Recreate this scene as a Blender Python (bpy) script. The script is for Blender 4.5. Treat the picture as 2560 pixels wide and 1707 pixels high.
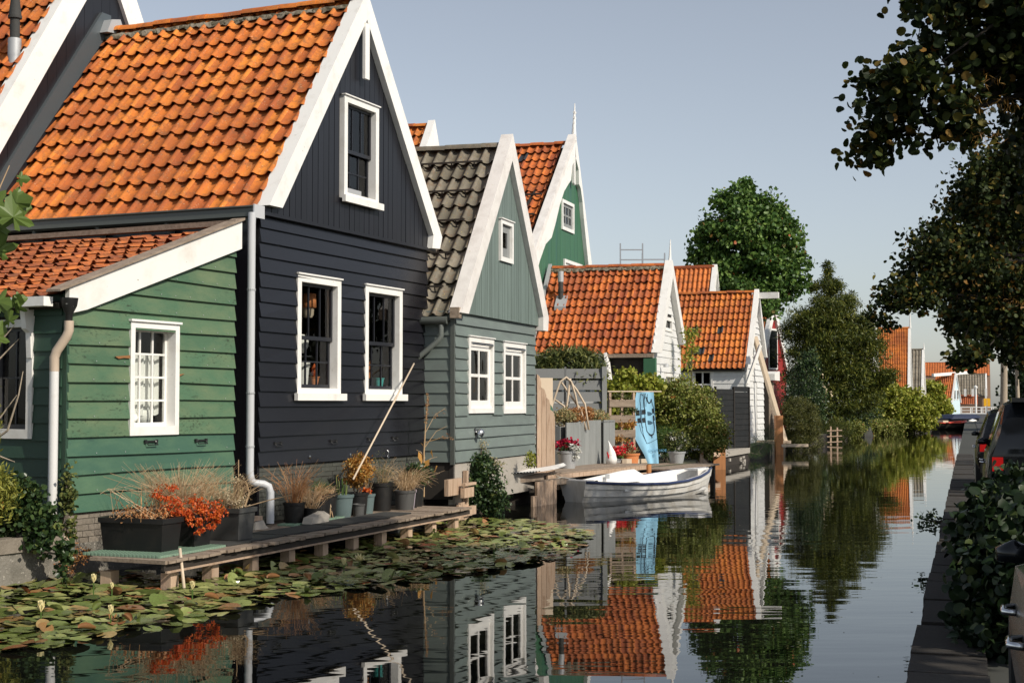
import bpy, math, random
import numpy as np
from mathutils import Vector, Matrix
random.seed(11)
rng = np.random.default_rng(11)
R = math.radians
for o in list(bpy.data.objects):
    bpy.data.objects.remove(o)
SC = bpy.context.scene
COL = SC.collection

# ------------------------------------------------------------------ camera, sky, sun, exposure
cam = bpy.data.cameras.new('camera')
cam.lens = 50.0
cam.sensor_width = 36.0
cam.clip_start = 0.1
cam.clip_end = 3000
camo = bpy.data.objects.new('camera', cam)
COL.objects.link(camo)
camo.location = (0, 0, 2.2)
camo.rotation_euler = (R(90 + 2.472), 0, 0)
SC.camera = camo

SUN_EL = R(37)
SUN_H = Vector((0.77, -0.64))           # horizontal direction towards the sun
SUN_H.normalize()
W = bpy.data.worlds.new('World')
SC.world = W
W.use_nodes = True
nt = W.node_tree
sky = nt.nodes.new('ShaderNodeTexSky')
sky.sky_type = 'NISHITA'
sky.sun_disc = False
sky.sun_elevation = SUN_EL
sky.sun_rotation = math.atan2(SUN_H.x, SUN_H.y)
sky.air_density = 1.0
sky.dust_density = 0.9
sky.ozone_density = 2.0
bg = nt.nodes['Background']
hs = nt.nodes.new('ShaderNodeHueSaturation')          # thin milky autumn haze: a paler blue all over
hs.inputs['Saturation'].default_value = 0.5
nt.links.new(sky.outputs['Color'], hs.inputs['Color'])
nt.links.new(hs.outputs['Color'], bg.inputs['Color'])
bg.inputs['Strength'].default_value = 0.122

sl = bpy.data.lights.new('sun', 'SUN')
sl.energy = 4.5
sl.angle = R(0.55)
sl.color = (1.0, 0.92, 0.79)
so = bpy.data.objects.new('sun', sl)
COL.objects.link(so)
sd = Vector((SUN_H.x * math.cos(SUN_EL), SUN_H.y * math.cos(SUN_EL), math.sin(SUN_EL)))
so.rotation_euler = (-sd).to_track_quat('-Z', 'Y').to_euler()
so.location = (30, -30, 40)

SC.view_settings.view_transform = 'Standard'
SC.view_settings.look = 'None'
SC.view_settings.exposure = 0.0
SC.view_settings.gamma = 1.0
SC.view_settings.use_curve_mapping = False
SC.render.engine = 'CYCLES'

# ------------------------------------------------------------------ materials
def newmat(name):
    m = bpy.data.materials.new(name)
    m.use_nodes = True
    t = m.node_tree
    return m, t, t.nodes['Principled BSDF']

def ramp(t, stops):
    n = t.nodes.new('ShaderNodeValToRGB')
    e = n.color_ramp.elements
    while len(e) > 1:
        e.remove(e[-1])
    e[0].position = stops[0][0]
    e[0].color = (*stops[0][1], 1)
    for p, c in stops[1:]:
        k = e.new(p)
        k.color = (*c, 1)
    return n

def objvec(t, scale=(1, 1, 1)):
    """object coordinates, shifted per object so alike pieces do not repeat"""
    tc = t.nodes.new('ShaderNodeTexCoord')
    oi = t.nodes.new('ShaderNodeObjectInfo')
    a = t.nodes.new('ShaderNodeVectorMath'); a.operation = 'MULTIPLY_ADD'
    t.links.new(oi.outputs['Random'], a.inputs[0])
    a.inputs[1].default_value = (37.0, 91.0, 53.0)
    t.links.new(tc.outputs['Object'], a.inputs[2])
    mp = t.nodes.new('ShaderNodeMapping')
    mp.inputs['Scale'].default_value = scale
    t.links.new(a.outputs[0], mp.inputs['Vector'])
    return mp.outputs['Vector'], oi.outputs['Random']

def noise(t, vec, scale, detail=4, rough=0.6):
    n = t.nodes.new('ShaderNodeTexNoise')
    n.inputs['Scale'].default_value = scale
    n.inputs['Detail'].default_value = detail
    n.inputs['Roughness'].default_value = rough
    t.links.new(vec, n.inputs['Vector'])
    return n.outputs['Fac']

def mix(t, fac, a, b, mode='MIX'):
    n = t.nodes.new('ShaderNodeMix')
    n.data_type = 'RGBA'
    n.blend_type = mode
    for sock, v in ((n.inputs[0], fac), (n.inputs[6], a), (n.inputs[7], b)):
        if isinstance(v, (int, float)):
            sock.default_value = v
        elif isinstance(v, tuple):
            sock.default_value = (*v, 1)
        else:
            t.links.new(v, sock)
    return n.outputs[2]

def maprange(t, v, a, b, c=0.0, d=1.0):
    n = t.nodes.new('ShaderNodeMapRange')
    n.inputs[1].default_value = a; n.inputs[2].default_value = b
    n.inputs[3].default_value = c; n.inputs[4].default_value = d
    t.links.new(v, n.inputs[0])
    return n.outputs[0]

def paint(name, base, rough=0.55, vary=0.18, patch=None, patch_amt=(0.55, 0.75), patch_scale=2.0,
          speck=None, speck_scale=30.0, speck_amt=(0.66, 0.7), grain=(1, 1, 1), bump=0.08, bump_scale=25.0, spec=0.5, metal=0.0, speck_zone=None):
    m, t, b = newmat(name)
    vec, rnd = objvec(t, grain)
    lo = tuple(c * (1 - vary) for c in base); hi = tuple(min(1, c * (1 + vary)) for c in base)
    r = ramp(t, [(0, lo), (1, hi)])
    n1 = noise(t, vec, patch_scale * 0.7, 5)
    half = t.nodes.new('ShaderNodeMath'); half.operation = 'MULTIPLY_ADD'
    t.links.new(rnd, half.inputs[0]); half.inputs[1].default_value = 0.55
    sc = t.nodes.new('ShaderNodeMath'); sc.operation = 'MULTIPLY'
    t.links.new(n1, sc.inputs[0]); sc.inputs[1].default_value = 0.45
    t.links.new(sc.outputs[0], half.inputs[2])
    t.links.new(half.outputs[0], r.inputs[0])
    col = r.outputs[0]
    if patch:
        f = maprange(t, noise(t, vec, patch_scale, 6, 0.65), *patch_amt)
        col = mix(t, f, col, patch)
    if speck:
        f = maprange(t, noise(t, vec, speck_scale, 3, 0.7), *speck_amt)
        if speck_zone:
            g = t.nodes.new('ShaderNodeMath'); g.operation = 'MULTIPLY'
            t.links.new(f, g.inputs[0]); t.links.new(maprange(t, noise(t, vec, speck_zone, 3, 0.6), 0.5, 0.62), g.inputs[1]); f = g.outputs[0]
        col = mix(t, f, col, speck)
    t.links.new(col, b.inputs['Base Color'])
    b.inputs['Roughness'].default_value = rough
    b.inputs['Specular IOR Level'].default_value = spec
    b.inputs['Metallic'].default_value = metal
    if bump:
        bp = t.nodes.new('ShaderNodeBump')
        bp.inputs['Strength'].default_value = bump
        bp.inputs['Distance'].default_value = 0.02
        t.links.new(noise(t, vec, bump_scale, 4), bp.inputs['Height'])
        t.links.new(bp.outputs[0], b.inputs['Normal'])
    return m

def leafmat(name, stops, trans=0.25, rough=0.5, spec=0.35):
    m, t, b = newmat(name)
    g = t.nodes.new('ShaderNodeNewGeometry')
    r = ramp(t, stops)
    t.links.new(g.outputs['Random Per Island'], r.inputs[0])
    t.links.new(r.outputs[0], b.inputs['Base Color'])
    b.inputs['Roughness'].default_value = rough
    b.inputs['Specular IOR Level'].default_value = spec
    if trans:
        tr = t.nodes.new('ShaderNodeBsdfTranslucent')
        t.links.new(r.outputs[0], tr.inputs['Color'])
        mx = t.nodes.new('ShaderNodeMixShader'); mx.inputs[0].default_value = trans
        t.links.new(b.outputs[0], mx.inputs[1]); t.links.new(tr.outputs[0], mx.inputs[2])
        t.links.new(mx.outputs[0], t.nodes['Material Output'].inputs[0])
    return m

def tilemat(name, a, b_, c, stain, lichen, stain_amt=(0.5, 0.72)):
    m, t, b = newmat(name)
    vec, rnd = objvec(t)
    r = ramp(t, [(0.0, c), (0.22, a), (0.6, b_), (0.85, a), (1.0, c)])
    t.links.new(rnd, r.inputs[0])
    n = noise(t, vec, 5.5, 6, 0.68)
    col = mix(t, maprange(t, n, *stain_amt, 0.0, 0.85), r.outputs[0], stain)
    gp = t.nodes.new('ShaderNodeNewGeometry')
    big = noise(t, gp.outputs['Position'], 0.75, 6, 0.7)          # weathering that runs across many tiles
    col = mix(t, maprange(t, big, 0.44, 0.60, 0.0, 0.72), col, tuple(x * .72 for x in c))
    alg = noise(t, gp.outputs['Position'], 5.0, 5, 0.75)
    col = mix(t, maprange(t, alg, 0.53, 0.64, 0.0, 0.6), col, (0.15, 0.075, 0.032))
    n2 = noise(t, vec, 3.2, 3, 0.6)
    col = mix(t, maprange(t, n2, 0.4, 0.75, 0.0, 0.4), col, c)
    n3 = noise(t, vec, 42, 2, 0.6)
    col = mix(t, maprange(t, n3, 0.68, 0.72), col, lichen)
    n4 = noise(t, vec, 30, 2, 0.5)
    col = mix(t, maprange(t, n4, 0.69, 0.73, 0, 0.8), col, (0.03, 0.022, 0.016))
    t.links.new(col, b.inputs['Base Color'])
    b.inputs['Roughness'].default_value = 0.75
    bp = t.nodes.new('ShaderNodeBump'); bp.inputs['Strength'].default_value = 0.25; bp.inputs['Distance'].default_value = 0.01
    t.links.new(n, bp.inputs['Height']); t.links.new(bp.outputs[0], b.inputs['Normal'])
    return m

M = {}
M['tile'] = tilemat('orange_clay', (0.58, 0.16, 0.022), (0.73, 0.24, 0.028), (0.38, 0.092, 0.022), (0.16, 0.058, 0.022), (0.62, 0.48, 0.33), (0.5, 0.78))
M['tile_red'] = tilemat('red_clay', (0.55, 0.135, 0.022), (0.66, 0.185, 0.026), (0.29, 0.062, 0.018), (0.17, 0.055, 0.024), (0.55, 0.4, 0.26), (0.48, 0.74))
M['tile_brown'] = tilemat('brown_clay', (0.46, 0.125, 0.03), (0.56, 0.165, 0.035), (0.24, 0.06, 0.022), (0.13, 0.05, 0.025), (0.5, 0.36, 0.24), (0.45, 0.7))
M['tile_grey'] = tilemat('grey_clay', (0.20, 0.175, 0.135), (0.24, 0.21, 0.165), (0.13, 0.115, 0.085), (0.085, 0.07, 0.045), (0.5, 0.38, 0.06), (0.5, 0.75))
M['tile_slate'] = paint('dark_glazed_clay', (0.035, 0.04, 0.045), 0.35)
M['moss'] = paint('mossy_mortar', (0.13, 0.11, 0.07), 0.95, 0.4, patch=(0.30, 0.26, 0.20), patch_amt=(0.42, 0.6), patch_scale=7, speck=(0.045, 0.04, 0.02), speck_scale=11, speck_amt=(0.52, 0.6), bump=0.8)
M['navy'] = paint('navy_paint', (0.0095, 0.0095, 0.0125), 0.27, 0.22, speck=(0.2, 0.2, 0.2), speck_scale=45, speck_amt=(0.745, 0.76), bump=0.05, bump_scale=8)
M['navy_gable'] = paint('navy_gable_paint', (0.0105, 0.0108, 0.0145), 0.38, 0.2, speck=(0.2, 0.2, 0.2), speck_scale=45, speck_amt=(0.75, 0.765), bump=0.05, bump_scale=8)
M['green'] = paint('weathered_green_paint', (0.06, 0.128, 0.07), 0.6, 0.26, patch=(0.125, 0.172, 0.09), patch_amt=(0.42, 0.72), patch_scale=1.7,
                   speck=(0.022, 0.038, 0.018), speck_scale=20, speck_amt=(0.54, 0.66), speck_zone=1.3, bump=0.2, bump_scale=30, grain=(0.7, 1, 1.6))
M['green_low'] = paint('blue_green_paint', (0.046, 0.115, 0.076), 0.55, 0.22, patch=(0.085, 0.16, 0.09), patch_amt=(0.42, 0.75), patch_scale=1.4, speck=(0.02, 0.05, 0.045), speck_scale=5, speck_amt=(0.6, 0.75), speck_zone=.9, bump=0.15, bump_scale=30, grain=(0.7, 1, 1.6))
M['green_side'] = paint('shaded_green_paint', (0.022, 0.058, 0.036), 0.55, 0.2)  # shed green darkened, so the side wall's weak light is in its colour
M['greygreen'] = paint('grey_green_paint', (0.138, 0.165, 0.155), 0.5, 0.12, patch=(0.19, 0.24, 0.215), patch_amt=(0.45, 0.85), patch_scale=1.5, grain=(0.6, 1, 1.4))
M['greygreen_v'] = paint('grey_green_boards', (0.15, 0.195, 0.178), 0.55, 0.16, patch=(0.11, 0.14, 0.125), patch_amt=(0.45, 0.8), patch_scale=3, grain=(3, 3, 0.35))
M['deepgreen'] = paint('deep_green_paint', (0.042, 0.13, 0.068), 0.5, 0.14, patch=(0.03, 0.10, 0.09), patch_amt=(0.5, 0.8), patch_scale=1.2, grain=(3, 3, 0.4))
M['white'] = paint('white_paint', (0.79, 0.775, 0.745), 0.5, 0.03, patch=(0.58, 0.55, 0.50), patch_amt=(0.52, 0.85), patch_scale=2.6, speck=(0.3, 0.28, 0.24), speck_scale=16, speck_amt=(0.66, 0.74), speck_zone=1.2, bump=0.08)
M['white_old'] = paint('peeling_white_paint', (0.78, 0.765, 0.73), 0.6, 0.03, patch=(0.62, 0.58, 0.52), patch_amt=(0.5, 0.8), patch_scale=2.0, speck=(0.22, 0.18, 0.13), speck_scale=9, speck_amt=(0.69, 0.72), bump=0.15)
M['white_lichen'] = paint('lichened_white_paint', (0.72, 0.69, 0.66), 0.6, 0.04, patch=(0.56, 0.52, 0.49), patch_amt=(0.45, 0.75), patch_scale=3, speck=(0.5, 0.36, 0.08), speck_scale=11, speck_amt=(0.72, 0.75), bump=0.15)
M['white_board'] = paint('white_board_paint', (0.70, 0.70, 0.69), 0.55, 0.05, patch=(0.55, 0.55, 0.54), patch_amt=(0.5, 0.8), patch_scale=1.5)
M['black_paint'] = paint('black_sash_paint', (0.014, 0.015, 0.02), 0.35, 0.15, bump=0)
M['grey_paint'] = paint('grey_paint', (0.24, 0.25, 0.245), 0.6, 0.1, patch=(0.18, 0.19, 0.185), patch_amt=(0.45, 0.75), patch_scale=2, grain=(2, 2, 0.4))
M['fence_grey'] = paint('fence_grey_paint', (0.15, 0.155, 0.155), 0.6, 0.12, grain=(0.5, 1, 2))
M['zinc'] = paint('zinc', (0.42, 0.43, 0.44), 0.5, 0.1, patch=(0.3, 0.31, 0.32), patch_scale=3, metal=0.3)
M['lead'] = paint('lead_flashing', (0.075, 0.09, 0.1), 0.4, 0.2, metal=0.2)
M['gutter'] = paint('gutter_grey', (0.085, 0.095, 0.088), 0.35, 0.1, bump=0)
M['pvc'] = paint('grey_plastic_pipe', (0.50, 0.51, 0.53), 0.45, 0.06, bump=0)
M['pvc_white'] = paint('white_plastic_pipe', (0.64, 0.635, 0.63), 0.45, 0.05, patch=(0.5, 0.47, 0.43), patch_amt=(0.6, 0.85), bump=0)
M['pvc_tan'] = paint('tan_plastic_pipe', (0.50, 0.40, 0.31), 0.5, 0.05, bump=0)
M['pvc_dark'] = paint('dark_grey_pipe', (0.13, 0.145, 0.135), 0.45, 0.05, bump=0)
M['black_iron'] = paint('black_iron', (0.012, 0.012, 0.012), 0.45, 0.1, speck=(0.5, 0.5, 0.48), speck_scale=20, speck_amt=(0.68, 0.7), bump=0.1)
M['steel'] = paint('steel', (0.55, 0.55, 0.55), 0.25, 0.05, metal=1.0, bump=0)
M['alu'] = paint('aluminium', (0.45, 0.45, 0.46), 0.35, 0.05, metal=0.8, bump=0)
M['wood_grey'] = paint('weathered_wood', (0.30, 0.235, 0.18), 0.85, 0.25, patch=(0.17, 0.125, 0.09), patch_amt=(0.4, 0.7), patch_scale=5, grain=(0.6, 4, 4), bump=0.3)
M['wood_tan'] = paint('tan_wood', (0.46, 0.33, 0.235), 0.8, 0.2, patch=(0.22, 0.12, 0.065), patch_amt=(0.5, 0.75), patch_scale=5, grain=(4, 4, 0.4), bump=0.3)
M['wood_orange'] = paint('fresh_wood_post', (0.46, 0.20, 0.075), 0.75, 0.12, patch=(0.25, 0.10, 0.04), patch_amt=(0.5, 0.8), patch_scale=4, grain=(4, 4, 0.5), bump=0.2)
M['wood_dark'] = paint('dark_wet_wood_and_shade', (0.028, 0.022, 0.017), 0.8, 0.3, grain=(0.6, 4, 4), bump=0.3)
M['wood_pale'] = paint('pale_wood', (0.58, 0.47, 0.35), 0.75, 0.12, grain=(4, 4, 0.5))
M['brick_paint'] = paint('dark_painted_brick', (0.062, 0.065, 0.056), 0.6, 0.14, patch=(0.085, 0.09, 0.075), patch_scale=4, bump=0.3)
M['mortar_dark'] = paint('dark_mortar', (0.05, 0.052, 0.045), 0.9, 0.2)
M['block'] = paint('grey_concrete_block', (0.215, 0.185, 0.15), 0.9, 0.16, patch=(0.13, 0.11, 0.085), patch_amt=(0.45, 0.75), patch_scale=5, speck=(0.36, 0.33, 0.28), speck_scale=30, speck_amt=(0.66, 0.7), bump=0.5)
M['concrete'] = paint('rough_concrete', (0.19, 0.175, 0.15), 0.95, 0.2, patch=(0.09, 0.085, 0.07), patch_amt=(0.45, 0.7), patch_scale=2.5, speck=(0.42, 0.39, 0.34), speck_scale=28, speck_amt=(0.62, 0.68), bump=0.8, bump_scale=35)
M['concrete_pale'] = paint('pale_concrete', (0.36, 0.33, 0.29), 0.9, 0.12, patch=(0.24, 0.22, 0.19), patch_scale=3, bump=0.4)
M['black_plastic'] = paint('black_plastic', (0.009, 0.009, 0.009), 0.45, 0.25, patch=(0.025, 0.021, 0.018), patch_amt=(0.5, 0.8), patch_scale=6, bump=0.05)
M['grey_plastic'] = paint('grey_plastic', (0.07, 0.07, 0.068), 0.5, 0.15, patch=(0.05, 0.045, 0.04), patch_scale=5, bump=0.05)
M['teal_plastic'] = paint('grey_teal_plastic', (0.105, 0.145, 0.145), 0.45, 0.12, patch=(0.16, 0.2, 0.2), patch_scale=4, bump=0.05)
M['lilac_plastic'] = paint('lilac_plastic', (0.42, 0.36, 0.42), 0.5, 0.05, bump=0.05)
M['terracotta'] = paint('terracotta', (0.56, 0.20, 0.07), 0.75, 0.12)
M['mat_rubber'] = paint('rubber_mat', (0.035, 0.035, 0.033), 0.8, 0.2, patch=(0.06, 0.055, 0.05), patch_scale=5, bump=0.4)
M['mint'] = paint('mint_plastic', (0.20, 0.30, 0.22), 0.55, 0.12, bump=0)
M['soil'] = paint('potting_soil', (0.03, 0.02, 0.013), 0.95, 0.3, bump=0.6)
M['bark'] = paint('bark', (0.10, 0.08, 0.06), 0.9, 0.2, patch=(0.17, 0.15, 0.12), patch_scale=6, bump=0.6, grain=(3, 3, 0.6))
M['bark_dark'] = paint('dark_alder_bark', (0.035, 0.028, 0.02), 0.9, 0.2, patch=(0.06, 0.05, 0.035), patch_scale=6, bump=0.5, grain=(3, 3, 0.6))
M['bark_pale'] = paint('pale_bark', (0.40, 0.33, 0.25), 0.9, 0.2, patch=(0.22, 0.17, 0.12), patch_scale=6, bump=0.5, grain=(3, 3, 0.6))
M['straw'] = leafmat('dry_straw', [(0, (0.30, 0.19, 0.09)), (0.5, (0.46, 0.31, 0.17)), (1, (0.56, 0.42, 0.27))], 0.1)
M['twig_red'] = leafmat('reddish_twig', [(0, (0.33, 0.12, 0.045)), (0.5, (0.44, 0.21, 0.085)), (1, (0.5, 0.3, 0.14))], 0.1)
M['room'] = paint('dark_room', (0.022, 0.018, 0.015), 0.9, 0.3, bump=0)
M['curtain'] = paint('white_curtain', (0.78, 0.77, 0.74), 0.9, 0.04, bump=0)
M['cream'] = paint('cream_interior_paint', (0.36, 0.34, 0.26), 0.7, 0.05, bump=0)
M['red'] = paint('red_paint', (0.30, 0.025, 0.022), 0.5, 0.1)
M['brick_far'] = paint('distant_brick', (0.34, 0.22, 0.15), 0.9, 0.15)
M['lightblue'] = paint('pale_blue_paint', (0.55, 0.68, 0.74), 0.55, 0.05)
M['asphalt'] = paint('asphalt', (0.05, 0.05, 0.05), 0.9, 0.2, bump=0.3)
M['quay_stone'] = paint('quay_paving', (0.03, 0.025, 0.02), 0.9, 0.25, patch=(0.02, 0.017, 0.014), patch_scale=4, bump=0.4)
M['earth'] = paint('garden_earth', (0.085, 0.085, 0.045), 0.95, 0.3, patch=(0.05, 0.07, 0.025), patch_scale=0.8, bump=0.5)
M['rope'] = paint('rope', (0.6, 0.57, 0.5), 0.9, 0.1, bump=0)
M['red_plain'] = paint('red_enamel', (0.6, 0.05, 0.02), 0.4, 0.05, bump=0)
M['navy_cloth'] = paint('navy_tarpaulin', (0.02, 0.03, 0.07), 0.5, 0.2, bump=0.2)
M['yellow'] = paint('yellow_enamel', (0.8, 0.42, 0.02), 0.4, 0.05, bump=0)
M['boat_white'] = paint('boat_gelcoat', (0.68, 0.66, 0.62), 0.4, 0.05, patch=(0.36, 0.31, 0.24), patch_amt=(0.5, 0.8), patch_scale=2.2, grain=(1, 1, 0.35), bump=0.03)
M['boat_in'] = paint('boat_inner_gelcoat', (0.76, 0.75, 0.73), 0.4, 0.03, patch=(0.6, 0.58, 0.54), patch_amt=(0.6, 0.9), bump=0)
M['boat_blue'] = paint('blue_rubbing_strake', (0.035, 0.05, 0.12), 0.35, 0.1, bump=0)
M['banner'] = paint('sky_blue_cloth', (0.27, 0.53, 0.72), 0.85, 0.05, bump=0)
M['ink'] = paint('black_print', (0.006, 0.012, 0.018), 0.7, 0.05, bump=0)
M['ink_blue'] = paint('slate_blue_print', (0.035, 0.10, 0.16), 0.7, 0.05, bump=0)
M['ink_pale'] = paint('mid_blue_print', (0.11, 0.30, 0.46), 0.8, 0.05, bump=0)
M['glass_dark'] = paint('tinted_glass', (0.006, 0.007, 0.008), 0.05, 0.05, bump=0)
M['car_black'] = paint('black_car_paint', (0.008, 0.009, 0.011), 0.15, 0.05, bump=0)
M['car_silver'] = paint('silver_car_paint', (0.15, 0.145, 0.135), 0.25, 0.02, metal=0.8, bump=0)
M['tail_red'] = paint('red_lens', (0.55, 0.012, 0.012), 0.15, 0.1, bump=0)
M['tyre'] = paint('tyre_rubber', (0.015, 0.015, 0.015), 0.85, 0.1, bump=0)
M['chrome'] = paint('chrome', (0.7, 0.7, 0.7), 0.1, 0.0, metal=1.0, bump=0)

def glassmat():
    m, t, b = newmat('window_glass')
    tr = t.nodes.new('ShaderNodeBsdfTransparent'); tr.inputs[0].default_value = (0.9, 0.93, 0.92, 1)
    gl = t.nodes.new('ShaderNodeBsdfGlossy'); gl.inputs['Roughness'].default_value = 0.01
    vec, rnd = objvec(t)
    bp = t.nodes.new('ShaderNodeBump'); bp.inputs['Strength'].default_value = 0.06; bp.inputs['Distance'].default_value = 0.05
    t.links.new(noise(t, vec, 2.2, 1), bp.inputs['Height']); t.links.new(bp.outputs[0], gl.inputs['Normal'])
    fr = t.nodes.new('ShaderNodeFresnel'); fr.inputs[0].default_value = 1.5
    mx = t.nodes.new('ShaderNodeMixShader')
    t.links.new(fr.outputs[0], mx.inputs[0]); t.links.new(tr.outputs[0], mx.inputs[1]); t.links.new(gl.outputs[0], mx.inputs[2])
    t.links.new(mx.outputs[0], t.nodes['Material Output'].inputs[0])
    return m
M['glass'] = glassmat()

def watermat():
    m, t, b = newmat('canal_water')
    tc = t.nodes.new('ShaderNodeTexCoord')
    def mp(rot, sc):
        n = t.nodes.new('ShaderNodeMapping')
        n.inputs['Rotation'].default_value = (0, 0, rot); n.inputs['Scale'].default_value = sc
        t.links.new(tc.outputs['Object'], n.inputs['Vector']); return n.outputs[0]
    n1 = noise(t, mp(0.12, (0.42, 1.7, 1)), 1.0, 2, 0.45)
    n2 = noise(t, mp(-0.3, (1.1, 3.2, 1)), 1.4, 1, 0.5)
    calm = maprange(t, noise(t, mp(0.2, (0.08, 0.05, 1)), 1.0, 2, 0.5), 0.38, 0.66, 0.35, 1.0)
    ad = t.nodes.new('ShaderNodeMath'); ad.operation = 'MULTIPLY_ADD'
    t.links.new(n2, ad.inputs[0]); ad.inputs[1].default_value = 0.22; t.links.new(n1, ad.inputs[2])
    mu = t.nodes.new('ShaderNodeMath'); mu.operation = 'MULTIPLY'
    t.links.new(ad.outputs[0], mu.inputs[0]); t.links.new(calm, mu.inputs[1])
    bp = t.nodes.new('ShaderNodeBump'); bp.inputs['Strength'].default_value = 1.0; bp.inputs['Distance'].default_value = 0.0052
    t.links.new(mu.outputs[0], bp.inputs['Height'])
    t.links.new(bp.outputs[0], b.inputs['Normal'])
    b.inputs['Base Color'].default_value = (0.006, 0.0065, 0.005, 1)
    b.inputs['Roughness'].default_value = 0.012
    b.inputs['IOR'].default_value = 1.34
    return m
M['water'] = watermat()

LF = {}
LF['alder'] = leafmat('alder_leaf', [(0, (0.010, 0.018, 0.005)), (0.55, (0.022, 0.036, 0.008)), (0.84, (0.05, 0.066, 0.014)), (0.93, (0.13, 0.11, 0.02)), (1, (0.2, 0.10, 0.022))], 0.18, 0.6, 0.2)
LF['tree'] = leafmat('maple_tree_leaf', [(0, (0.03, 0.075, 0.014)), (0.5, (0.072, 0.145, 0.027)), (0.9, (0.16, 0.25, 0.052)), (0.985, (0.11, 0.18, 0.05)), (1, (0.4, 0.08, 0.03))], 0.2)
LF['yew'] = leafmat('dark_conifer_leaf', [(0, (0.028, 0.048, 0.010)), (0.5, (0.075, 0.10, 0.018)), (0.85, (0.18, 0.18, 0.03)), (1, (0.24, 0.27, 0.055))], 0.28)
LF['lime'] = leafmat('yellow_green_leaf', [(0, (0.14, 0.18, 0.02)), (0.5, (0.27, 0.30, 0.035)), (1, (0.42, 0.40, 0.08))], 0.3)
LF['bush'] = leafmat('olive_bush_leaf', [(0, (0.09, 0.125, 0.02)), (0.5, (0.18, 0.205, 0.035)), (0.9, (0.29, 0.29, 0.075)), (0.975, (0.3, 0.27, 0.1)), (1, (0.42, 0.14, 0.03))], 0.2)
LF['ivy'] = leafmat('ivy_leaf', [(0, (0.015, 0.033, 0.012)), (0.6, (0.032, 0.062, 0.02)), (0.92, (0.07, 0.11, 0.035)), (1, (0.16, 0.18, 0.05))], 0.12, 0.35)
LF['ivy_dark'] = leafmat('shaded_ivy_leaf', [(0, (0.008, 0.018, 0.007)), (0.7, (0.017, 0.034, 0.011)), (0.95, (0.04, 0.06, 0.02)), (1, (0.10, 0.12, 0.035))], 0.08, 0.45, 0.25)  # darker copy of the ivy leaf, hedge shade put into its colour
LF['cypress'] = leafmat('cypress_spray', [(0, (0.10, 0.12, 0.018)), (0.5, (0.20, 0.21, 0.035)), (1, (0.33, 0.31, 0.06))], 0.2)
LF['hump'] = leafmat('clipped_hedge_leaf', [(0, (0.04, 0.05, 0.012)), (0.5, (0.08, 0.09, 0.02)), (1, (0.15, 0.14, 0.035))], 0.15)
LF['olive'] = leafmat('evergreen_shrub_leaf', [(0, (0.03, 0.05, 0.015)), (0.5, (0.085, 0.11, 0.03)), (1, (0.24, 0.24, 0.07))], 0.2)
LF['orange'] = leafmat('orange_red_foliage', [(0, (0.46, 0.05, 0.012)), (0.5, (0.60, 0.10, 0.02)), (1, (0.66, 0.19, 0.03))], 0.3)
LF['amber'] = leafmat('amber_foliage', [(0, (0.36, 0.14, 0.02)), (0.5, (0.5, 0.24, 0.045)), (0.85, (0.56, 0.36, 0.14)), (1, (0.25, 0.27, 0.05))], 0.3)
LF['grassy'] = leafmat('green_blade', [(0, (0.05, 0.10, 0.02)), (0.6, (0.09, 0.16, 0.035)), (1, (0.22, 0.24, 0.08))], 0.25)
LF['fern'] = leafmat('fern_frond', [(0, (0.03, 0.075, 0.014)), (0.6, (0.055, 0.125, 0.022)), (1, (0.13, 0.2, 0.04))], 0.25)
LF['pale'] = leafmat('pale_seed_heads', [(0, (0.40, 0.32, 0.19)), (0.5, (0.56, 0.46, 0.3)), (1, (0.62, 0.5, 0.34))], 0.1)
LF['heather'] = leafmat('heather_sprig', [(0, (0.15, 0.16, 0.06)), (0.5, (0.30, 0.27, 0.12)), (0.75, (0.42, 0.36, 0.2)), (1, (0.4, 0.2, 0.07))], 0.15)
LF['rust'] = leafmat('rust_sprig', [(0, (0.28, 0.11, 0.035)), (0.6, (0.4, 0.18, 0.06)), (1, (0.48, 0.28, 0.11))], 0.15)
LF['redflower'] = leafmat('crimson_petal', [(0, (0.25, 0.006, 0.03)), (1, (0.55, 0.02, 0.06))], 0.2)
LF['scarlet'] = leafmat('scarlet_petal', [(0, (0.5, 0.01, 0.02)), (1, (0.75, 0.04, 0.05))], 0.2)
LF['whiteflower'] = leafmat('white_petal', [(0, (0.6, 0.6, 0.55)), (1, (0.8, 0.8, 0.76))], 0.2)
LF['maple'] = leafmat('sycamore_leaf', [(0, (0.055, 0.10, 0.022)), (0.6, (0.12, 0.18, 0.04)), (1, (0.27, 0.28, 0.08))], 0.3, 0.4)
LF['catkin'] = leafmat('alder_catkin', [(0, (0.22, 0.10, 0.02)), (1, (0.42, 0.25, 0.06))], 0.1)
def lilymat():
    m, t, b = newmat('lily_pad_leaf')
    vec, rnd = objvec(t)
    r = ramp(t, [(0, (0.06, 0.09, 0.02)), (0.3, (0.15, 0.19, 0.05)), (0.55, (0.25, 0.28, 0.095)), (0.75, (0.10, 0.145, 0.03)), (0.86, (0.30, 0.27, 0.09)), (0.93, (0.26, 0.15, 0.05)), (1, (0.20, 0.07, 0.03))])
    t.links.new(rnd, r.inputs[0])
    col = mix(t, maprange(t, noise(t, vec, 7, 4), 0.45, 0.72, 0, 0.75), r.outputs[0], (0.075, 0.06, 0.02))
    t.links.new(col, b.inputs['Base Color'])
    b.inputs['Roughness'].default_value = 0.26
    return m
M['lily'] = lilymat()
M['lily_brown'] = paint('withered_pad', (0.26, 0.12, 0.045), 0.5, 0.35, bump=0.1)
M['speck'] = paint('floating_leaf_bits', (0.22, 0.2, 0.12), 0.7, 0.4, bump=0)
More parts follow.
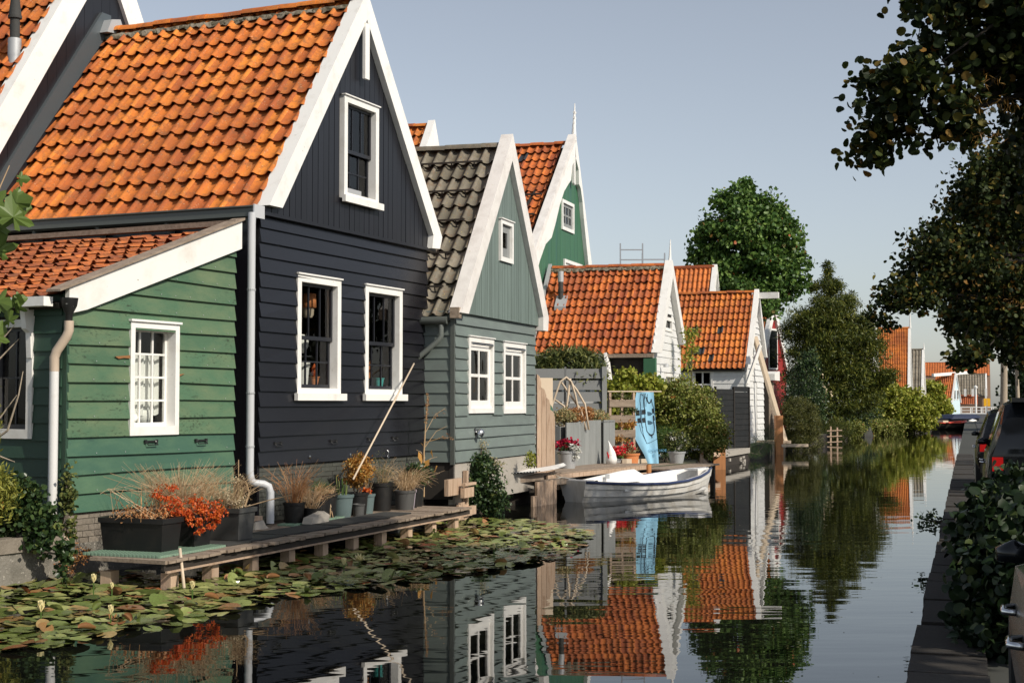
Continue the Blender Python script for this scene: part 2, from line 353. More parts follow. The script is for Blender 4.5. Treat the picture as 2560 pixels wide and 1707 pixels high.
M['petal'] = paint('pale_yellow_petal', (0.75, 0.66, 0.36), 0.5, 0.08, bump=0)
# ------------------------------------------------------------------ mesh helpers
class MB:
    def __init__(s):
        s.v = []; s.f = []; s.m = []; s.mi = 0
    def add(s, vs, fs):
        b = len(s.v)
        s.v.extend(tuple(v) for v in vs)
        for f in fs:
            s.f.append(tuple(i + b for i in f)); s.m.append(s.mi)
        return s
    def hexa(s, p):
        return s.add(p, [(0, 3, 2, 1), (4, 5, 6, 7), (0, 1, 5, 4), (1, 2, 6, 5), (2, 3, 7, 6), (3, 0, 4, 7)])
    def box(s, x0, x1, y0, y1, z0, z1):
        return s.hexa([(x0, y0, z0), (x1, y0, z0), (x1, y1, z0), (x0, y1, z0), (x0, y0, z1), (x1, y0, z1), (x1, y1, z1), (x0, y1, z1)])
    def bar(s, p, q, w, h, up=(0, 0, 1)):
        p = Vector(p); q = Vector(q); d = (q - p).normalized()
        a = d.cross(Vector(up))
        if a.length < 1e-4: a = d.cross(Vector((1, 0, 0)))
        a = a.normalized() * (w / 2); b = a.cross(d).normalized() * (h / 2)
        return s.hexa([p - a - b, p + a - b, q + a - b, q - a - b, p - a + b, p + a + b, q + a + b, q - a + b])
    def tube(s, pts, r, n=8, cap=True):
        pts = [Vector(p) for p in pts]
        k = len(pts)
        rs = r if isinstance(r, (list, tuple)) else [r] * k
        rings = []; ref = None
        for i in range(k):
            d = (pts[min(i + 1, k - 1)] - pts[max(i - 1, 0)])
            if d.length < 1e-7: d = Vector((0, 0, 1))
            d.normalize()
            if ref is None:
                ref = d.cross(Vector((0.31, 0.83, 0.46)))
                if ref.length < 1e-3: ref = d.cross(Vector((1, 0, 0)))
            a = (ref - d * ref.dot(d)).normalized(); ref = a
            b = d.cross(a)
            rings.append([pts[i] + (a * math.cos(2 * math.pi * j / n) + b * math.sin(2 * math.pi * j / n)) * rs[i] for j in range(n)])
        vs = [v for rg in rings for v in rg]
        fs = [(i * n + j, i * n + (j + 1) % n, (i + 1) * n + (j + 1) % n, (i + 1) * n + j) for i in range(k - 1) for j in range(n)]
        if cap:
            fs.append(tuple(range(n - 1, -1, -1))); fs.append(tuple((k - 1) * n + j for j in range(n)))
        return s.add(vs, fs)
    def lathe(s, prof, n=16, c=(0, 0, 0), sx=1.0, sy=1.0):
        vs = [(c[0] + r * sx * math.cos(2 * math.pi * j / n), c[1] + r * sy * math.sin(2 * math.pi * j / n), c[2] + z) for r, z in prof for j in range(n)]
        k = len(prof)
        fs = [(i * n + j, i * n + (j + 1) % n, (i + 1) * n + (j + 1) % n, (i + 1) * n + j) for i in range(k - 1) for j in range(n)]
        return s.add(vs, fs)
    def prism(s, poly, t0, t1):
        """polygon in (s, z), extruded from t0 (front) to t1 (back)"""
        n = len(poly)
        vs = [(a, t0, b) for a, b in poly] + [(a, t1, b) for a, b in poly]
        fs = [tuple(range(n)), tuple(range(2 * n - 1, n - 1, -1))] + [(i, i + n, (i + 1) % n + n, (i + 1) % n) for i in range(n)]
        return s.add(vs, fs)
    def quad(s, a, b, c, d):
        return s.add([a, b, c, d], [(0, 1, 2, 3)])
    def mesh(s, name, mats, smooth=False, angle=None):
        me = bpy.data.meshes.new(name)
        me.from_pydata(s.v, [], s.f)
        mats = mats if isinstance(mats, (list, tuple)) else [mats]
        for m in mats: me.materials.append(m)
        if len(mats) > 1:
            me.polygons.foreach_set('material_index', s.m)
        if smooth:
            me.polygons.foreach_set('use_smooth', [True] * len(me.polygons))
            if angle: me.set_sharp_from_angle(angle=R(angle))
        me.update()
        return me
    def build(s, name, mats, parent=None, smooth=False, angle=None, loc=None, label=None):
        return inst(name, s.mesh(name, mats, smooth, angle), parent, loc, label)

def inst(name, me, parent=None, loc=None, label=None):
    o = bpy.data.objects.new(name, me)
    COL.objects.link(o)
    if parent: o.parent = parent
    if loc is not None: o.location = loc
    if label: o['label'] = label
    return o

def empty(name, loc=(0, 0, 0), rz=0.0, parent=None):
    o = bpy.data.objects.new(name, None)
    o.empty_display_size = 0.2
    COL.objects.link(o); o.location = loc; o.rotation_euler = (0, 0, rz)
    if parent: o.parent = parent
    return o

def tag(o, label, cat, group=None):
    o['label'] = label; o['category'] = cat
    if group: o['group'] = group
    return o

def thing(name, label, cat, loc=(0, 0, 0), rz=0.0, group=None):
    return tag(empty(name, loc, rz), label, cat, group)

def struct(o):
    o['kind'] = 'structure'; return o

def stuff(o):
    o['kind'] = 'stuff'; return o

class Frame:
    """ground frame of a house: s runs along the canal front, t goes back from it"""
    def __init__(f, X, Y, phi):
        f.X, f.Y = X, Y; p = R(phi); f.rz = math.pi / 2 - p
        f.u = (math.sin(p), math.cos(p)); f.v = (-math.cos(p), math.sin(p))
    def w(f, s, t, z=0.0):
        return (f.X + f.u[0] * s + f.v[0] * t, f.Y + f.u[1] * s + f.v[1] * t, z)

# ------------------------------------------------------------------ foliage helpers
def leaf_mesh(name, P, size, mat, style='oval', droop=0.0, flat=0.0, smooth=False):
    N = len(P)
    ax = rng.normal(size=(N, 3)); ax[:, 2] -= droop
    ax /= np.linalg.norm(ax, axis=1)[:, None] + 1e-9
    nr = rng.normal(size=(N, 3)); nr[:, 2] += flat
    sd = np.cross(ax, nr); sd /= np.linalg.norm(sd, axis=1)[:, None] + 1e-9
    nr = np.cross(sd, ax)
    L = size[:, None] * rng.uniform(0.75, 1.25, (N, 1))
    if style == 'round8':
        pts = [(0, 0, 0), (.10, .26, .05), (.42, .46, .12), (.80, .40, .08), (.98, .10, -.02), (.94, 0, -.03), (.98, -.10, -.02), (.80, -.40, .08), (.42, -.46, .12), (.10, -.26, .05)]
        faces = np.array([[0, 1, 2, 3, 4, 5], [0, 5, 6, 7, 8, 9]])
    elif style == 'round':
        w = 0.46
        pts = [(0, 0, 0), (0.22, w * 0.8, 0.1), (0.72, w, 0.12), (1, 0, -0.04), (0.72, -w, 0.12), (0.22, -w * 0.8, 0.1)]
        faces = np.array([[0, 1, 2, 3], [0, 3, 4, 5]])
    elif style == 'blade':
        pts = [(0, -0.03, 0), (0.55, -0.028, 0.05), (1, 0, -0.06), (0.55, 0.028, 0.05)]
        faces = np.array([[0, 1, 2, 3]])
    elif style == 'needle':
        pts = [(0, 0, 0), (0.5, 0.11, 0.03), (1, 0, -0.05), (0.5, -0.11, 0.03)]
        faces = np.array([[0, 1, 2, 3]])
    else:
        pts = [(0, 0, 0), (0.45, 0.30, 0.09), (1, 0, -0.03), (0.45, -0.30, 0.09)]
        faces = np.array([[0, 1, 2], [0, 2, 3]])
    K = len(pts)
    V = np.empty((N, K, 3))
    for i, (a, b, c) in enumerate(pts):
        V[:, i] = P + L * (a * ax + b * sd + c * nr)
    F = (faces[None] + (np.arange(N) * K)[:, None, None]).reshape(-1, faces.shape[1])
    return np_mesh(name, V.reshape(-1, 3), F, mat, smooth)

def np_mesh(name, V, F, mat, smooth=False):
    me = bpy.data.meshes.new(name)
    k = F.shape[1]
    me.vertices.add(len(V)); me.vertices.foreach_set('co', V.astype(np.float32).ravel())
    me.loops.add(F.size); me.loops.foreach_set('vertex_index', F.astype(np.int32).ravel())
    me.polygons.add(len(F)); me.polygons.foreach_set('loop_start', np.arange(0, F.size, k, dtype=np.int32))
    me.materials.append(mat)
    me.update(calc_edges=True)
    if smooth: me.polygons.foreach_set('use_smooth', [True] * len(F))
    return me

def clump_points(ells, shell=0.55):
    """ells: (cx,cy,cz, rx,ry,rz, clumps, leaves per clump, clump radius)"""
    out = []
    for cx, cy, cz, rx, ry, rz, nc, nl, cr in ells:
        d = rng.normal(size=(nc, 3)); d /= np.linalg.norm(d, axis=1)[:, None]
        r = shell + (1 - shell) * rng.random((nc, 1)) ** 0.6
        r *= rng.uniform(0.82, 1.12, (nc, 1))
        c = d * r * np.array([rx, ry, rz]) + np.array([cx, cy, cz])
        k = np.maximum(3, (nl * rng.uniform(0.4, 1.5, nc)).astype(int))
        for i in range(nc):
            p = np.clip(rng.normal(size=(k[i], 3)), -1.75, 1.75) * cr * np.array([1, 1, 0.62]) * rng.uniform(0.6, 1.25)
            out.append(c[i] + p)
    return np.concatenate(out)

def foliage(name, ells, size, mat, parent=None, style='oval', shell=0.55, droop=0.2, flat=0.5, zmin=None):
    P = clump_points(ells, shell)
    if zmin is not None: P = P[P[:, 2] > zmin]
    return inst(name, leaf_mesh(name, P, np.full(len(P), size), mat, style, droop, flat), parent)

def tree(label, base, h_trunk, r_trunk, ells, size, mat, bark='bark', group=None, style='oval', cat='tree', name='broadleaf_tree', lean=(0, 0), shell=0.55, limbs=9, droop=0.2, extra=None):
    t = thing(name, label, cat, base, 0, group)
    mb = MB()
    top = Vector((lean[0], lean[1], h_trunk))
    pts = [Vector((lean[0] * (q ** 1.5) + 0.05 * math.sin(5 * q + base[0]), lean[1] * (q ** 1.5), h_trunk * q)) for q in (0, .12, .3, .5, .7, .85, 1)]
    mb.tube(pts, [r_trunk * k for k in (1.3, 1.0, .9, .8, .66, .5, .35)], 9)
    tr = mb.build('trunk', M[bark], t, True)
    lb = MB()
    for i in range(limbs):
        e = ells[i % len(ells)]
        q = random.uniform(0.45, 0.98)
        a = pts[min(6, int(q * 6))]
        tip = Vector((e[0] + random.uniform(-.75, .75) * e[3], e[1] + random.uniform(-.75, .75) * e[4], e[2] + random.uniform(-.6, .7) * e[5]))
        mid = a.lerp(tip, 0.5) + Vector((0, 0, 0.12 * (tip - a).length))
        rr = r_trunk * 0.3
        lb.tube([a, a.lerp(mid, .5), mid, mid.lerp(tip, .55), tip], [rr, rr * .8, rr * .55, rr * .3, rr * .12], 6)
    lb.build('limbs', M[bark], t, True)
    stuff(foliage('crown', ells, size, mat, t, style, shell, droop))
    if extra: extra(t)
    return t

def stalks(mb, c, n, h, spread, r=0.003, base_r=0.06, curve=0.4, branch=0):
    for i in range(n):
        a = random.uniform(0, 2 * math.pi); b = random.uniform(0, base_r)
        p = Vector((c[0] + b * math.cos(a), c[1] + b * math.sin(a), c[2]))
        hh = h * random.uniform(0.55, 1.1); sp = spread * random.uniform(0.2, 1.0)
        q = p + Vector((math.cos(a) * sp * 0.4, math.sin(a) * sp * 0.4, hh * 0.6))
        e = p + Vector((math.cos(a) * sp, math.sin(a) * sp, hh * (1 - curve * random.random())))
        mb.tube([p, q, e], [r, r * .8, r * .4], 4, False)
        for k in range(branch):
            f = random.uniform(.3, .9); s0 = p.lerp(e, f)
            mb.tube([s0, s0 + Vector((random.uniform(-1, 1), random.uniform(-1, 1), random.uniform(.2, 1))) * (h * .22)], [r * .7, r * .3], 4, False)

# ------------------------------------------------------------------ roof tiles
def tile_profile(n=12, w=1.0, d=0.033, rr=0.034):
    xs = []; zs = []
    for i in range(n + 1):
        q = -0.04 + 1.12 * i / n
        if q < 0.72: z = -d * max(0.0, math.sin(math.pi * max(q, 0.0) / 0.72)) ** 0.7 + (0.006 if q < 0 else 0)
        else: z = rr * math.sin(math.pi * min(1.0, (q - 0.72) / 0.36))
        xs.append(q * w); zs.append(z)
    return xs, zs

def tile_mesh(name, w, L, mat, n=12, lift=0.066, lip=0.010, k=1.0):
    lift *= k; lip *= k
    xs, zs = tile_profile(n, w, 0.036 * k, 0.030 * k)
    vs = []; fs = []
    m = n + 1
    for x, z in zip(xs, zs): vs.append((x, 0, z + lift))
    for x, z in zip(xs, zs): vs.append((x, L, z * 0.95))
    for i in range(n): fs.append((i, i + 1, m + i + 1, m + i))
    b = len(vs)
    for x, z in zip(xs, zs): vs.append((x, 0, z + lift))
    for x, z in zip(xs, zs): vs.append((x, 0.004, z + lift - lip))
    for i in range(n): fs.append((b + m + i, b + m + i + 1, b + i + 1, b + i))
    me = bpy.data.meshes.new(name)
    me.from_pydata(vs, [], fs)
    me.materials.append(mat)
    me.polygons.foreach_set('use_smooth', [True] * len(fs))
    me.update()
    return me

def lay_tiles(parent, org, e, u, cols, rows, w, expo, mats, keep=None, jit=1.0, cap=300, special=None, k=1.0, name='roof_tile'):
    """one object per tile; e runs along the eave, u up the slope, org is the lower corner"""
    e = Vector(e).normalized(); u = Vector(u).normalized(); n = e.cross(u)
    mats = mats if isinstance(mats, list) else [mats]
    mes = [tile_mesh(name, w, expo * 1.32, m, k=k) for m in mats]
    spots = []
    for r in range(rows):
        for c in range(cols):
            if keep and not keep(c, r): continue
            spots.append((c, r))
    rest = []
    for i, (c, r) in enumerate(spots):
        p = Vector(org) + e * (c * w + random.gauss(0, .004) * jit) + u * (r * expo + random.gauss(0, .007) * jit) + n * (random.gauss(0, .004) * jit)
        rot = Matrix((e, u, n)).transposed() @ Matrix.Rotation(random.gauss(0, .016) * jit, 3, 'Z') @ Matrix.Rotation(random.gauss(0, .010) * jit, 3, 'Y') @ Matrix.Rotation(random.gauss(0, .008) * jit, 3, 'X')
        mt = Matrix.Translation(p) @ rot.to_4x4()
        if i >= cap:
            rest.append(mt); continue
        me = mes[0]
        if special and (c, r) in special: me = mes[special[(c, r)]]
        o = inst(name, me, parent)
        o.matrix_basis = mt
    if rest:
        me = mes[0]
        nv = len(me.vertices); co = np.empty(nv * 3); me.vertices.foreach_get('co', co); co = co.reshape(-1, 3)
        F = np.array([list(p.vertices) for p in me.polygons])
        VV = []; FF = []
        for j, mt in enumerate(rest):
            A = np.array(mt)
            VV.append(co @ A[:3, :3].T + A[:3, 3]); FF.append(F + j * nv)
        stuff(inst(name, np_mesh(name, np.concatenate(VV), np.concatenate(FF), mats[0], True), parent))

def wave_roof(mb, org, e, u, width, length, pitch, rows, amp=0.05, step=0.03, n=6):
    """pantile roof far away: one corrugated, stepped sheet of real relief"""
    e = Vector(e).normalized(); u = Vector(u).normalized(); nn = e.cross(u); org = Vector(org)
    nx = max(2, int(width / pitch) * n)
    for r in range(rows):
        vs = []; fs = []
        for j, (f, l) in enumerate(((r / rows, step), ((r + 1.12) / rows, 0.0))):
            for i in range(nx + 1):
                x = width * i / nx
                vs.append(org + e * x + u * (f * length) + nn * (l + amp * math.sin(2 * math.pi * i / n)))
        fs = [(i, i + 1, nx + 2 + i, nx + 1 + i) for i in range(nx)]
        mb.add(vs, fs)

# ------------------------------------------------------------------ walls, windows
def board(parent, mat, s0, s1, zb, zt, t, thick=0.032, wob=0.004, side=False, name='board'):
    """one lapped board; front is towards -t (or towards -s when side is set, s0..s1 then run along t)"""
    n = max(1, int((s1 - s0) / 0.9))
    mb = MB(); vs = []
    a = random.gauss(0, wob); b = random.gauss(0, wob)
    for i in range(n + 1):
        f = i / n; s = s0 + (s1 - s0) * f
        w = a + (b - a) * f + random.gauss(0, wob * 0.5); th = thick + random.gauss(0, .003)
        for tt, z in ((t - th, zb + w), (t - 0.008, zt), (t + 0.004, zt), (t + 0.004, zb + w)):
            vs.append((tt, s, z) if side else (s, tt, z))
    fs = []
    for i in range(n):
        for j in range(4):
            q = (i * 4 + j, (i + 1) * 4 + j, (i + 1) * 4 + (j + 1) % 4, i * 4 + (j + 1) % 4)
            fs.append(q if not side else q[::-1])
    e0 = (0, 1, 2, 3); e1 = tuple(n * 4 + j for j in (3, 2, 1, 0))
    fs += [e0, e1] if not side else [e0[::-1], e1[::-1]]
    mb.add(vs, fs)
    return mb.build(name, mat, parent)

def clapboards(parent, mat, s0, s1, z0, z1, count, t=0.0, holes=(), lim=None, side=False, thick=0.032, lap=0.03, wob=0.004):
    h = (z1 - z0) / count
    for i in range(count):
        zb = z0 + i * h; zt = zb + h + lap
        a, b = s0, s1
        if lim:
            a, b = lim(zb, zt)
            if b - a < 0.05: continue
        segs = [(a, b)]
        for hs0, hs1, hz0, hz1 in holes:
            if zb + h * .5 > hz0 and zb + h * .5 < hz1:
                nx = []
                for p, q in segs:
                    if hs1 <= p or hs0 >= q: nx.append((p, q)); continue
                    if hs0 - p > .03: nx.append((p, hs0))
                    if q - hs1 > .03: nx.append((hs1, q))
                segs = nx
        for p, q in segs:
            board(parent, mat, p, q, zb, zt, t, thick, wob, side)

def wall_sheet(mb, s0, s1, z0, top, t0, t1, holes=(), side=False):
    """solid wall with openings; top is a number or a function of s"""
    f = top if callable(top) else (lambda s: top)
    cuts = sorted({s0, s1} | {h[0] for h in holes} | {h[1] for h in holes})
    if callable(top) and hasattr(top, 'knots'): cuts = sorted(set(cuts) | set(k for k in top.knots if s0 < k < s1))
    cuts = [c for c in cuts if s0 <= c <= s1]
    for a, b in zip(cuts, cuts[1:]):
        if b - a < 1e-4: continue
        hs = sorted([(h[2], h[3]) for h in holes if h[0] < (a + b) / 2 < h[1]])
        z = z0; spans = []
        for h0, h1 in hs:
            if h0 > z: spans.append((z, z, h0, h0))
            z = h1
        spans.append((z, z, f(a + 1e-5), f(b - 1e-5)))
        for za, zb, ta, tb in spans:
            p = [(a, za), (b, zb), (b, tb), (a, ta)]
            if side:
                mb.hexa([(t0, p[0][0], p[0][1]), (t1, p[0][0], p[0][1]), (t1, p[1][0], p[1][1]), (t0, p[1][0], p[1][1]),
                         (t0, p[3][0], p[3][1]), (t1, p[3][0], p[3][1]), (t1, p[2][0], p[2][1]), (t0, p[2][0], p[2][1])])
            else:
                mb.prism(p, t0, t1)
    return mb

def gable_top(sl, zl, sa, za, sr, zr):
    def f(s):
        return zl + (za - zl) * (s - sl) / (sa - sl) if s <= sa else za + (zr - za) * (s - sa) / (sr - sa)
    f.knots = [sa]
    return f

def vboards(parent, mat, s0, s1, z0, top, t0, t1, w, holes=(), gap=0.006):
    """vertical boards, one object each, cut to the slope and round the openings"""
    n = int(round((s1 - s0) / w)); w = (s1 - s0) / n
    for i in range(n):
        a = s0 + i * w + gap / 2; b = s0 + (i + 1) * w - gap / 2
        ta, tb = top(a), top(b)
        hs = sorted([(h[2], h[3]) for h in holes if h[0] < (a + b) / 2 < h[1]])
        z = z0; spans = []
        for h0, h1 in hs:
            spans.append((z, h0, h0)); z = h1
        spans.append((z, ta, tb))
        for zz, x, y in spans:
            if max(x, y) - zz < 0.06: continue
            j = random.uniform(0, .006)
            mb = MB(); mb.prism([(a, zz), (b, zz), (b, max(y, zz + .01)), (a, max(x, zz + .01))], t0 - j, t1)
            mb.build('board', mat, parent)

def window(parent, s0, s1, z0, z1, t=0.0, fw=0.1, bw=None, proud=0.045, reveal=0.13, frame='white', sash='black_paint', sashes=(), sill=0.0, side=False, label=None, stile=0.05, barw=0.022, room=True, roomd=1.1, head=0.0, glass='glass'):
    """sashes: (z fraction from, to, columns, rows, set-back)"""
    bw = fw if bw is None else bw
    piv = empty('window', (0, 0, 0), 0, parent)
    if side: piv.rotation_euler = (0, 0, -math.pi / 2)
    if label: piv['label'] = label
    mb = MB()
    f, b = t - proud, t + reveal
    mb.box(s0, s0 + fw, f, b, z0 + bw, z1 - fw); mb.box(s1 - fw, s1, f, b, z0 + bw, z1 - fw)
    mb.box(s0, s1, f, b, z1 - fw, z1); mb.box(s0, s1, f, b, z0, z0 + bw)
    if head: mb.box(s0 - .02, s1 + .02, f - .03, f + .05, z1, z1 + head)
    mb.build('frame', M[frame], piv)
    if sill:
        sb = MB(); sb.box(s0 - sill, s1 + sill, f - 0.07, f - 0.002, z0 - .07, z0 + 0.045); sb.build('sill', M[frame], piv)
    a0, a1, c0, c1 = s0 + fw, s1 - fw, z0 + bw, z1 - fw
    for fa, fb, nc, nr, back in sashes:
        q0 = c0 + (c1 - c0) * fa; q1 = c0 + (c1 - c0) * fb
        y0, y1 = t + back, t + back + 0.04
        sb = MB()
        sb.box(a0, a0 + stile, y0, y1, q0, q1); sb.box(a1 - stile, a1, y0, y1, q0, q1)
        sb.box(a0 + stile, a1 - stile, y0, y1, q0, q0 + stile * 1.25); sb.box(a0 + stile, a1 - stile, y0, y1, q1 - stile, q1)
        i0, i1, k0, k1 = a0 + stile, a1 - stile, q0 + stile * 1.25, q1 - stile
        pw = (i1 - i0 - barw * (nc - 1)) / nc; ph = (k1 - k0 - barw * (nr - 1)) / nr
        for i in range(1, nc):
            x = i0 + i * pw + (i - 1) * barw; sb.box(x, x + barw, y0 + .006, y1 - .004, k0, k1)
        for i in range(nc):
            x = i0 + i * (pw + barw)
            for j in range(1, nr):
                z = k0 + j * ph + (j - 1) * barw; sb.box(x, x + pw, y0 + .006, y1 - .004, z, z + barw)
        sb.build('sash', M[sash], piv)
        for i in range(nc):
            for j in range(nr):
                x = i0 + i * (pw + barw); z = k0 + j * (ph + barw); e = 0.004
                pm = MB(); yy = y0 + 0.022
                pm.quad((x - e, yy, z - e), (x + pw + e, yy, z - e), (x + pw + e, yy, z + ph + e), (x - e, yy, z + ph + e))
                pm.build('pane', M[glass], piv)
    if room:
        rm = MB(); y0, y1 = t + reveal, t + reveal + roomd
        x0, x1, w0, w1 = s0 - .35, s1 + .35, z0 - .25, z1 + .2
        rm.quad((x0, y1, w0), (x1, y1, w0), (x1, y1, w1), (x0, y1, w1))
        rm.quad((x0, y0, w0), (x0, y1, w0), (x0, y1, w1), (x0, y0, w1)); rm.quad((x1, y1, w0), (x1, y0, w0), (x1, y0, w1), (x1, y1, w1))
        rm.quad((x0, y0, w0), (x1, y0, w0), (x1, y1, w0), (x0, y1, w0)); rm.quad((x0, y1, w1), (x1, y1, w1), (x1, y0, w1), (x0, y0, w1))
        for aa, bb, cc, dd in ((x0, s0, w0, w1), (s1, x1, w0, w1), (s0, s1, w0, z0), (s0, s1, z1, w1)):
            rm.quad((aa, y0, cc), (bb, y0, cc), (bb, y0, dd), (aa, y0, dd))
        rm.build('room', M['room'], piv)
    return piv

def barges(parent, sl, zl, sa, za, sr, zr, w, t0, t1, mat, cutl=None, cutr=None, labels=None, capmat=None):
    """two bargeboards meeting at the apex: outer line sl,zl -> sa,za -> sr,zr, face width w measured along s"""
    kl = (za - zl) / (sa - sl); kr = (za - zr) / (sr - sa)
    # inner left: z = zl + kl*(s - sl - w); inner right: z = zr + kr*(sr - w - s)
    si = (zr + kr * (sr - w) - zl + kl * (sl + w)) / (kl + kr)
    zi = zl + kl * (si - sl - w)
    L = [(sl, zl), (sl + w, zl), (si, zi), (sa, za)]
    Rr = [(sr, zr), (sa, za), (si, zi), (sr - w, zr)]
    if cutl: L = [(sl, zl)] + cutl + L[1:]
    if cutr: Rr = Rr + cutr
    for i, p in enumerate((L, Rr)):
        mb = MB(); mb.prism(p, t0, t1)
        mb.build('bargeboard', M[mat], parent)
    return si, zi

def slab(mb, a, b, t0, t1, th):
    """roof slab between (s,z) points a (eave) and b (ridge), thickness th below"""
    d = Vector((b[0] - a[0], b[1] - a[1])).normalized(); n = Vector((-d.y, d.x))
    if n.y < 0: n = -n
    p = [(a[0], a[1]), (b[0], b[1]), (b[0] - n.x * th, b[1] - n.y * th), (a[0] - n.x * th, a[1] - n.y * th)]
    mb.prism(p, t0, t1)

def pipe_thing(mb, pts, r, n=10):
    mb.tube(pts, r, n)

def pot_profile(r0, r1, h, rim=0.012):
    return [(0.001, 0), (r0, 0), (r0 + (r1 - r0) * .86, h * .86), (r1 + rim * .6, h * .87), (r1 + rim, h * .99), (r1 + rim * .3, h), (r1 - .008, h), (r1 - .015, h - .03), (0.001, h - .03)]
# ------------------------------------------------------------------ water, land, quay
mb = MB(); mb.add([(-500, -60, 0), (600, -60, 0), (600, 900, 0), (-500, 900, 0)], [(0, 1, 2, 3)])
struct(mb.build('water', M['water']))

bank = [(-12, -40), (-10.5, 2), (-7.6, 12.5), (-5.55, 18.75), (-4.3, 21.2), (-3.7, 22.4), (-1.2, 28.2), (-.42, 29.9), (0.97, 32.55), (3.0, 36.55), (5.2, 40.4), (5.9, 45.2), (7.2, 49.4), (8.8, 53.8), (10.4, 59.5), (12.4, 65.0), (16.4, 75.5), (23.0, 95.5), (28.0, 103.5), (34.6, 119), (46, 150), (63, 200), (80, 260)]
mb = MB()
n = len(bank)
vs = [(x, y, 0.5) for x, y in bank] + [(-480, y, 0.5) for x, y in bank] + [(x, y, -0.6) for x, y in bank]
fs = [(i, i + 1, n + i + 1, n + i) for i in range(n - 1)] + [(2 * n + i, 2 * n + i + 1, i + 1, i) for i in range(n - 1)]
mb.add(vs, fs[:n - 1]); mb.mi = 1; mb.add(vs, fs[n - 1:])
struct(mb.build('ground', [M['earth'], M['wood_dark']]))

QX, QK, QZ = -0.386, 0.321, 0.6            # right-hand quay edge: x = QX + QK * y
mb = MB()
def q(off, y): return QX + off + QK * y
y0, y1 = -40, 300
mb.quad((q(0.9, y0), y0, QZ - .02), (q(400, y0), y0, QZ - .02), (q(400, y1), y1, QZ - .02), (q(0.9, y1), y1, QZ - .02))
struct(mb.build('road', M['asphalt']))
mb = MB()
mb.quad((q(.02, y0), y0, -0.6), (q(0.02, y1), y1, -0.6), (q(.02, y1), y1, QZ - .05), (q(.02, y0), y0, QZ - .05))
mb.quad((q(.02, y0), y0, QZ - .05), (q(.02, y1), y1, QZ - .05), (q(.92, y1), y1, QZ - .05), (q(.92, y0), y0, QZ - .05))
quay = struct(mb.build('quay', M['mortar_dark']))
# quay edge stones, one by one, each with its own edges
dirq = Vector((QK, 1)).normalized()
for k in range(64):
    y = 5.5 + k * 0.62
    a = Vector((q(random.uniform(-.015, .015), y), y)); L = 0.60 / dirq.y
    b = a + dirq * (L * .97); nrm = Vector((dirq.y, -dirq.x)) * 0.46
    z = QZ + random.gauss(0, .006)
    mb = MB()
    mb.hexa([(a.x, a.y, 0.36), (a.x + nrm.x, a.y + nrm.y, 0.36), (b.x + nrm.x, b.y + nrm.y, 0.36), (b.x, b.y, 0.36),
             (a.x, a.y, z), (a.x + nrm.x, a.y + nrm.y, z), (b.x + nrm.x, b.y + nrm.y, z), (b.x, b.y, z)])
    mb.build('kerb_stone', M['quay_stone'], quay)
# far land that closes the canal behind the bridge
mb = MB(); mb.box(-200, 400, 262, 700, -0.5, 0.55)
struct(mb.build('far_bank', M['earth']))
# ------------------------------------------------------------------ helpers for houses
def house(name, label, F, cat='house', s=0.0, t=0.0, group=None):
    return thing(name, label, cat, F.w(s, t, 0), F.rz, group)

def part(name, parent):
    return empty(name, (0, 0, 0), 0, parent)

def ridge_tiles(parent, p, e, n, L, r, mat, gap=0.97):
    """half-round ridge tiles from p along e"""
    p = Vector(p); e = Vector(e).normalized(); side = e.cross(Vector((0, 0, 1))).normalized()
    m = MB(); vs = []
    k = 7
    for j, (l, rr) in enumerate(((0, r), (L, r * 0.93))):
        for i in range(k):
            a = math.pi * i / (k - 1)
            vs.append((l, rr * math.cos(a), rr * 0.8 * math.sin(a)))
    for i in range(k):
        a = math.pi * i / (k - 1); vs.append((0.0, (r - .02) * math.cos(a), (r - .02) * .8 * math.sin(a)))
    m.add(vs, [(i, k + i, k + i + 1, i + 1) for i in range(k - 1)] + [(i, i + 1, 2 * k + i + 1, 2 * k + i) for i in range(k - 1)])
    me = m.mesh('ridge_tile', mat, True, 40)
    for i in range(n):
        o = inst('ridge_tile', me, parent)
        q = p + e * (i * L * gap) + Vector((0, 0, random.gauss(0, .008)))
        rot = Matrix((e, side.cross(e).cross(e) * -1 if False else Vector((0, 0, 1)).cross(e), Vector((0, 0, 1)))).transposed()
        o.matrix_basis = Matrix.Translation(q) @ rot.to_4x4() @ Matrix.Rotation(-0.03 + random.gauss(0, .01), 4, 'Y')

def moss_strip(parent, p, e, L, w, h, mat='moss', up=(0, 0, 1), name='mortar_bed'):
    """lumpy mortar under the ridge tiles"""
    p = Vector(p); e = Vector(e).normalized(); n = int(L / 0.09)
    m = MB(); vs = []
    for i in range(n + 1):
        c = p + e * (L * i / n); j = random.uniform(.75, 1.2)
        sd = e.cross(Vector(up)).normalized()
        h_ = h; j2 = random.uniform(.6, 1.5)
        h = h_ * j2
        for a, b in ((-w * j, -h * 1.6), (-w * .9 * j, 0), (0, h * j), (w * .9 * j, 0), (w * j, -h * 1.6)):
            vs.append(c + sd * a + Vector((0, 0, b)))
        h = h_
    fs = [(i * 5 + j, i * 5 + j + 1, (i + 1) * 5 + j + 1, (i + 1) * 5 + j) for i in range(n) for j in range(4)]
    m.add(vs, fs); m.build(name, M[mat], parent, True)

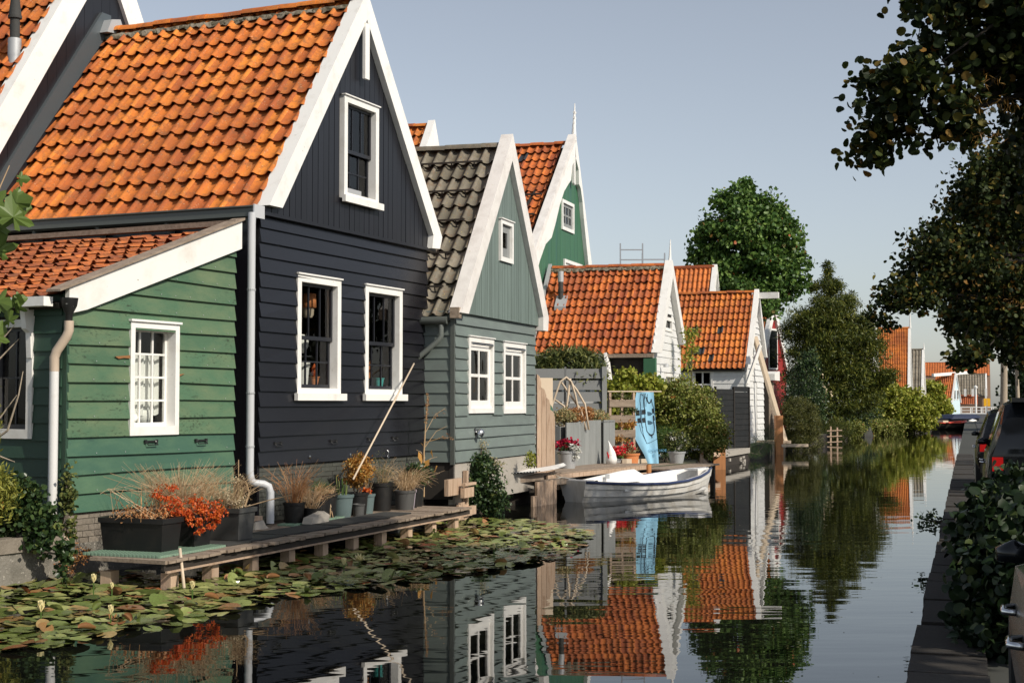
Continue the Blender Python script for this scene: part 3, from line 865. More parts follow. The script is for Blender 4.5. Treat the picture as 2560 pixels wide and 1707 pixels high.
def bricks(parent, s0, s1, z0, z1, L, h, t, mat, name='brick', depth=.03, joint=.008):
    m = MB(); m.box(0, L - joint, -depth, depth, 0, h - joint)
    me = m.mesh(name, M[mat])
    half = MB(); half.box(0, L / 2 - joint, -depth, depth, 0, h - joint)
    mh = half.mesh(name, M[mat])
    rows = int(round((z1 - z0) / h))
    for r in range(rows):
        x = s0
        if r % 2:
            o = inst(name, mh, parent, (x, t, z0 + r * h)); x += L / 2
        while x + L * .6 < s1:
            full = x + L <= s1 + .02
            o = inst(name, me if full else mh, parent, (x, t + random.gauss(0, .0025), z0 + r * h + random.gauss(0, .0015)))
            o.rotation_euler = (random.gauss(0, .01), random.gauss(0, .006), random.gauss(0, .008))
            x += L if full else L / 2

def handle(parent, s, z, t, w=0.19):
    m = MB()
    m.box(s - w / 2, s + w / 2, t - .02, t, z, z + .022)
    m.tube([(s - w * .42, t - .012, z + .01), (s - w * .42, t - .05, z - .035), (s + w * .42, t - .05, z - .035), (s + w * .42, t - .012, z + .01)], .008, 6)
    m.box(s - w * .55, s - w * .38, t - .024, t, z - .012, z + .034); m.box(s + w * .38, s + w * .55, t - .024, t, z - .012, z + .034)
    m.build('handle', M['black_iron'], parent)

# ------------------------------------------------------------------ A: navy house
FA = Frame(-3.88, 21.7, 23.5)
A = house('timber_house', 'navy blue timber house with an orange tiled roof and white bargeboards, largest and nearest gable', FA)
WA = [(1.05, 2.41, 2.31, 4.26), (3.24, 4.61, 2.31, 4.25)]
W3 = (2.36, 3.56, 5.65, 7.40)
wl = part('wall', A)
clapboards(wl, M['navy'], 0.0, 5.64, 1.235, 5.12, 17, 0.0, WA, thick=.05)
m = MB(); wall_sheet(m, 0.0, 5.64, 0.2, 5.12, 0.01, 0.12, WA)
topA = gable_top(0.04, 5.16, 3.0, 9.2, 5.9, 5.25)
m.build('sheathing', M['room'], wl)
for q in (0.0, 5.58):
    m = MB(); m.box(q, q + .06, -.004, 5.4, .3, 5.1); m.build('side_wall', M['navy'], wl)
gw = part('gable', A)
vboards(gw, M['navy_gable'], 0.06, 5.86, 5.13, topA, -.075, -.02, 0.172, [W3], .012)
m = MB(); wall_sheet(m, 0.06, 5.86, 5.13, topA, -.015, 0.05, [W3]); m.build('sheathing', M['room'], gw)
m = MB(); m.box(0.02, 5.86, -.10, .0, 5.075, 5.128); m.build('drip_board', M['navy_gable'], gw)
barges(A, 0.0, 5.22, 3.0, 9.33, 5.95, 5.36, .37, -.19, .07, 'white', cutr=[(5.53, 5.11), (5.86, 5.13)])
m = MB(); m.box(2.90, 3.05, -.215, -.16, 7.78, 8.75); m.build('finial_board', M['white'], A)
for (a, b, c, d) in WA:
    window(A, a, b, c, d, 0, .115, .13, .05, .16, sashes=((0.0, .50, 3, 2, .10), (.46, 1.0, 3, 1, .05)), sill=.09, head=.025)
window(A, *W3, -.075, .11, .10, .05, .16, sashes=((0.0, .50, 3, 2, .10), (.46, 1.0, 3, 1, .05)), sill=.07, head=.02)
m = MB(); m.box(2.50, 3.05, -.062, -.055, 5.765, 5.85)
m.build('vent_grille', M['zinc'], A)
rf = part('roof', A)
m = MB(); slab(m, (-.02, 5.02), (3.0, 9.06), 0.02, 5.4, .08); slab(m, (5.9, 5.1), (3.0, 9.06), 0.02, 5.4, .08); m.build('roof_deck', M['wood_dark'], rf)
cs = Vector((3.0, 0, 4.02)).normalized()
lay_tiles(rf, (0.0, 5.45, 5.13), (0, -1, 0), cs, 18, 13, .30, .386, M['tile'], cap=300, k=1.25)
m = MB(); wave_roof(m, (5.95, 0.0, 5.13), (0, 1, 0), (-2.95, 0, 4.02), 5.4, 5.0, .30, 13); m.build('far_slope', M['tile'], rf)
ridge_tiles(rf, (3.0, 0.0, 9.16), (0, 1, 0), 14, .40, .15, M['tile'])
moss_strip(rf, (2.93, 0.05, 9.08), (0, 1, 0), 5.3, .12, .045)
# lead flashing against the taller house behind
m = MB(); m.prism([(-.1, 5.25), (-.1, 5.62), (2.75, 9.5), (3.0, 9.5), (3.0, 9.25)], 5.33, 5.40); m.build('flashing', M['lead'], A)
m = MB(); m.prism([(2.68, 9.1), (3.2, 9.15), (3.05, 9.42), (2.8, 9.36)], 5.15, 5.40); m.build('ridge_cap', M['zinc'], A)
g = MB()
g.prism([(-.26, 5.03), (-.26, 5.15), (-.29, 5.17), (-.29, 5.19), (-.05, 5.19), (-.05, 5.02), (-.2, 5.0)], -.1, 5.4)
g.build('gutter', M['gutter'], A)
g = MB(); g.box(-.31, -.03, -.125, -.10, 5.0, 5.2); g.build('gutter_end', M['pvc'], A)
for t in (0.05, 1.55, 2.9, 4.2):
    g = MB(); g.prism([(-.22, 5.02), (-.02, 5.02), (-.02, 4.72), (-.08, 4.74)], t, t + .06); g.build('bracket', M['pvc_dark'], A)
g = MB()
g.tube([(-.36, -.12, 5.06), (-.37, -.12, 4.9), (-.37, -.12, 2.5), (-.37, -.12, 1.15), (-.36, -.14, 1.04), (-.32, -.18, 1.0), (-.235, -.28, .985), (-.19, -.33, .95), (-.17, -.355, .86), (-.17, -.355, .40)], .06, 14)
dp = g.build('downpipe', M['pvc'], A, True, 60)
for z in (3.9, 2.35, 1.55):
    g = MB(); g.tube([(-.37, -.12, z - .012), (-.37, -.12, z + .012)], .069, 14); g.box(-.33, -.22, -.1, -.08, z - .01, z + .01); g.build('pipe_clip', M['zinc'], dp)
pl = part('plinth', A)
m = MB(); m.box(0.03, 5.62, .035, .2, .0, 1.236); m.build('mortar', M['mortar_dark'], pl)
bricks(pl, 0.03, 5.62, .38, 1.225, .246, .077, .03, 'brick_paint')
for s, z in ((.51, 1.565), (2.19, 1.56), (3.46, 1.565), (4.34, 1.565)): handle(A, s, z, -.03)
m = MB(); m.tube([(4.05, -.05, 1.36), (4.05, -.07, 1.33), (4.05, -.06, 1.27)], .008, 6); m.tube([(4.06 + .025 * math.cos(a / 8 * 6.283), -.06, 1.245 + .03 * math.sin(a / 8 * 6.283)) for a in range(9)], .006, 5)
m.build('mooring_hook', M['steel'], A)
for s, z in ((1.45, 1.33), (2.75, 1.32)):
    m = MB(); m.lathe([(.001, 0), (.028, 0), (.028, .012), (.001, .016)], 10); o = m.build('bolt_head', M['steel'], A); o.location = (s, -.035, z); o.rotation_euler = (R(90), 0, 0)

# ------------------------------------------------------------------ B: taller house behind
B = house('timber_house', 'taller dark blue house behind the navy one, broad white bargeboard at the left edge', FA, t=5.42)
gw = part('gable', B)
topB = gable_top(-2.4, 3.36, 2.92, 11.34, 8.1, 2.6)
vboards(gw, M['navy_gable'], -1.95, 5.9, 3.4, topB, -.02, .03, .24)
m = MB(); wall_sheet(m, -2.3, 7.0, .4, topB, .035, .15); m.build('sheathing', M['room'], gw)
barges(B, -2.4, 3.36, 2.92, 11.36, 8.1, 2.6, .54, -.10, .16, 'white')
rf = part('roof', B)
m = MB(); slab(m, (-2.4, 3.2), (2.92, 11.2), .1, 6, .08); slab(m, (8.1, 2.5), (2.92, 11.2), .1, 6, .08); m.build('roof_deck', M['wood_dark'], rf)
u = Vector((1, 0, 1.5)).normalized()
ex = .386
kz = 9
lay_tiles(rf, (-.9 + 0.0, .1 + .30 * 9, 3.36 + 1.5 * 1.5 - .1), (0, -1, 0), u, 9, 18, .30, ex, M['tile'], k=1.25)
fl = part('flue_pipe', B)
m = MB(); m.tube([(.95, .34, 8.1), (.95, .34, 8.62)], .115, 14); m.build('collar', M['zinc'], fl, True, 50)
m = MB(); m.tube([(.95, .34, 8.5), (.95, .34, 9.05)], .085, 14); m.tube([(.95, .34, 8.98), (.95, .34, 9.03)], .12, 14)
m.tube([(.95, .34, 9.0), (.95, .34, 9.2), (.95, .34, 9.5)], [.115, .09, .06], 14); m.tube([(.95, .34, 9.4), (.95, .34, 9.62)], .06, 12); m.tube([(.95, .34, 9.62), (.95, .34, 9.66)], .09, 12)
m.build('pipe', M['mat_rubber'], fl, True, 50)

# ------------------------------------------------------------------ S: green shed
FS = Frame(-4.147, 21.2, 26.4)
S = house('timber_shed', 'weathered green clapboard lean-to with a small white paned window, beside the navy house', FS, 'shed')
WS = (-2.31, -1.31, 1.76, 3.30)
wl = part('wall', S)
def limS(zb, zt):
    z = zb + .12
    if z <= 3.52: return (-3.46, -.02)
    return (-3.46 + max(0, (z - 3.52)) / .335, -.02)
clapboards(wl, M['green_low'], -3.46, -.02, .80, .80 + 4 * .2388, 4, 0.0, (), None, thick=.055, wob=.008)
clapboards(wl, M['green'], -3.46, -.02, .80 + 4 * .2388, 4.86, 13, 0.0, [WS], limS, thick=.055, wob=.008)
topS = gable_top(-3.47, 3.55, -.01, 4.72, 0.0, 4.72)
m = MB(); wall_sheet(m, -3.46, -.02, .78, topS, .01, .1, [WS]); m.build('sheathing', M['room'], wl)
sw = part('side_wall', S)
WSS = (.52, 1.30, 1.74, 3.28)
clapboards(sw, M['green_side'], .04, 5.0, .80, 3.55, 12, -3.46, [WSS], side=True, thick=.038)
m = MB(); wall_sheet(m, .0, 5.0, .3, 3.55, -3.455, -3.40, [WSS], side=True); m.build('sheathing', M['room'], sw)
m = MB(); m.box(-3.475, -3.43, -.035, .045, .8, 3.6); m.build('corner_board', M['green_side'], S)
# bargeboard with its weathered cap
m = MB(); m.prism([(-3.52, 3.33), (-3.52, 3.66), (.03, 4.92), (.03, 4.50), (-3.2, 3.40)], -.11, -.04); m.build('bargeboard', M['white_old'], S)
m = MB(); m.prism([(-3.72, 3.60), (-3.72, 3.63), (.05, 4.965), (.05, 4.93)], -.15, .09); m.build('barge_cap', M['wood_grey'], S)
window(S, *WS, 0, .085, .12, .06, .15, sash='white', sashes=((0, 1, 3, 4, .10),), stile=.04, barw=.028, head=.03, roomd=.8)
window(S, -1.30, -.52, 1.74, 3.28, -3.46, .10, .12, .05, .10, sash='black_paint', sashes=((0, 1, 2, 2, .06),), side=True, frame='white')
rf = part('roof', S)
m = MB(); slab(m, (-3.6, 3.46), (.02, 4.70), .0, 5.0, .07); m.build('roof_deck', M['wood_dark'], rf)
lay_tiles(rf, (-3.66, 5.02, 3.515), (0, -1, 0), Vector((1, 0, .342)).normalized(), 20, 11, .25, .335, M['tile_brown'], k=1.25, jit=2.0, cap=300)
m = MB(); m.box(-.12, .04, -.1, 5.0, 4.84, 4.92); m.build('top_board', M['wood_grey'], S)
g = MB(); g.prism([(-3.80, 3.42), (-3.80, 3.54), (-3.64, 3.54), (-3.64, 3.42)], .05, 5.0); gt = g.build('gutter', M['white_old'], S)
g = MB(); g.lathe([(.04, -.32), (.05, -.2), (.10, -.1), (.115, 0), (.09, 0), (.04, -.1)], 12); o = g.build('hopper', M['black_iron'], S, True, 50); o.location = (-3.50, -.09, 3.53)
g = MB(); g.prism([(-3.66, 3.42), (-3.46, 3.42), (-3.46, 2.75), (-3.53, 2.78), (-3.55, 3.1), (-3.62, 3.15)], .52, .60); g.build('gutter_bracket', M['white'], S)
g = MB(); g.tube([(-3.50, -.09, 3.24), (-3.50, -.09, 3.12), (-3.51, -.06, 3.04), (-3.56, .05, 2.86), (-3.57, .08, 2.78), (-3.57, .08, 2.6)], .06, 12); g.build('pipe_elbow', M['pvc_tan'], S, True, 50)
g = MB(); g.tube([(-3.57, .08, 2.62), (-3.57, .08, .70)], .058, 14); g.build('downpipe', M['pvc_white'], S, True, 60)
g = MB(); g.tube([(-3.57, .08, .72), (-3.57, .07, .62), (-3.54, -.06, .50), (-3.52, -.15, .44)], .06, 12); g.build('pipe_shoe', M['pvc_tan'], S, True, 50)
for s, z in ((-1.88, 1.665), (-.81, 1.655)): handle(S, s, z, -.04, .24)
m = MB()
for k in range(17):
    for s_ in np.arange(-.22, -3.3, -.30 if k > 8 else -.55):
        z = .80 + .2388 * k + .035
        if s_ < limS(z - .1, z + .1)[0] + .15 or (WS[0] - .05 < s_ < WS[1] + .05 and WS[2] < z < WS[3]) or random.random() < .35: continue
        x = s_ + random.gauss(0, .03); r_ = .0065
        m.add([(x - r_, -.062, z - r_), (x + r_, -.062, z - r_), (x + r_, -.062, z + r_), (x - r_, -.062, z + r_)], [(0, 1, 2, 3)])
stuff(m.build('nail_heads', M['zinc'], wl))
for pts in (((-2.62, 2.815), (-2.33, 2.84), (-2.33, 2.795), (-2.45, 2.80), (-2.55, 2.785)), ((-1.31, 2.60), (-1.2, 2.615), (-1.31, 2.575))):
    m = MB(); m.prism(list(pts), -.066, -.05); m.build('split_wood', M['lily_brown'], wl)
pl = part('plinth', S)
m = MB(); m.box(-3.44, 0.3, .03, .2, -.3, .80); m.build('mortar', M['concrete'], pl)
bricks(pl, -3.44, .3, .40, .80, .215, .08, .02, 'block', depth=.03)
m = MB()
vs = []; nx = 26; nz = 5
for i in range(nx + 1):
    for j in range(nz + 1):
        z = -.25 + .66 * j / nz
        vs.append((-3.45 + 3.75 * i / nx, -.05 - .05 * (1 - j / nz) + random.gauss(0, .012), z))
m.add(vs, [(i * (nz + 1) + j, (i + 1) * (nz + 1) + j, (i + 1) * (nz + 1) + j + 1, i * (nz + 1) + j + 1) for i in range(nx) for j in range(nz)])
m.build('footing', M['concrete'], pl, True)
cu = MB()
vs = []; nx = 40
for i in range(nx + 1):
    s = WS[0] + .05 + (WS[1] - WS[0] - .1) * i / nx
    y = .24 + .022 * math.sin(i * 1.3) + .008 * math.sin(i * 2.9)
    vs += [(s, y, 2.05 + .03 * math.sin(i * .5)), (s, y, 2.86)]
cu.add(vs, [(2 * i, 2 * i + 2, 2 * i + 3, 2 * i + 1) for i in range(nx)])
cu.build('curtain', M['curtain'], S, True)

# garden wall to the left of the shed
gwall = thing('garden_wall', 'low grey concrete wall with pale cap blocks at the water, left of the green shed', 'wall', FS.w(0, 0), FS.rz)
m = MB(); vs = []; nx = 30; nz = 5
for i in range(nx + 1):
    for j in range(nz + 1):
        vs.append((-7.6 + 4.15 * i / nx, -.12 - .06 * (1 - j / nz) + random.gauss(0, .014), -.3 + .70 * j / nz))
m.add(vs, [(i * (nz + 1) + j, (i + 1) * (nz + 1) + j, (i + 1) * (nz + 1) + j + 1, i * (nz + 1) + j + 1) for i in range(nx) for j in range(nz)])
m.build('footing', M['concrete'], gwall, True)
x = -7.6
while x < -3.75:
    L = random.uniform(.45, .75)
    m = MB(); m.box(x, min(x + L, -3.6) - .008, -.16 + random.gauss(0, .004), .06, .40, .575 + random.gauss(0, .003)); m.build('cap_block', M['block'], gwall); x += L

# ------------------------------------------------------------------ G: grey house
FG = Frame(-1.09, 26.6, 18.2)
G = house('timber_house', 'small grey green timber house with a dark grey tiled roof, next to the navy house', FG)
WG = [(.70, 2.18, 2.0, 3.48), (2.80, 4.30, 1.98, 3.46)]
W3 = (2.38, 3.2, 5.09, 5.95)
wl = part('wall', G)
clapboards(wl, M['greygreen'], 0.0, 5.05, 1.09, 3.90, 13, 0.0, WG, thick=.05)
m = MB(); wall_sheet(m, 0, 5.05, .5, 3.95, .01, .1, WG); m.build('sheathing', M['room'], wl)
sw = part('side_wall', G)
clapboards(sw, M['greygreen'], .03, 4.2, 1.09, 3.9, 13, 0.0, side=True)
for q in (.004, 5.0):
    m = MB(); m.box(q, q + .046, .03, 4.2, .4, 3.9); m.build('sheathing', M['room'], sw)
m = MB(); m.box(-.05, .0, -.03, .05, 1.05, 3.9); m.build('corner_board', M['gutter'], G)
gw = part('gable', G)
topG = gable_top(-.05, 3.86, 2.95, 7.6, 5.45, 3.85)
vboards(gw, M['greygreen_v'], .0, 5.42, 3.90, topG, -.085, -.03, .118, [W3], .011)
m = MB(); wall_sheet(m, 0, 5.42, 3.9, topG, -.025, .04, [W3]); m.build('sheathing', M['room'], gw)
barges(G, -.14, 3.88, 2.95, 7.78, 5.52, 4.10, .42, -.20, .06, 'white_lichen', cutr=[(5.10, 3.80), (5.46, 3.80)])
for a, b, c, d in WG:
    w = window(G, a, b, c, d, 0, .10, .10, .055, .10, sash='white', sashes=((0, .97, 2, 2, .0),), stile=.12, barw=.06, head=.02)
    m = MB(); m.tube([(a + .12, -.075, d - .13), (b - .12, -.075, d - .13)], .009, 6); m.box(a + .10, a + .2, -.075, -.05, d - .15, d - .11); m.box(b - .2, b - .1, -.075, -.05, d - .15, d - .11)
    m.build('stay_bar', M['steel'], w)
w = window(G, *W3, -.085, .09, .09, .05, .06, sash='grey_paint', sashes=((0, 1, 1, 1, .01),), stile=.16, head=.02)
rf = part('roof', G)
m = MB(); slab(m, (-.05, 3.72), (2.95, 7.42), .02, 4.2, .08); slab(m, (5.5, 4.0), (2.95, 7.42), .02, 4.2, .08); m.build('roof_deck', M['wood_dark'], rf)
lay_tiles(rf, (-.06, 4.27, 3.80), (0, -1, 0), Vector((3.0, 0, 3.70)).normalized(), 16, 11, .262, .425, M['tile_grey'], k=1.35)
ridge_tiles(rf, (2.95, 0.05, 7.50), (0, 1, 0), 10, .42, .15, M['tile_grey'])
m = MB()
for q, tl in ((.86, 2.3), (.68, 2.0), (.50, 1.9), (.31, 1.7), (.12, 1.5)):
    s = -.05 + 3.0 * q; z = 3.86 + 3.72 * q + .11
    m.bar((s - .03, .32, z), (s - .03, tl + 1.0, z), .035, .035)
    for k in range(4): m.bar((s - .03, .5 + .5 * k, z), (s + .02, .5 + .5 * k, z - .14), .02, .02)
m.build('snow_rail', M['wood_dark'], rf)
pl = part('plinth', G)
m = MB(); m.box(.05, 5.0, -.01, .12, .3, 1.07); m.build('footing', M['concrete_pale'], pl)
g = MB(); g.tube([(-.14, .08, 3.74), (-.14, 4.2, 3.74)], .075, 10); gt = g.build('gutter', M['gutter'], G, True, 60)
g = MB(); g.tube([(-.14, .20, 3.66), (-.14, .20, 3.45), (-.15, .26, 3.36), (-.22, .75, 2.95), (-.24, .95, 2.8)], .05, 12); g.build('downpipe', M['pvc_dark'], G, True, 60)
m = MB(); m.prism([(-.16, 3.78), (-.16, 3.98), (-.02, 3.98), (-.02, 3.78)], -.16, .02); m.build('barge_foot', M['wood_grey'], G)
lamp = part('wall_lamp', G)
m = MB(); m.lathe([(.001, 0), (.085, 0), (.085, .015), (.001, .02)], 14); o = m.build('mount', M['steel'], lamp, True, 50); o.location = (1.11, -.035, 1.63); o.rotation_euler = (R(90), 0, 0)
m = MB(); m.lathe([(.09, -.04), (.088, .02), (.06, .07), (.001, .09)], 14); o = m.build('shade', M['steel'], lamp, True); o.location = (1.13, -.12, 1.62); o.rotation_euler = (R(35), R(20), 0)

# ------------------------------------------------------------------ C: tall green house
FC = Frame(2.34, 53.04, 18)
Cc = house('timber_house', 'tall deep green house with curved white bargeboards and a thin white finial', FC)
Cc.location.z = -.44; Cc.scale = (1.2, 1.2, 1.2)
gw = part('gable', Cc)
W3 = (-1.66, -.32, 7.42, 8.34); W4 = (-1.40, .62, 5.4, 6.55)
topC = gable_top(-5.6, 4.8, -.46, 10.2, 1.40, 6.6)
def topC2(s):
    return topC(s) if s < 1.3 else 6.6
topC2.knots = [-.46, 1.3]
vboards(gw, M['deepgreen'], -5.4, 1.42, 3.0, topC, -.04, .01, .16, [W3, W4], .003)
m = MB(); wall_sheet(m, -5.5, 1.42, .5, topC, .015, .1, [W3, W4]); m.build('sheathing', M['room'], gw)
Lc = [(-6.6, 4.75), (-.62, 10.35), (-.40, 10.42), (-.52, 9.75), (-.85, 9.45), (-.98, 9.0), (-1.25, 8.85), (-1.75, 8.55), (-2.25, 8.05), (-2.7, 7.45), (-3.1, 7.0), (-3.7, 6.75), (-4.3, 6.2), (-4.9, 5.4), (-5.6, 4.75)]
Rc = [(-.46, 10.42), (-.36, 10.4), (1.46, 6.7), (1.46, 5.6), (1.28, 5.6), (1.22, 6.2), (.85, 7.1), (.50, 8.0), (.35, 8.5), (.14, 8.9), (-.05, 9.0), (-.10, 9.45), (-.42, 9.75)]
for p in (Lc, Rc):
    m = MB(); m.prism(p, -.17, -.05); m.build('bargeboard', M['white'], Cc)
m = MB(); m.prism([(-6.65, 4.75), (-.5, 10.5), (-.36, 10.4), (-6.5, 4.65)], -.18, .06); m.build('barge_cap', M['white_lichen'], Cc)
m = MB(); m.prism([(-.72, 8.95), (-.72, 9.75), (-.58, 9.75), (-.58, 8.95), (-.65, 8.88)], -.2, -.12); m.build('finial_board', M['white'], Cc)
m = MB(); m.tube([(-.42, -.1, 10.3), (-.38, -.1, 10.8), (-.30, -.1, 11.5)], [.09, .055, .012], 8)
for k in range(5): m.box(-.47 + .02 * k, -.29 + .015 * k, -.13, -.07, 10.5 + .17 * k, 10.56 + .17 * k)
m.build('finial', M['white'], Cc)
window(Cc, *W3, -.04, .10, .10, .05, .05, sash='grey_paint', sashes=((0, 1, 3, 2, .0),), stile=.10, barw=.06)
window(Cc, *W4, -.04, .10, .10, .05, .05, sash='white', sashes=((0, 1, 2, 1, .0),), stile=.07, barw=.1)
rf = part('roof', Cc)
m = MB(); slab(m, (-6.6, 4.5), (-.46, 10.1), .0, 4.6, .08); slab(m, (1.5, 6.2), (-.46, 10.1), .0, 4.6, .08); m.build('roof_deck', M['wood_dark'], rf)
uC = Vector((6.14, 0, 5.7)).normalized()
lay_tiles(rf, (-.46 - uC.x * .42 * 17, .25 + .255 * 12, 10.18 - uC.z * .42 * 17), (0, -1, 0), uC, 12, 17, .255, .42, [M['tile_red'], M['tile_slate']], special={(7, 15): 1}, k=1.1)
ridge_tiles(rf, (-.46, .1, 10.2), (0, 1, 0), 9, .4, .14, M['tile_red'])
m = MB()
for q, t1 in ((-2.55, 2.6), (-3.3, 2.6)):
    z = 10.18 + (q + .46) * uC.z / uC.x + .14
    m.bar((q, .3, z), (q, t1, z), .06, .05)
m.bar((-2.2, .55, 8.6), (-4.1, .9, 6.85), .07, .05)
m.build('snow_rail', M['wood_dark'], rf)

# ------------------------------------------------------------------ D: gable far behind, between the navy and grey houses
FD = Frame(-3.9, 38, 20)
D = house('timber_house', 'white gable peak with an orange roof showing behind the navy and grey houses', FD)
m = MB(); m.prism([(1.2, 5), (1.2, 6.2), (4.27, 10.3), (6.4, 5)], .0, .1); m.build('gable', M['wood_pale'], D)
barges(D, 1.2, 6.3, 4.27, 10.6, 6.6, 5.6, .62, -.16, .06, 'white')
rf = part('roof', D)
m = MB(); slab(m, (1.2, 6.1), (4.27, 10.35), .0, 3.5, .08); slab(m, (6.6, 5.4), (4.27, 10.35), .0, 3.5, .08); m.build('roof_deck', M['wood_dark'], rf)
uD = Vector((3.07, 0, 4.25)).normalized()
lay_tiles(rf, (4.27 - uD.x * .385 * 8, .1 + .24 * 9, 10.40 - uD.z * .385 * 8), (0, -1, 0), uD, 9, 8, .24, .385, M['tile'])
ridge_tiles(rf, (4.27, .1, 10.42), (0, 1, 0), 6, .4, .14, M['tile'])

# ------------------------------------------------------------------ H: white house with the red roof
FH = Frame(4.54, 45.8, 17)
H = house('timber_house', 'small white boarded house with a red tiled roof, behind the round green bush', FH)
wl = part('wall', H)
WH = [(1.75, 3.20, 4.62, 5.10), (1.85, 3.3, 2.0, 3.2)]
topH = gable_top(.0, 3.9, 2.36, 6.8, 4.9, 4.2)
def limH(zb, zt):
    z = zb + .1
    a = 0 if z < 3.9 else (z - 3.9) / 1.23; b = 4.9 if z < 4.2 else 4.9 - (z - 4.2) / 1.03
    return (a, b)
clapboards(wl, M['white_board'], 0, 4.9, .5, 6.7, 25, 0.0, WH, limH, thick=.03)
m = MB(); wall_sheet(m, 0, 4.9, .4, topH, .01, .1, WH); m.build('sheathing', M['room'], wl)
m = MB(); m.box(0.0, .06, .02, 4.1, .4, 3.85); m.build('side_wall', M['wood_dark'], H)  # white wall coloured dark here to stand for the shade under the eave
barges(H, -.08, 3.82, 2.36, 7.03, 4.97, 4.25, .50, -.22, .04, 'white', cutl=None)
m = MB(); m.tube([(2.4, -.1, 6.75), (2.5, -.1, 7.1), (2.6, -.1, 7.75)], [.10, .05, .015], 8); m.build('spire', M['white'], H)
window(H, *WH[0], 0, .12, .06, .05, .06, sashes=((0, 1, 1, 1, .02),))
window(H, *WH[1], 0, .12, .1, .05, .06, sash='white', sashes=((0, 1, 2, 2, .02),))
rf = part('roof', H)
m = MB(); slab(m, (-.1, 3.72), (2.36, 6.75), .02, 4.1, .08); slab(m, (4.95, 4.0), (2.36, 6.75), .02, 4.1, .08); m.build('roof_deck', M['wood_dark'], rf)
lay_tiles(rf, (-.12, 4.16, 3.76), (0, -1, 0), Vector((2.46, 0, 3.02)).normalized(), 18, 11, .228, .355, M['tile_red'], k=1.2, jit=1.5)
ridge_tiles(rf, (2.36, .0, 6.84), (0, 1, 0), 10, .41, .13, M['tile_red'])
moss_strip(rf, (2.28, .05, 6.80), (0, 1, 0), 4.0, .10, .05)
fl = part('flue_pipe', H)
m = MB(); m.tube([(1.42, 3.45, 5.5), (1.42, 3.45, 6.32)], .085, 12); m.tube([(1.42, 3.45, 5.95), (1.42, 3.45, 6.05)], .10, 12); m.build('pipe', M['mat_rubber'], fl, True, 50)
m = MB(); m.tube([(1.42, 3.45, 6.3), (1.42, 3.45, 6.66)], .10, 12); m.build('cowl', M['zinc'], fl, True, 50)
m = MB(); m.prism([(1.12, 5.32), (1.46, 5.74), (1.46, 5.84), (1.12, 5.44)], 3.22, 3.6); m.build('lead_slate', M['zinc'], fl)
m = MB(); m.prism([(-.15, 3.8), (2.36, 6.85), (2.36, 7.02), (-.2, 3.95)], 4.02, 4.14); m.build('flashing', M['zinc'], H)
g = MB(); g.box(-.26, -.12, -.05, 1.6, 3.66, 3.78); g.build('gutter', M['wood_grey'], H)
g = MB(); g.box(-.24, .02, -.12, .26, 3.12, 3.64); g.build('gutter_box', M['deepgreen'], H)
lt = part('lean_to', H)
m = MB(); m.box(-.12, -.03, 1.5, 4.3, .5, 3.72); m.box(-1.1, -1.04, 1.28, 4.3, .5, 2.4); m.build('wall', M['white_board'], lt)
for k in range(26):
    m = MB(); t = 1.52 + k * .107; m.prism([(0, 3.58), (.05, 3.54), (.1, 3.58), (.1, 3.80), (0, 3.80)], -.01, .01)
    o = m.build('valance_board', M['white'], lt); o.location = (-.16, t + .1, 0); o.rotation_euler = (0, 0, R(-90))
m = MB(); m.bar((-.14, 1.5, 3.74), (-1.25, 1.1, 2.55), .10, .26, (1, 0, 0)); m.build('raking_board', M['white'], lt)
m = MB(); m.add([(-.12, 1.5, 3.70), (-1.2, 1.18, 2.55), (-1.2, 4.3, 2.55), (-.12, 4.3, 3.70)], [(0, 1, 2, 3)]); m.build('lean_to_roof', M['lead'], lt)
lm = MB(); lm.tube([(1.1, -.02, 3.47), (1.1, -.22, 3.47)], .02, 6); lm.lathe([(.10, -.05), (.07, .05), (.001, .08)], 10, (1.1, -.22, 3.43)); lm.build('wall_lamp', M['zinc'], H)

# ------------------------------------------------------------------ J: second white house, roof mended with dark tiles
FJ = Frame(9.78, 59.47, 18)
J = house('timber_house', 'white boarded house with a hoist beam and dark mended tiles in its orange roof', FJ)
wl = part('wall', J)
WJ = (1.36, 2.30, 2.30, 3.63)
clapboards(wl, M['white_board'], .02, 4.6, .5, 3.85, 12, 0.0, [WJ], side=True, thick=.03)
m = MB(); wall_sheet(m, .02, 4.6, .4, 3.85, .01, .1, [WJ], side=True); m.build('sheathing', M['room'], wl)
topJ = gable_top(.0, 3.8, 2.6, 7.0, 5.1, 4.2)
def limJ(zb, zt):
    z = zb + .1
    return (0 if z < 3.8 else (z - 3.8) / 1.23, 5.05 if z < 4.2 else 5.05 - (z - 4.2) / 1.12)
fr = part('front', J)
clapboards(fr, M['white_board'], 0, 5.05, .5, 6.8, 24, 0.0, [(2.0, 3.0, .8, 3.2)], limJ, thick=.05)
m = MB(); wall_sheet(m, 0, 5.05, .4, topJ, .01, .1); m.build('sheathing', M['white_board'], fr)
m = MB(); m.box(-.05, .12, -.06, .0, .5, 3.9); m.build('corner_board', M['white'], J)
barges(J, -.08, 3.82, 2.6, 7.16, 5.17, 4.25, .35, -.2, .0, 'white')
m = MB(); m.box(2.48, 2.74, -1.05, .1, 6.74, 7.0); m.build('hoist_beam', M['white_old'], J)
window(J, -2.30, -1.36, 2.30, 3.63, 0.0, .10, .10, .05, .10, sash='white', sashes=((0, 1, 2, 2, .03),), side=True, stile=.06, barw=.07)
rf = part('roof', J)
m = MB(); slab(m, (-.22, 3.58), (2.6, 6.95), .02, 4.9, .08); slab(m, (5.15, 4.1), (2.6, 6.95), .02, 4.9, .08); m.build('roof_deck', M['wood_dark'], rf)
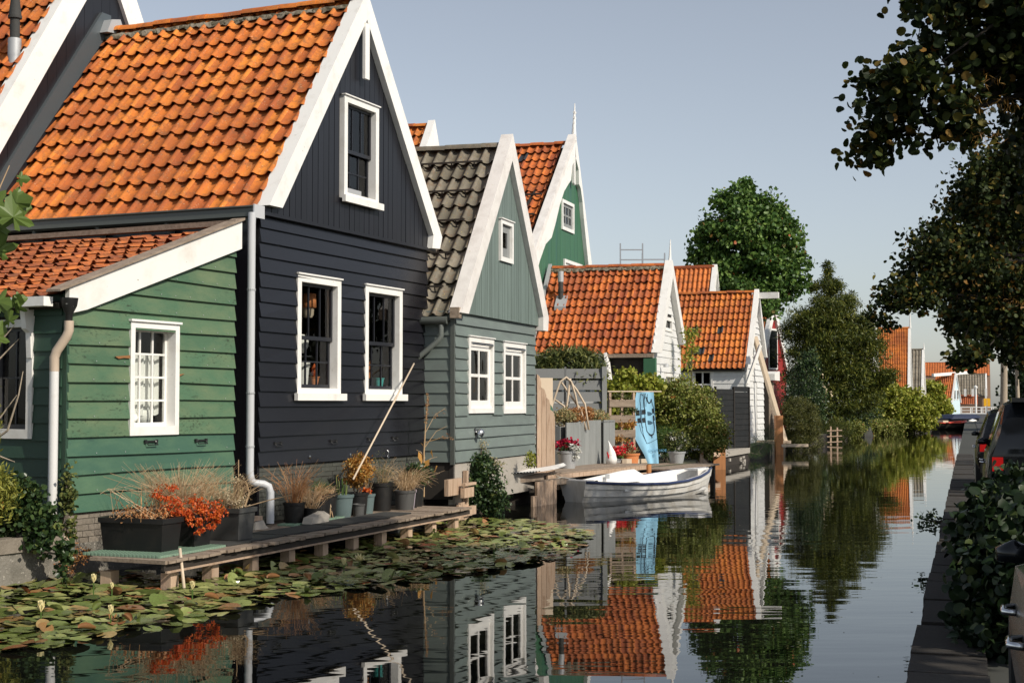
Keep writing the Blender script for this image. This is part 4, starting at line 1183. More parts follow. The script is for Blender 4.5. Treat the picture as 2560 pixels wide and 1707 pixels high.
sp = {(8, 5): 1, (11, 5): 1, (16, 5): 1, (12, 2): 1, (13, 2): 1, (11, 0): 1, (15, 1): 1}
lay_tiles(rf, (-.24, 4.98, 3.62), (0, -1, 0), Vector((2.84, 0, 3.38)).normalized(), 22, 11, .225, .40, [M['tile'], M['tile_slate']], special=sp, k=1.2)
ridge_tiles(rf, (2.6, .0, 7.0), (0, 1, 0), 12, .41, .13, M['tile'])

# ------------------------------------------------------------------ houses further along the canal
def far_house(label, F, w, depth, eave, apex, wall, roofmat, barge='white', pitch=.24, rows=10, spire=0.0, wins=(), name='timber_house', base=.45, bw=.4, side_wins=(), cat='house', group=None):
    h = house(name, label, F, cat, group=group)
    mid = w / 2
    m = MB(); m.prism([(0, base), (w, base), (w, eave), (mid, apex - .15), (0, eave)], 0, .15)
    m.box(0, .15, .15, depth, base, eave); m.box(w - .15, w, .15, depth, base, eave); m.prism([(0, base), (w, base), (w, eave), (mid, apex - .15), (0, eave)], depth - .15, depth)
    m.build('wall', M[wall], h)
    rf = part('roof', h)
    L = math.hypot(mid + .2, apex - eave)
    k = (apex - eave) / mid
    m = MB(); wave_roof(m, (-.2, depth, eave - .2 * k), (0, -1, 0), (mid + .2, 0, apex - eave + .2 * k), depth - .05, math.hypot(mid + .2, apex - eave + .2 * k), pitch, rows)
    m.build('roof_slope', M[roofmat], rf, True)
    m = MB(); slab(m, (w + .2, eave - .2 * k), (mid, apex), .05, depth, .1); m.build('roof_slope', M[roofmat], rf)
    m = MB(); m.tube([(mid, 0, apex + .02), (mid, depth, apex + .02)], .11, 6); m.build('ridge', M[roofmat], rf)
    if bw: barges(h, -.25, eave - .15, mid, apex + .15, w + .25, eave - .15, bw, -.16, .1, barge)
    if spire:
        m = MB(); m.tube([(mid, -.1, apex), (mid, -.1, apex + .25 * spire), (mid, -.1, apex + spire)], [.12, .09, .02], 6); m.build('spire', M['white'], h)
    for a, b, c, d in wins:
        wn = empty('window', (0, 0, 0), 0, h)
        m = MB(); m.box(a, b, -.06, .0, c, d); m.build('frame', M['white'], wn)
        m = MB(); m.box(a + .12, b - .12, -.07, -.062, c + .12, d - .12); m.build('pane', M['glass_dark'], wn)
    for a, b, c, d in side_wins:
        wn = empty('window', (0, 0, 0), 0, h)
        m = MB(); m.box(-.06, 0, a, b, c, d); m.build('frame', M['white'], wn)
        m = MB(); m.box(-.07, -.062, a + .12, b - .12, c + .12, d - .12); m.build('pane', M['glass_dark'], wn)
    return h
# E: orange roof behind, RH: red house, F..N: far row
far_house('plain orange tiled roof partly hidden by the big green tree, behind the mended roof', Frame(9.9, 73, 18), 6.0, 3.6, 4.6, 9.45, 'white_board', 'tile_red', pitch=.25, rows=13, bw=.3)
rh = far_house('red gabled house with broad white bargeboards half hidden by the dark conifer', Frame(15.3, 88, 31), 4.8, 5.0, 4.4, 8.6, 'red', 'tile', pitch=.25, rows=11, bw=.5, wins=[(1.5, 3.1, 4.3, 6.9), (1.2, 2.2, 1.0, 2.8)])
far_house('tall white gabled house with a dark grey roof, right behind the dark conifer', Frame(34.2, 134.5, 18), 6.0, 3.2, 4.5, 10.2, 'white_board', 'tile_grey', pitch=.3, rows=12, bw=.7, spire=1.3)
far_house('tall house with a steep bright orange roof and a white spire, far along the canal', Frame(40.0, 143.5, 18), 6.0, 3.5, 3.8, 9.9, 'white_board', 'tile', pitch=.17, rows=14, bw=.4, spire=1.9, wins=[(1, 2, 1, 2.4), (3.4, 4.4, 1, 2.4)])
far_house('narrow white gabled house with a pale grey pantile roof, far along the canal', Frame(46.1, 160, 19), 6.0, 1.5, 3.1, 8.3, 'white', 'tile_grey', pitch=.3, rows=8, bw=.55, spire=.8, side_wins=[(.2, 1.0, 1.2, 2.4)])
kk = thing('house_annex', 'small lean-to with a short orange roof beside the narrow white gable', 'shed', (44.4, 157.5, 0), R(72))
m = MB(); m.box(0, 1.2, 0, 1.2, .5, 2.0); m.build('wall', M['white'], kk)
m = MB(); wave_roof(m, (0, 1.2, 1.75), (0, -1, 0), (.8, 0, 1.3), 1.2, 1.5, .2, 3); m.build('roof', M['tile'], kk)
lh = far_house('pale blue fronted house with a low orange roof near the bridge', Frame(58.4, 189, 29), 5.2, 2.6, 2.4, 6.1, 'lightblue', 'tile_red', pitch=.25, rows=8, bw=.2, wins=[(1.2, 2.2, 2.6, 4.0), (3, 4, 2.6, 4.0)])
m = MB(); m.bar((-.2, 2.4, 5.9), (5.6, -1.2, 6.35), .4, .4); m.build('hoist_beam', M['white'], lh)
far_house('long plain building with a salmon orange roof at the end of the canal', Frame(97.5, 290, 18), 10, 15, 7.9, 10.6, 'brick_far', 'tile', pitch=.5, rows=6, bw=0)
nh = far_house('house with a broad dark grey roof behind the bridge', Frame(78.3, 235, 18), 6.0, 5.2, 3.5, 7.0, 'brick_far', 'tile_grey', pitch=.4, rows=8, bw=.2, side_wins=[(2.2, 3.1, 1.0, 2.1)])
m = MB(); wave_roof(m, (-1.6, 4.3, 2.0), (0, -1, 0), (1.3, 0, 1.5), 3.0, 2.0, .3, 4); m.build('porch_roof', M['tile_red'], nh)
m = MB(); m.box(-.5, -.3, -.1, .2, .5, 4.6); m.build('corner_board', M['white'], nh)
for t in (1.9, 3.1):
    m = MB(); m.box(-1.0, -.7, t, t + .4, 3.3, 4.5); m.build('chimney', M['white'], nh)
m = MB(); m.box(-1.5, -1.35, 1.4, 4.2, .5, 1.95); m.build('porch_wall', M['brick_far'], nh)

# bridge across the canal
br = thing('footbridge', 'white railed bridge crossing the canal at its far end', 'bridge', (63.5, 211, 0), R(-12))
m = MB(); m.box(0, 12, 0, 2.2, .45, .72); m.build('deck', M['white'], br)
for yy in (0, 2.1):
    m = MB(); m.box(0, 12, yy, yy + .1, 1.5, 1.62); m.box(0, 12, yy, yy + .08, 1.05, 1.13)
    for k in range(9): m.box(k * 1.5 - .06, k * 1.5 + .06, yy, yy + .1, .7, 1.5)
    m.build('railing', M['white'], br)
m = MB(); m.box(5.5, 6.0, .2, 2, -.5, .5); m.box(8.5, 9, .2, 2, -.5, .5); m.build('pier', M['concrete'], br)

# yellow sign, far lamp post, small far boats
sg = thing('sign_post', 'small yellow sign on a post beyond the parked cars', 'sign', (39.9, 119.6, .58))
m = MB(); m.tube([(0, 0, 0), (0, 0, 1.9)], .04, 6); m.build('post', M['zinc'], sg)
m = MB(); m.box(-.27, .27, -.03, .03, 1.35, 2.0); m.build('plate', M['yellow'], sg)
wp = thing('bridge_post', 'tall white post with a ball top by the bridge', 'post', (75.6, 232, .5))
m = MB(); m.tube([(0, 0, 0), (0, 0, 4.0)], .16, 8); m.lathe([(.001, 3.9), (.3, 4.1), (.3, 4.4), (.001, 4.6)], 8); m.build('post', M['white'], wp)

def rowboat(label, F, L, B, h, mats, name='boat', group=None):
    b = thing(name, label, 'boat', F.w(0, 0, 0), F.rz, group)
    st = [(0, .62), (.12, .82), (.35, 1.0), (.6, .97), (.8, .7), (.93, .34), (1.0, .03)]
    m = MB(); vs = []
    for x, w in st:
        zz = h * (1 + .35 * max(0, x - .4) ** 2 * 2)
        hb = B / 2 * w
        for q, z in ((-1, zz), (-.85, zz * .35), (-.35, -.12), (.35, -.12), (.85, zz * .35), (1, zz)):
            vs.append((x * L, q * hb, z))
    n = len(st)
    fs = [(i * 6 + j, (i + 1) * 6 + j, (i + 1) * 6 + j + 1, i * 6 + j + 1) for i in range(n - 1) for j in range(5)]
    fs.append((0, 1, 2, 3, 4, 5))
    m.add(vs, fs); m.build('hull', mats[0], b, True, 50)
    m = MB()
    for sgn in (-1, 1):
        m.tube([(x * L, sgn * B / 2 * w, h * (1 + .35 * max(0, x - .4) ** 2 * 2)) for x, w in st], .06, 6)
    m.build('gunwale', mats[1], b, True)
    return b
b1 = rowboat('open boat with a bright red rim moored far along the left bank', Frame(34.9, 117.5, 60), 3.6, 1.6, .55, (M['wood_dark'], M['red_plain']))
m = MB(); m.box(.4, 1.0, -.5, .5, .2, .75); m.build('seat', M['wood_pale'], b1)
b2 = rowboat('moored black boat under a dark blue tarpaulin near the bridge', Frame(38.9, 128.5, 60), 4.6, 1.9, .8, (M['black_paint'], M['navy_cloth']))
m = MB(); m.prism([(.2, .75), (.6, 1.15), (3.2, 1.2), (4.2, .85)], -.8, .8); m.build('tarpaulin', M['navy_cloth'], b2)
m = MB(); m.lathe([(.001, -.25), (.22, -.15), (.28, 0), (.22, .15), (.001, .25)], 10); o = m.build('fender', M['white'], b2, True); o.location = (2.6, -1.05, .5); o.scale = (2, 1, 1)

# ------------------------------------------------------------------ trees and shrubs on the left bank
tree('large round crowned bright green tree standing behind the white boarded house', (12.9, 78, .5), 8.5, .28,
     [(e[0] * .84, e[1] * .84, 10.4 + (e[2] - 10.4) * .9, e[3] * .84, e[4] * .84, e[5] * .88, int(e[6] * .92), e[7], e[8] * .82) for e in [(0, 0, 10.4, 2.5, 2.5, 2.6, 120, 78, .42), (-.8, -.3, 12.9, 1.3, 1.4, 1.2, 40, 60, .34), (1.0, -.3, 12.2, 1.5, 1.5, 1.2, 44, 60, .36), (2.2, -.5, 10.4, 1.5, 1.7, 1.5, 50, 64, .4), (-2.2, -.4, 10.6, 1.4, 1.6, 1.4, 46, 64, .38), (-1.9, -.5, 8.6, 1.6, 1.7, 1.2, 46, 64, .38), (1.9, -.6, 8.4, 1.8, 1.8, 1.3, 54, 64, .4), (.2, -1.4, 9.6, 1.7, 1.2, 1.5, 44, 64, .38), (.3, -1.2, 7.2, 2.4, 2, 1.1, 56, 60, .4), (-.1, 0, 14.0, .5, .5, .5, 10, 40, .25), (-3.3, -.4, 9.7, .5, .6, .6, 10, 40, .28), (3.4, -.4, 9.3, .5, .6, .6, 10, 40, .28)]], .19, LF['tree'], style='round', shell=.45)
y = [(0, 0, 9.9, .22, .22, .9, 14, 26, .12), (0, 0, 8.7, .8, .8, .5, 26, 36, .22), (.1, 0, 7.6, 1.5, 1.4, .7, 44, 52, .30), (-.5, 0, 6.6, 2.2, 1.9, .8, 66, 60, .36), (.5, 0, 5.6, 2.7, 2.2, .9, 84, 64, .4),
     (.2, 0, 4.4, 3.0, 2.4, 1.0, 96, 66, .42), (.2, 0, 3.1, 3.0, 2.3, 1.0, 96, 66, .42), (.3, -.3, 1.8, 2.9, 2.1, .9, 84, 64, .4), (1.9, -.3, 6.6, .7, .6, .4, 12, 40, .25), (2.5, -.4, 5.0, .9, .7, .4, 18, 46, .28), (-2.4, -.2, 5.9, .5, .5, .5, 12, 40, .25), (1.3, 0, 8.0, .3, .3, .45, 8, 26, .14), (-.9, 0, 8.6, .25, .25, .5, 8, 26, .14), (3.2, -.6, 3.2, .7, .7, .5, 18, 50, .3)]
tree('dark olive conifer with a ragged pointed top leaning over the canal', (19.2, 86, .5), 9.6, .2, [(*e[:6], int(e[6] * 1.5), int(e[7] * 1.25), e[8] * .9) for e in y], .27, LF['yew'], style='needle', shell=.35, limbs=12, droop=-.1, name='conifer_tree')

def shrub(label, base, ells, size, mat, style='oval', shell=.5, group=None, cat='bush', name='shrub', droop=0.0, stems=5, flat=.4, zmin=None, flowers=None):
    s = thing(name, label, cat, base, 0, group)
    m = MB()
    for i in range(stems):
        e = ells[i % len(ells)]
        m.tube([(random.uniform(-.12, .12), random.uniform(-.12, .12), 0), (e[0] * .5, e[1] * .5, e[2] * .5), (e[0] + random.uniform(-.4, .4) * e[3], e[1] + random.uniform(-.4, .4) * e[4], e[2] + .2 * e[5])], [.03, .02, .008], 5)
    m.build('stems', M['bark'], s)
    stuff(foliage('foliage', ells, size, mat, s, style, shell, droop, flat, zmin))
    if flowers:
        fe, fs, fm = flowers
        stuff(foliage('flowers', fe, fs, fm, s, 'round', .95))
    return s

shrub('round clipped hedge ball in dark yellow green at the water, below the leaning strut', (13.3, 66.0, .3), [(0, 0, 1.0, .95, .95, 1.05, 330, 80, .11), (.1, -.1, .1, 1.0, .9, .6, 120, 60, .12)], .10, LF['hump'], 'needle', .8)
shrub('big bright lime green shrub sprawling over the bank beyond the conifer', (27.9, 104, .3), [(0, 0, 1.4, 2.3, 1.6, 1.6, 210, 80, .28), (-1.2, .3, 2.7, 1.3, 1.2, 1.2, 80, 70, .26), (1.5, -.3, .9, 1.4, 1.2, 1.1, 90, 60, .26)], .19, LF['lime'], 'round', .6)
shrub('dark gap of shade leaved shrubs under the lime green shrub', (25.6, 101.5, .1), [(0, 0, 1.0, .8, .6, 1.0, 50, 50, .2)], .12, LF['ivy'], 'oval', .4)
shrub('dark tangled shrub under the conifer by the umbrella', (22.0, 93.5, .3), [(0, 0, .8, 1.5, .9, .9, 80, 60, .25), (-1.6, -3.6, .8, 1.2, .9, .8, 60, 60, .25)], .13, LF['ivy'], 'oval', .4)
shrub('leafy green shrub with pale flowers between the leaning strut and the conifer', (15.6, 74, .4), [(-.3, 0, 1.9, 1.1, 1, 1.4, 100, 60, .24), (-.9, -3, 3.0, .7, .7, 1.6, 70, 50, .2)], .13, LF['ivy'], 'oval', .5, flowers=([(0, 0, 2.6, 1.0, .8, 1.0, 30, 5, .1)], .1, LF['pale']))
shrub('low waterside greenery right of the wooden mooring post', (9.6, 55.6, .2), [(0, 0, .3, .7, .8, .45, 60, 40, .14), (.6, 1.6, .5, .7, .7, .6, 60, 40, .15), (-.4, -.8, .05, .4, .5, .3, 30, 30, .12)], .08, LF['fern'], 'blade', .3)
shrub('small bushy waterside plants below the conifer', (17.8, 79.4, .2), [(0, 0, .4, .8, .8, .7, 60, 40, .2), (1.7, 5, .4, .9, .8, .8, 60, 40, .2)], .1, LF['bush'], 'oval', .4)
shrub('tall yellow green tree by the water in front of the pale blue fronted house', (49.5, 168, .4), [(0, 0, 2.6, 1.3, 1.2, 2.0, 90, 60, .3), (1.0, 0, 1.4, 1.2, 1.0, 1.2, 60, 60, .3), (-1.8, -2, 1.0, 1.2, 1, .9, 50, 50, .3)], .3, LF['lime'], 'round', .4)
shrub('dark green shrubs on the bank left of the footbridge', (60.5, 200, .4), [(0, 0, 1.4, 1.8, 1.4, 1.3, 80, 60, .35)], .32, LF['olive'], 'round', .4)
shrub('low leafy growth along the bank left of the lime green shrub', (21.6, 91.0, .1), [(0, 0, .4, .9, .8, .6, 60, 50, .2), (1.2, 3.4, .4, .7, .8, .6, 60, 50, .2), (2.4, 7.0, .5, .8, .8, .6, 60, 50, .2)], .13, LF['bush'], 'oval', .4)
shrub('low bright leafy growth at the water under the lime green shrub', (25.6, 99.0, .0), [(-1.4, -2.4, .45, .8, .8, .55, 70, 50, .18), (0, 0, .45, .8, .8, .55, 70, 50, .18), (1.4, 2.4, .45, .9, .8, .55, 70, 50, .18)], .13, LF['bush'], 'oval', .4)
# closed dark umbrella, little wooden ladder
um = thing('garden_umbrella', 'black umbrella half open over the water under the conifer', 'umbrella', (22.9, 95.2, .15))
m = MB(); m.lathe([(1.25, .2), (1.15, .45), (.75, .85), (.05, 1.1)], 12); m.build('canopy', M['mat_rubber'], um, True)
m = MB(); m.tube([(0, 0, 0), (0, 0, 1.15)], .03, 6); m.build('pole', M['wood_dark'], um)
um.rotation_euler = (R(10), R(28), 0)
ld = thing('wooden_ladder', 'two pale wooden posts with rungs standing at the water edge under the conifer', 'ladder', (16.9, 75.6, 0))
m = MB(); m.bar((0, 0, -.4), (0.02, 0, .95), .08, .08); m.bar((.36, 0, -.4), (.36, 0, .9), .08, .08)
for k in range(3): m.bar((-.2, -.05, .12 + .3 * k), (.6, -.05, .16 + .3 * k), .05, .05)
m.build('frame', M['wood_tan'], ld)

# ------------------------------------------------------------------ alders along the right-hand quay
def row(y, off): return (QX + off + QK * y, y, QZ - .03)
def catkins(ells):
    def f(t):
        P = clump_points(ells, .8)
        stuff(inst('catkins', leaf_mesh('catkins', P, np.full(len(P), .075), LF['catkin'], 'blade', 1.2), t))
        P2 = clump_points([(e[0], e[1], e[2] - .05, *e[3:]) for e in ells], .8)
    return f
def alder(label, y, off, ht, r, ells, size, bark='bark_dark', cat=None, style='round8', shell=.35, **k):
    return tree(label, row(y, off), ht, r, ells, size, LF['alder'], bark, 'alders along the quay', style, shell=shell, limbs=14, name='alder_tree', extra=cat, **k)
b = row(13.2, 2.9)
def T(x, y, z): return (x - b[0], y - b[1], z - b[2])
e1 = [(*T(6.4, 13.4, 7.4), 2.5, 2.3, 2.6, 420, 62, .24), (*T(4.75, 13.0, 5.75), .75, .8, .75, 60, 46, .18), (*T(3.62, 12.8, 4.95), .40, .5, .42, 26, 34, .13), (*T(3.28, 12.9, 4.62), .16, .2, .22, 7, 20, .09),
      (*T(3.85, 12.8, 5.75), .28, .5, .35, 14, 34, .13), (*T(4.2, 13.0, 6.7), .45, .7, .5, 30, 40, .16), (*T(5.2, 13.2, 5.0), .6, .8, .45, 40, 44, .18), (*T(3.95, 12.8, 4.75), .22, .4, .35, 12, 30, .12), (*T(5.6, 13.2, 4.2), .6, .8, .5, 30, 44, .18)]
alder('nearest alder, its dark leafy crown filling the top right corner, with long catkins', 13.2, 2.9, 8.5, .2, [(*e[:6], int(e[6] * 1.25), int(e[7] * 1.1), e[8]) for e in e1], .078, cat=catkins([(*T(5.0, 12.4, 5.2), .45, .5, .2, 16, 26, .09), (*T(4.2, 12.3, 4.75), .2, .3, .3, 8, 24, .06), (*T(4.5, 12.3, 6.3), .4, .4, .3, 10, 20, .07), (*T(5.4, 12.3, 6.0), .3, .4, .3, 8, 20, .07)]))
b = row(24, 2.7)
e2 = [(*T(10.5, 24.4, 6.6), 2.25, 1.9, 2.7, 300, 62, .28), (*T(7.3, 23.6, 4.55), .75, .8, .75, 50, 46, .2), (*T(6.55, 23.2, 3.95), .45, .5, .4, 22, 34, .15), (*T(6.05, 23.2, 3.7), .2, .3, .25, 7, 24, .1), (*T(8.4, 23.8, 3.9), .8, .9, .6, 50, 46, .22), (*T(8.15, 23.8, 5.7), .75, .7, .85, 60, 44, .2), (*T(8.9, 23.8, 3.2), .6, .7, .4, 22, 40, .18)]
alder('second alder from the front, drooping its lower twigs over the canal', 24, 2.7, 8, .2, [(*e[:6], int(e[6] * 1.35), int(e[7] * 1.25), e[8]) for e in e2], .074, cat=catkins([(*T(7.9, 22.6, 4.1), .6, .5, .4, 12, 18, .1)]))
b = row(36, 2.5)
e3 = [(*T(14.4, 36, 6.6), 2.9, 2.4, 2.7, 300, 62, .34), (*T(11.9, 35.5, 4.3), .9, .8, .7, 44, 46, .24), (*T(11.2, 35, 3.4), .6, .6, .35, 18, 34, .18), (*T(13.0, 35.5, 3.6), .8, .8, .5, 34, 46, .24)]
alder('third alder from the front, with a ragged low crown', 36, 2.5, 8, .2, e3, .13)
b = row(52, 1.65)
e4 = [(*T(18.6, 52, 7.6), 3.4, 2.6, 2.6, 260, 62, .4), (*T(17.0, 51.5, 5.2), 1.2, 1.0, .6, 36, 46, .3)]
alder('alder with a slender pale trunk standing bare below its crown', 52, 1.65, 7.5, .14, e4, .17, 'bark_pale')
b = row(74, 2.9)
e5 = [(*T(27.3, 74, 7.8), 3.8, 3, 2.8, 220, 60, .45)]
alder('thin pale trunked alder behind the bare trunked one', 74, 2.9, 7.5, .11, e5, .22, 'bark_pale')
tree('dense dark green tree mass at the far end of the right bank', (44.0, 112, .58), 5, .25, [(0, 0, 3.4, 4.2, 2.5, 3.0, 130, 64, .5), (-2.6, -1, 2.2, 1.6, 1.4, 1.8, 50, 60, .4), (4, 0, 5, 3.6, 2.5, 4, 120, 64, .5)], .28, LF['ivy'], style='round', shell=.4)
tree('leafy dark trees closing the right bank behind the parked cars', (31.5, 84, .58), 4, .2, [(0, 0, 3.2, 2.6, 2, 2.6, 120, 64, .4), (3.5, 1, 4.4, 2.6, 2, 3.5, 120, 64, .4)], .2, LF['ivy'], style='round', shell=.4)
b = row(2.6, 5.0)
alder('unseen alder right of the camera, its crown shaped to shade the quay', 2.6, 5.0, 7, .2, [(.2, .2, 5.6, 3.2, 3.4, 2.1, 300, 66, .3), (-.6, 3.2, 5.2, 1.7, 2.4, 1.3, 140, 60, .28)], .14)  # stands out of view; crown placed and sized to throw shade on the quay
# ------------------------------------------------------------------ boardwalk in front of the navy house
FW = Frame(-4.07, 16.6, 21.0)
bw = thing('boardwalk', 'narrow weathered plank boardwalk on short posts along the navy house', 'boardwalk', FW.w(0, 0, 0), FW.rz)
ZB = .36
LB = 9.35
nb = 66
for k in range(nb):
    a = .12 + k * (LB - .12) / nb; b_ = a + (LB - .12) / nb - .008
    m = MB(); z = ZB + random.gauss(0, .003); f = -.03 + random.gauss(0, .012)
    bk = min(1.45, 1.10 + .06 * k)
    m.hexa([(a, f, z - .035), (b_, f, z - .035), (b_, bk, z - .035), (a, bk, z - .035), (a, f, z), (b_, f, z), (b_, bk, z), (a, bk, z)])
    m.build('plank', M['wood_grey'], bw)
m = MB(); m.bar((.10, .0, ZB - .02), (.16, 1.10, ZB - .02), .04, .045); m.build('end_board', M['wood_grey'], bw)
m = MB(); m.bar((.1, .05, ZB - .09), (LB, .05, ZB - .09), .04, .07); m.build('bearer', M['wood_dark'], bw)
m = MB(); m.bar((.1, .0, ZB - .135), (LB, .0, ZB - .135), .03, .022); m.build('fillet', M['wood_tan'], bw)
for a in (.28, 1.15, 2.1, 3.05, 4.0, 4.95, 5.9, 6.85, 7.8, 8.75):
    m = MB(); m.box(a, a + .16, .06, .2, -.6, ZB - .17); m.build('post', M['wood_tan'], bw)
m = MB(); m.box(.20, .36, .85, 1.0, -.6, ZB - .17); m.build('post', M['wood_tan'], bw)
def onwalk(a, b_, z=0): p = FW.w(a, b_, ZB + z); return p
# rubber mats
for i, (a, b0, L, wd, lab) in enumerate(((1.75, .22, 1.5, .62, 'dark rubber mat on the boardwalk, nearest the planter boxes'), (3.3, .25, 1.55, .6, 'dark rubber mat in the middle of the boardwalk, in front of the downpipe'), (4.95, .28, 1.6, .58, 'dark rubber mat on the boardwalk in front of the plant pots'), (6.6, .32, .9, .5, 'short dark rubber mat furthest along the boardwalk'))):
    m = MB(); m.box(0, L, 0, wd, 0, .022)
    for k in range(int(L / .05)): m.box(k * .05 + .006, k * .05 + .03, -.012, 0, .002, .014)
    o = m.build('rubber_mat', M['mat_rubber']); o.location = onwalk(a, b0, .001 + .001 * i); o.rotation_euler = (0, 0, FW.rz + R(random.uniform(-2, 2)))
    tag(o, lab, 'mat', 'rubber mats on the boardwalk')
# mint grid tiles
def grid_tile(label, a, b0, nx, ny, rot=0):
    t = thing('grid_mat', label, 'mat', onwalk(a, b0, .002), FW.rz + R(rot), 'mint plastic grid mats')
    m = MB(); c = .055
    for i in range(nx + 1): m.box(i * c - .004, i * c + .004, 0, ny * c, 0, .03)
    for j in range(ny + 1): m.box(0, nx * c, j * c - .004, j * c + .004, 0.001, .029)
    for i in range(nx):
        m.box(i * c + .012, i * c + .042, -.008, .0, .0, .028)
    for j in range(ny): m.box(-.010, -.0, j * c + .012, j * c + .042, .0, .028)
    m.build('grid', M['mint'], t)
grid_tile('mint green plastic grid mat under the first black planter at the boardwalk end', .28, .22, 26, 20)
grid_tile('thin strip of mint grid mat behind the rubber mats, under the flower pots', 4.7, .93, 34, 5, 1)

# ------------------------------------------------------------------ planters and pots on the boardwalk
def trough(label, a, b0, W_, D, Hh, mat, rot=0):
    t = thing('planter_box', label, 'planter', onwalk(a, b0, .03), FW.rz + R(rot), 'planter boxes at the boardwalk end')
    m = MB(); tp = .035
    ox = [(tp, tp, 0), (W_ - tp, tp, 0), (W_ - tp, D - tp, 0), (tp, D - tp, 0), (0, 0, Hh), (W_, 0, Hh), (W_, D, Hh), (0, D, Hh)]
    m.add(ox, [(0, 3, 2, 1), (0, 1, 5, 4), (1, 2, 6, 5), (2, 3, 7, 6), (3, 0, 4, 7)])
    m.box(-.015, W_ + .015, -.015, .02, Hh - .06, Hh); m.box(-.015, W_ + .015, D - .02, D + .015, Hh - .06, Hh)
    m.box(-.015, .02, .02, D - .02, Hh - .06, Hh); m.box(W_ - .02, W_ + .015, .02, D - .02, Hh - .06, Hh)
    m.build('box', M[mat], t)
    m = MB(); m.box(.02, W_ - .02, .02, D - .02, Hh - .1, Hh - .05); m.build('soil', M['soil'], t)
    return t
t1 = trough('long black planter box at the left end of the boardwalk, with withered wine red stems', .62, .42, .42, .92, .40, 'black_plastic')
m = MB(); stalks(m, (.2, .45, .36), 26, .42, .5, .004, .3, .9); m.build('dry_stems', M['twig_red'], t1)
m = MB()
for k in range(9): m.tube([(random.uniform(.05, .35), random.uniform(.1, .9), .36), (random.uniform(-.1, .3), random.uniform(.1, .9), .75), (random.uniform(-.2, .3), random.uniform(.1, .9), random.uniform(.6, 1.0))], [.005, .004, .003], 4)
m.build('pale_stalks', M['straw'], t1)
P = clump_points([(.2, .4, .42, .2, .4, .1, 24, 16, .06)]); stuff(inst('withered_leaves', leaf_mesh('withered_leaves', P, np.full(len(P), .04), M['twig_red'], 'oval'), t1))
t2 = trough('black planter box overflowing with orange red foliage, second from the left', 1.32, .42, .42, .92, .42, 'black_plastic')
stuff(foliage('orange_foliage', [(-.05, .10, .50, .32, .22, .17, 30, 26, .04), (.30, -.02, .44, .30, .12, .11, 22, 24, .035), (-.25, .25, .64, .20, .2, .20, 16, 24, .04), (.0, -.07, .24, .05, .04, .20, 9, 22, .022), (.22, -.07, .28, .04, .03, .13, 6, 18, .02), (.40, -.06, .30, .04, .03, .11, 6, 18, .02), (-.2, -.04, .36, .05, .04, .1, 6, 18, .02)], .042, LF['orange'], t2, 'oval', .4, 1.2))
m = MB(); stalks(m, (.25, .40, .38), 330, .66, .5, .0030, .32, .25, 2); m.build('dry_stems', M['straw'], t2)
t3 = trough('grey plastic planter with a pale rim and dried seed heads, third from the left', 2.22, .34, .42, .62, .42, 'grey_plastic')
m = MB(); stalks(m, (.15, .3, .38), 120, .55, .42, .003, .22, .3, 2); m.build('dry_stems', M['straw'], t3)
stuff(foliage('seed_heads', [(.2, .25, .52, .24, .24, .13, 40, 26, .04), (.28, .2, .75, .05, .05, .12, 8, 16, .03)], .03, LF['pale'], t3, 'oval', .5))
m = MB(); m.tube([(.3, .2, .38), (.3, .2, 1.05)], .006, 5); m.lathe([(.001, -.02), (.02, 0), (.001, .02)], 8, (.3, .2, .78)); m.tube([(.3, .1, .42), (.38, .08, .6), (.33, .1, .75)], .012, 5); m.tube([(.3, .1, .42), (.62, -.1, .5), (.95, -.25, .55)], .008, 5); m.build('canes', M['straw'], t3)
m = MB()
for k in range(5): m.tube([(.42 + .02 * k, .3, .38), (.43 + .025 * k, .3, .55), (.44 + .03 * k, .28, .66)], [.012, .01, .003], 5)
m.build('green_shoots', LF['grassy'], t3)
# small plants spilling at the foot of the wall
shrub('dense creeping plant with russet flowers hanging on the grey wall by the downpipe', FS.w(-3.62, -.22, .02), [(0, 0, .28, .10, .07, .22, 24, 16, .05), (.18, -.02, .30, .16, .05, .08, 16, 18, .04), (.02, 0, .12, .12, .05, .10, 16, 16, .04)], .028, LF['rust'], 'oval', .3, cat='plant', name='creeper', stems=4)

def pot(label, a, b0, r0, r1, h, mat, z=.0, tilt=0, group='plant pots along the navy wall'):
    p = thing('potted_plant', label, 'potted plant', onwalk(a, b0, z), random.uniform(0, 6), group)
    m = MB(); m.lathe(pot_profile(r0, r1, h), 22); o = m.build('pot', M[mat], p, True, 40)
    m = MB(); m.lathe([(.001, h - .045), (r1 - .012, h - .045)], 16); m.build('soil', M['soil'], p)
    if tilt: p.rotation_euler = (R(tilt), 0, 1.0)
    return p
def dry(p, h, n, hh, sp, mat='straw', br=2, curve=.3):
    m = MB(); stalks(m, (0, 0, h - .05), n, hh, sp, .0035, .1, curve, br); m.build('dry_stems', M[mat] if mat in M else LF[mat], p)
p = pot('black pot with a spray of red tipped dry twigs, nearest the downpipe', 5.0, 1.10, .13, .165, .34, 'black_plastic'); dry(p, .34, 60, .66, .42, 'twig_red', 3, .15)
p = pot('small tilted black pot with a white sticker', 5.25, .98, .10, .125, .25, 'black_plastic', tilt=7); dry(p, .25, 60, .45, .36, 'straw', 3)
m = MB(); m.box(-.014, .014, -.124, -.119, .12, .175); o = m.build('sticker', M['white'], p); o.rotation_euler = (0, 0, R(30))
p = pot('black pot with brown dry stems, right of the stickered pot', 5.52, 1.08, .125, .16, .31, 'black_plastic'); dry(p, .31, 60, .38, .35, 'twig_red', 2)
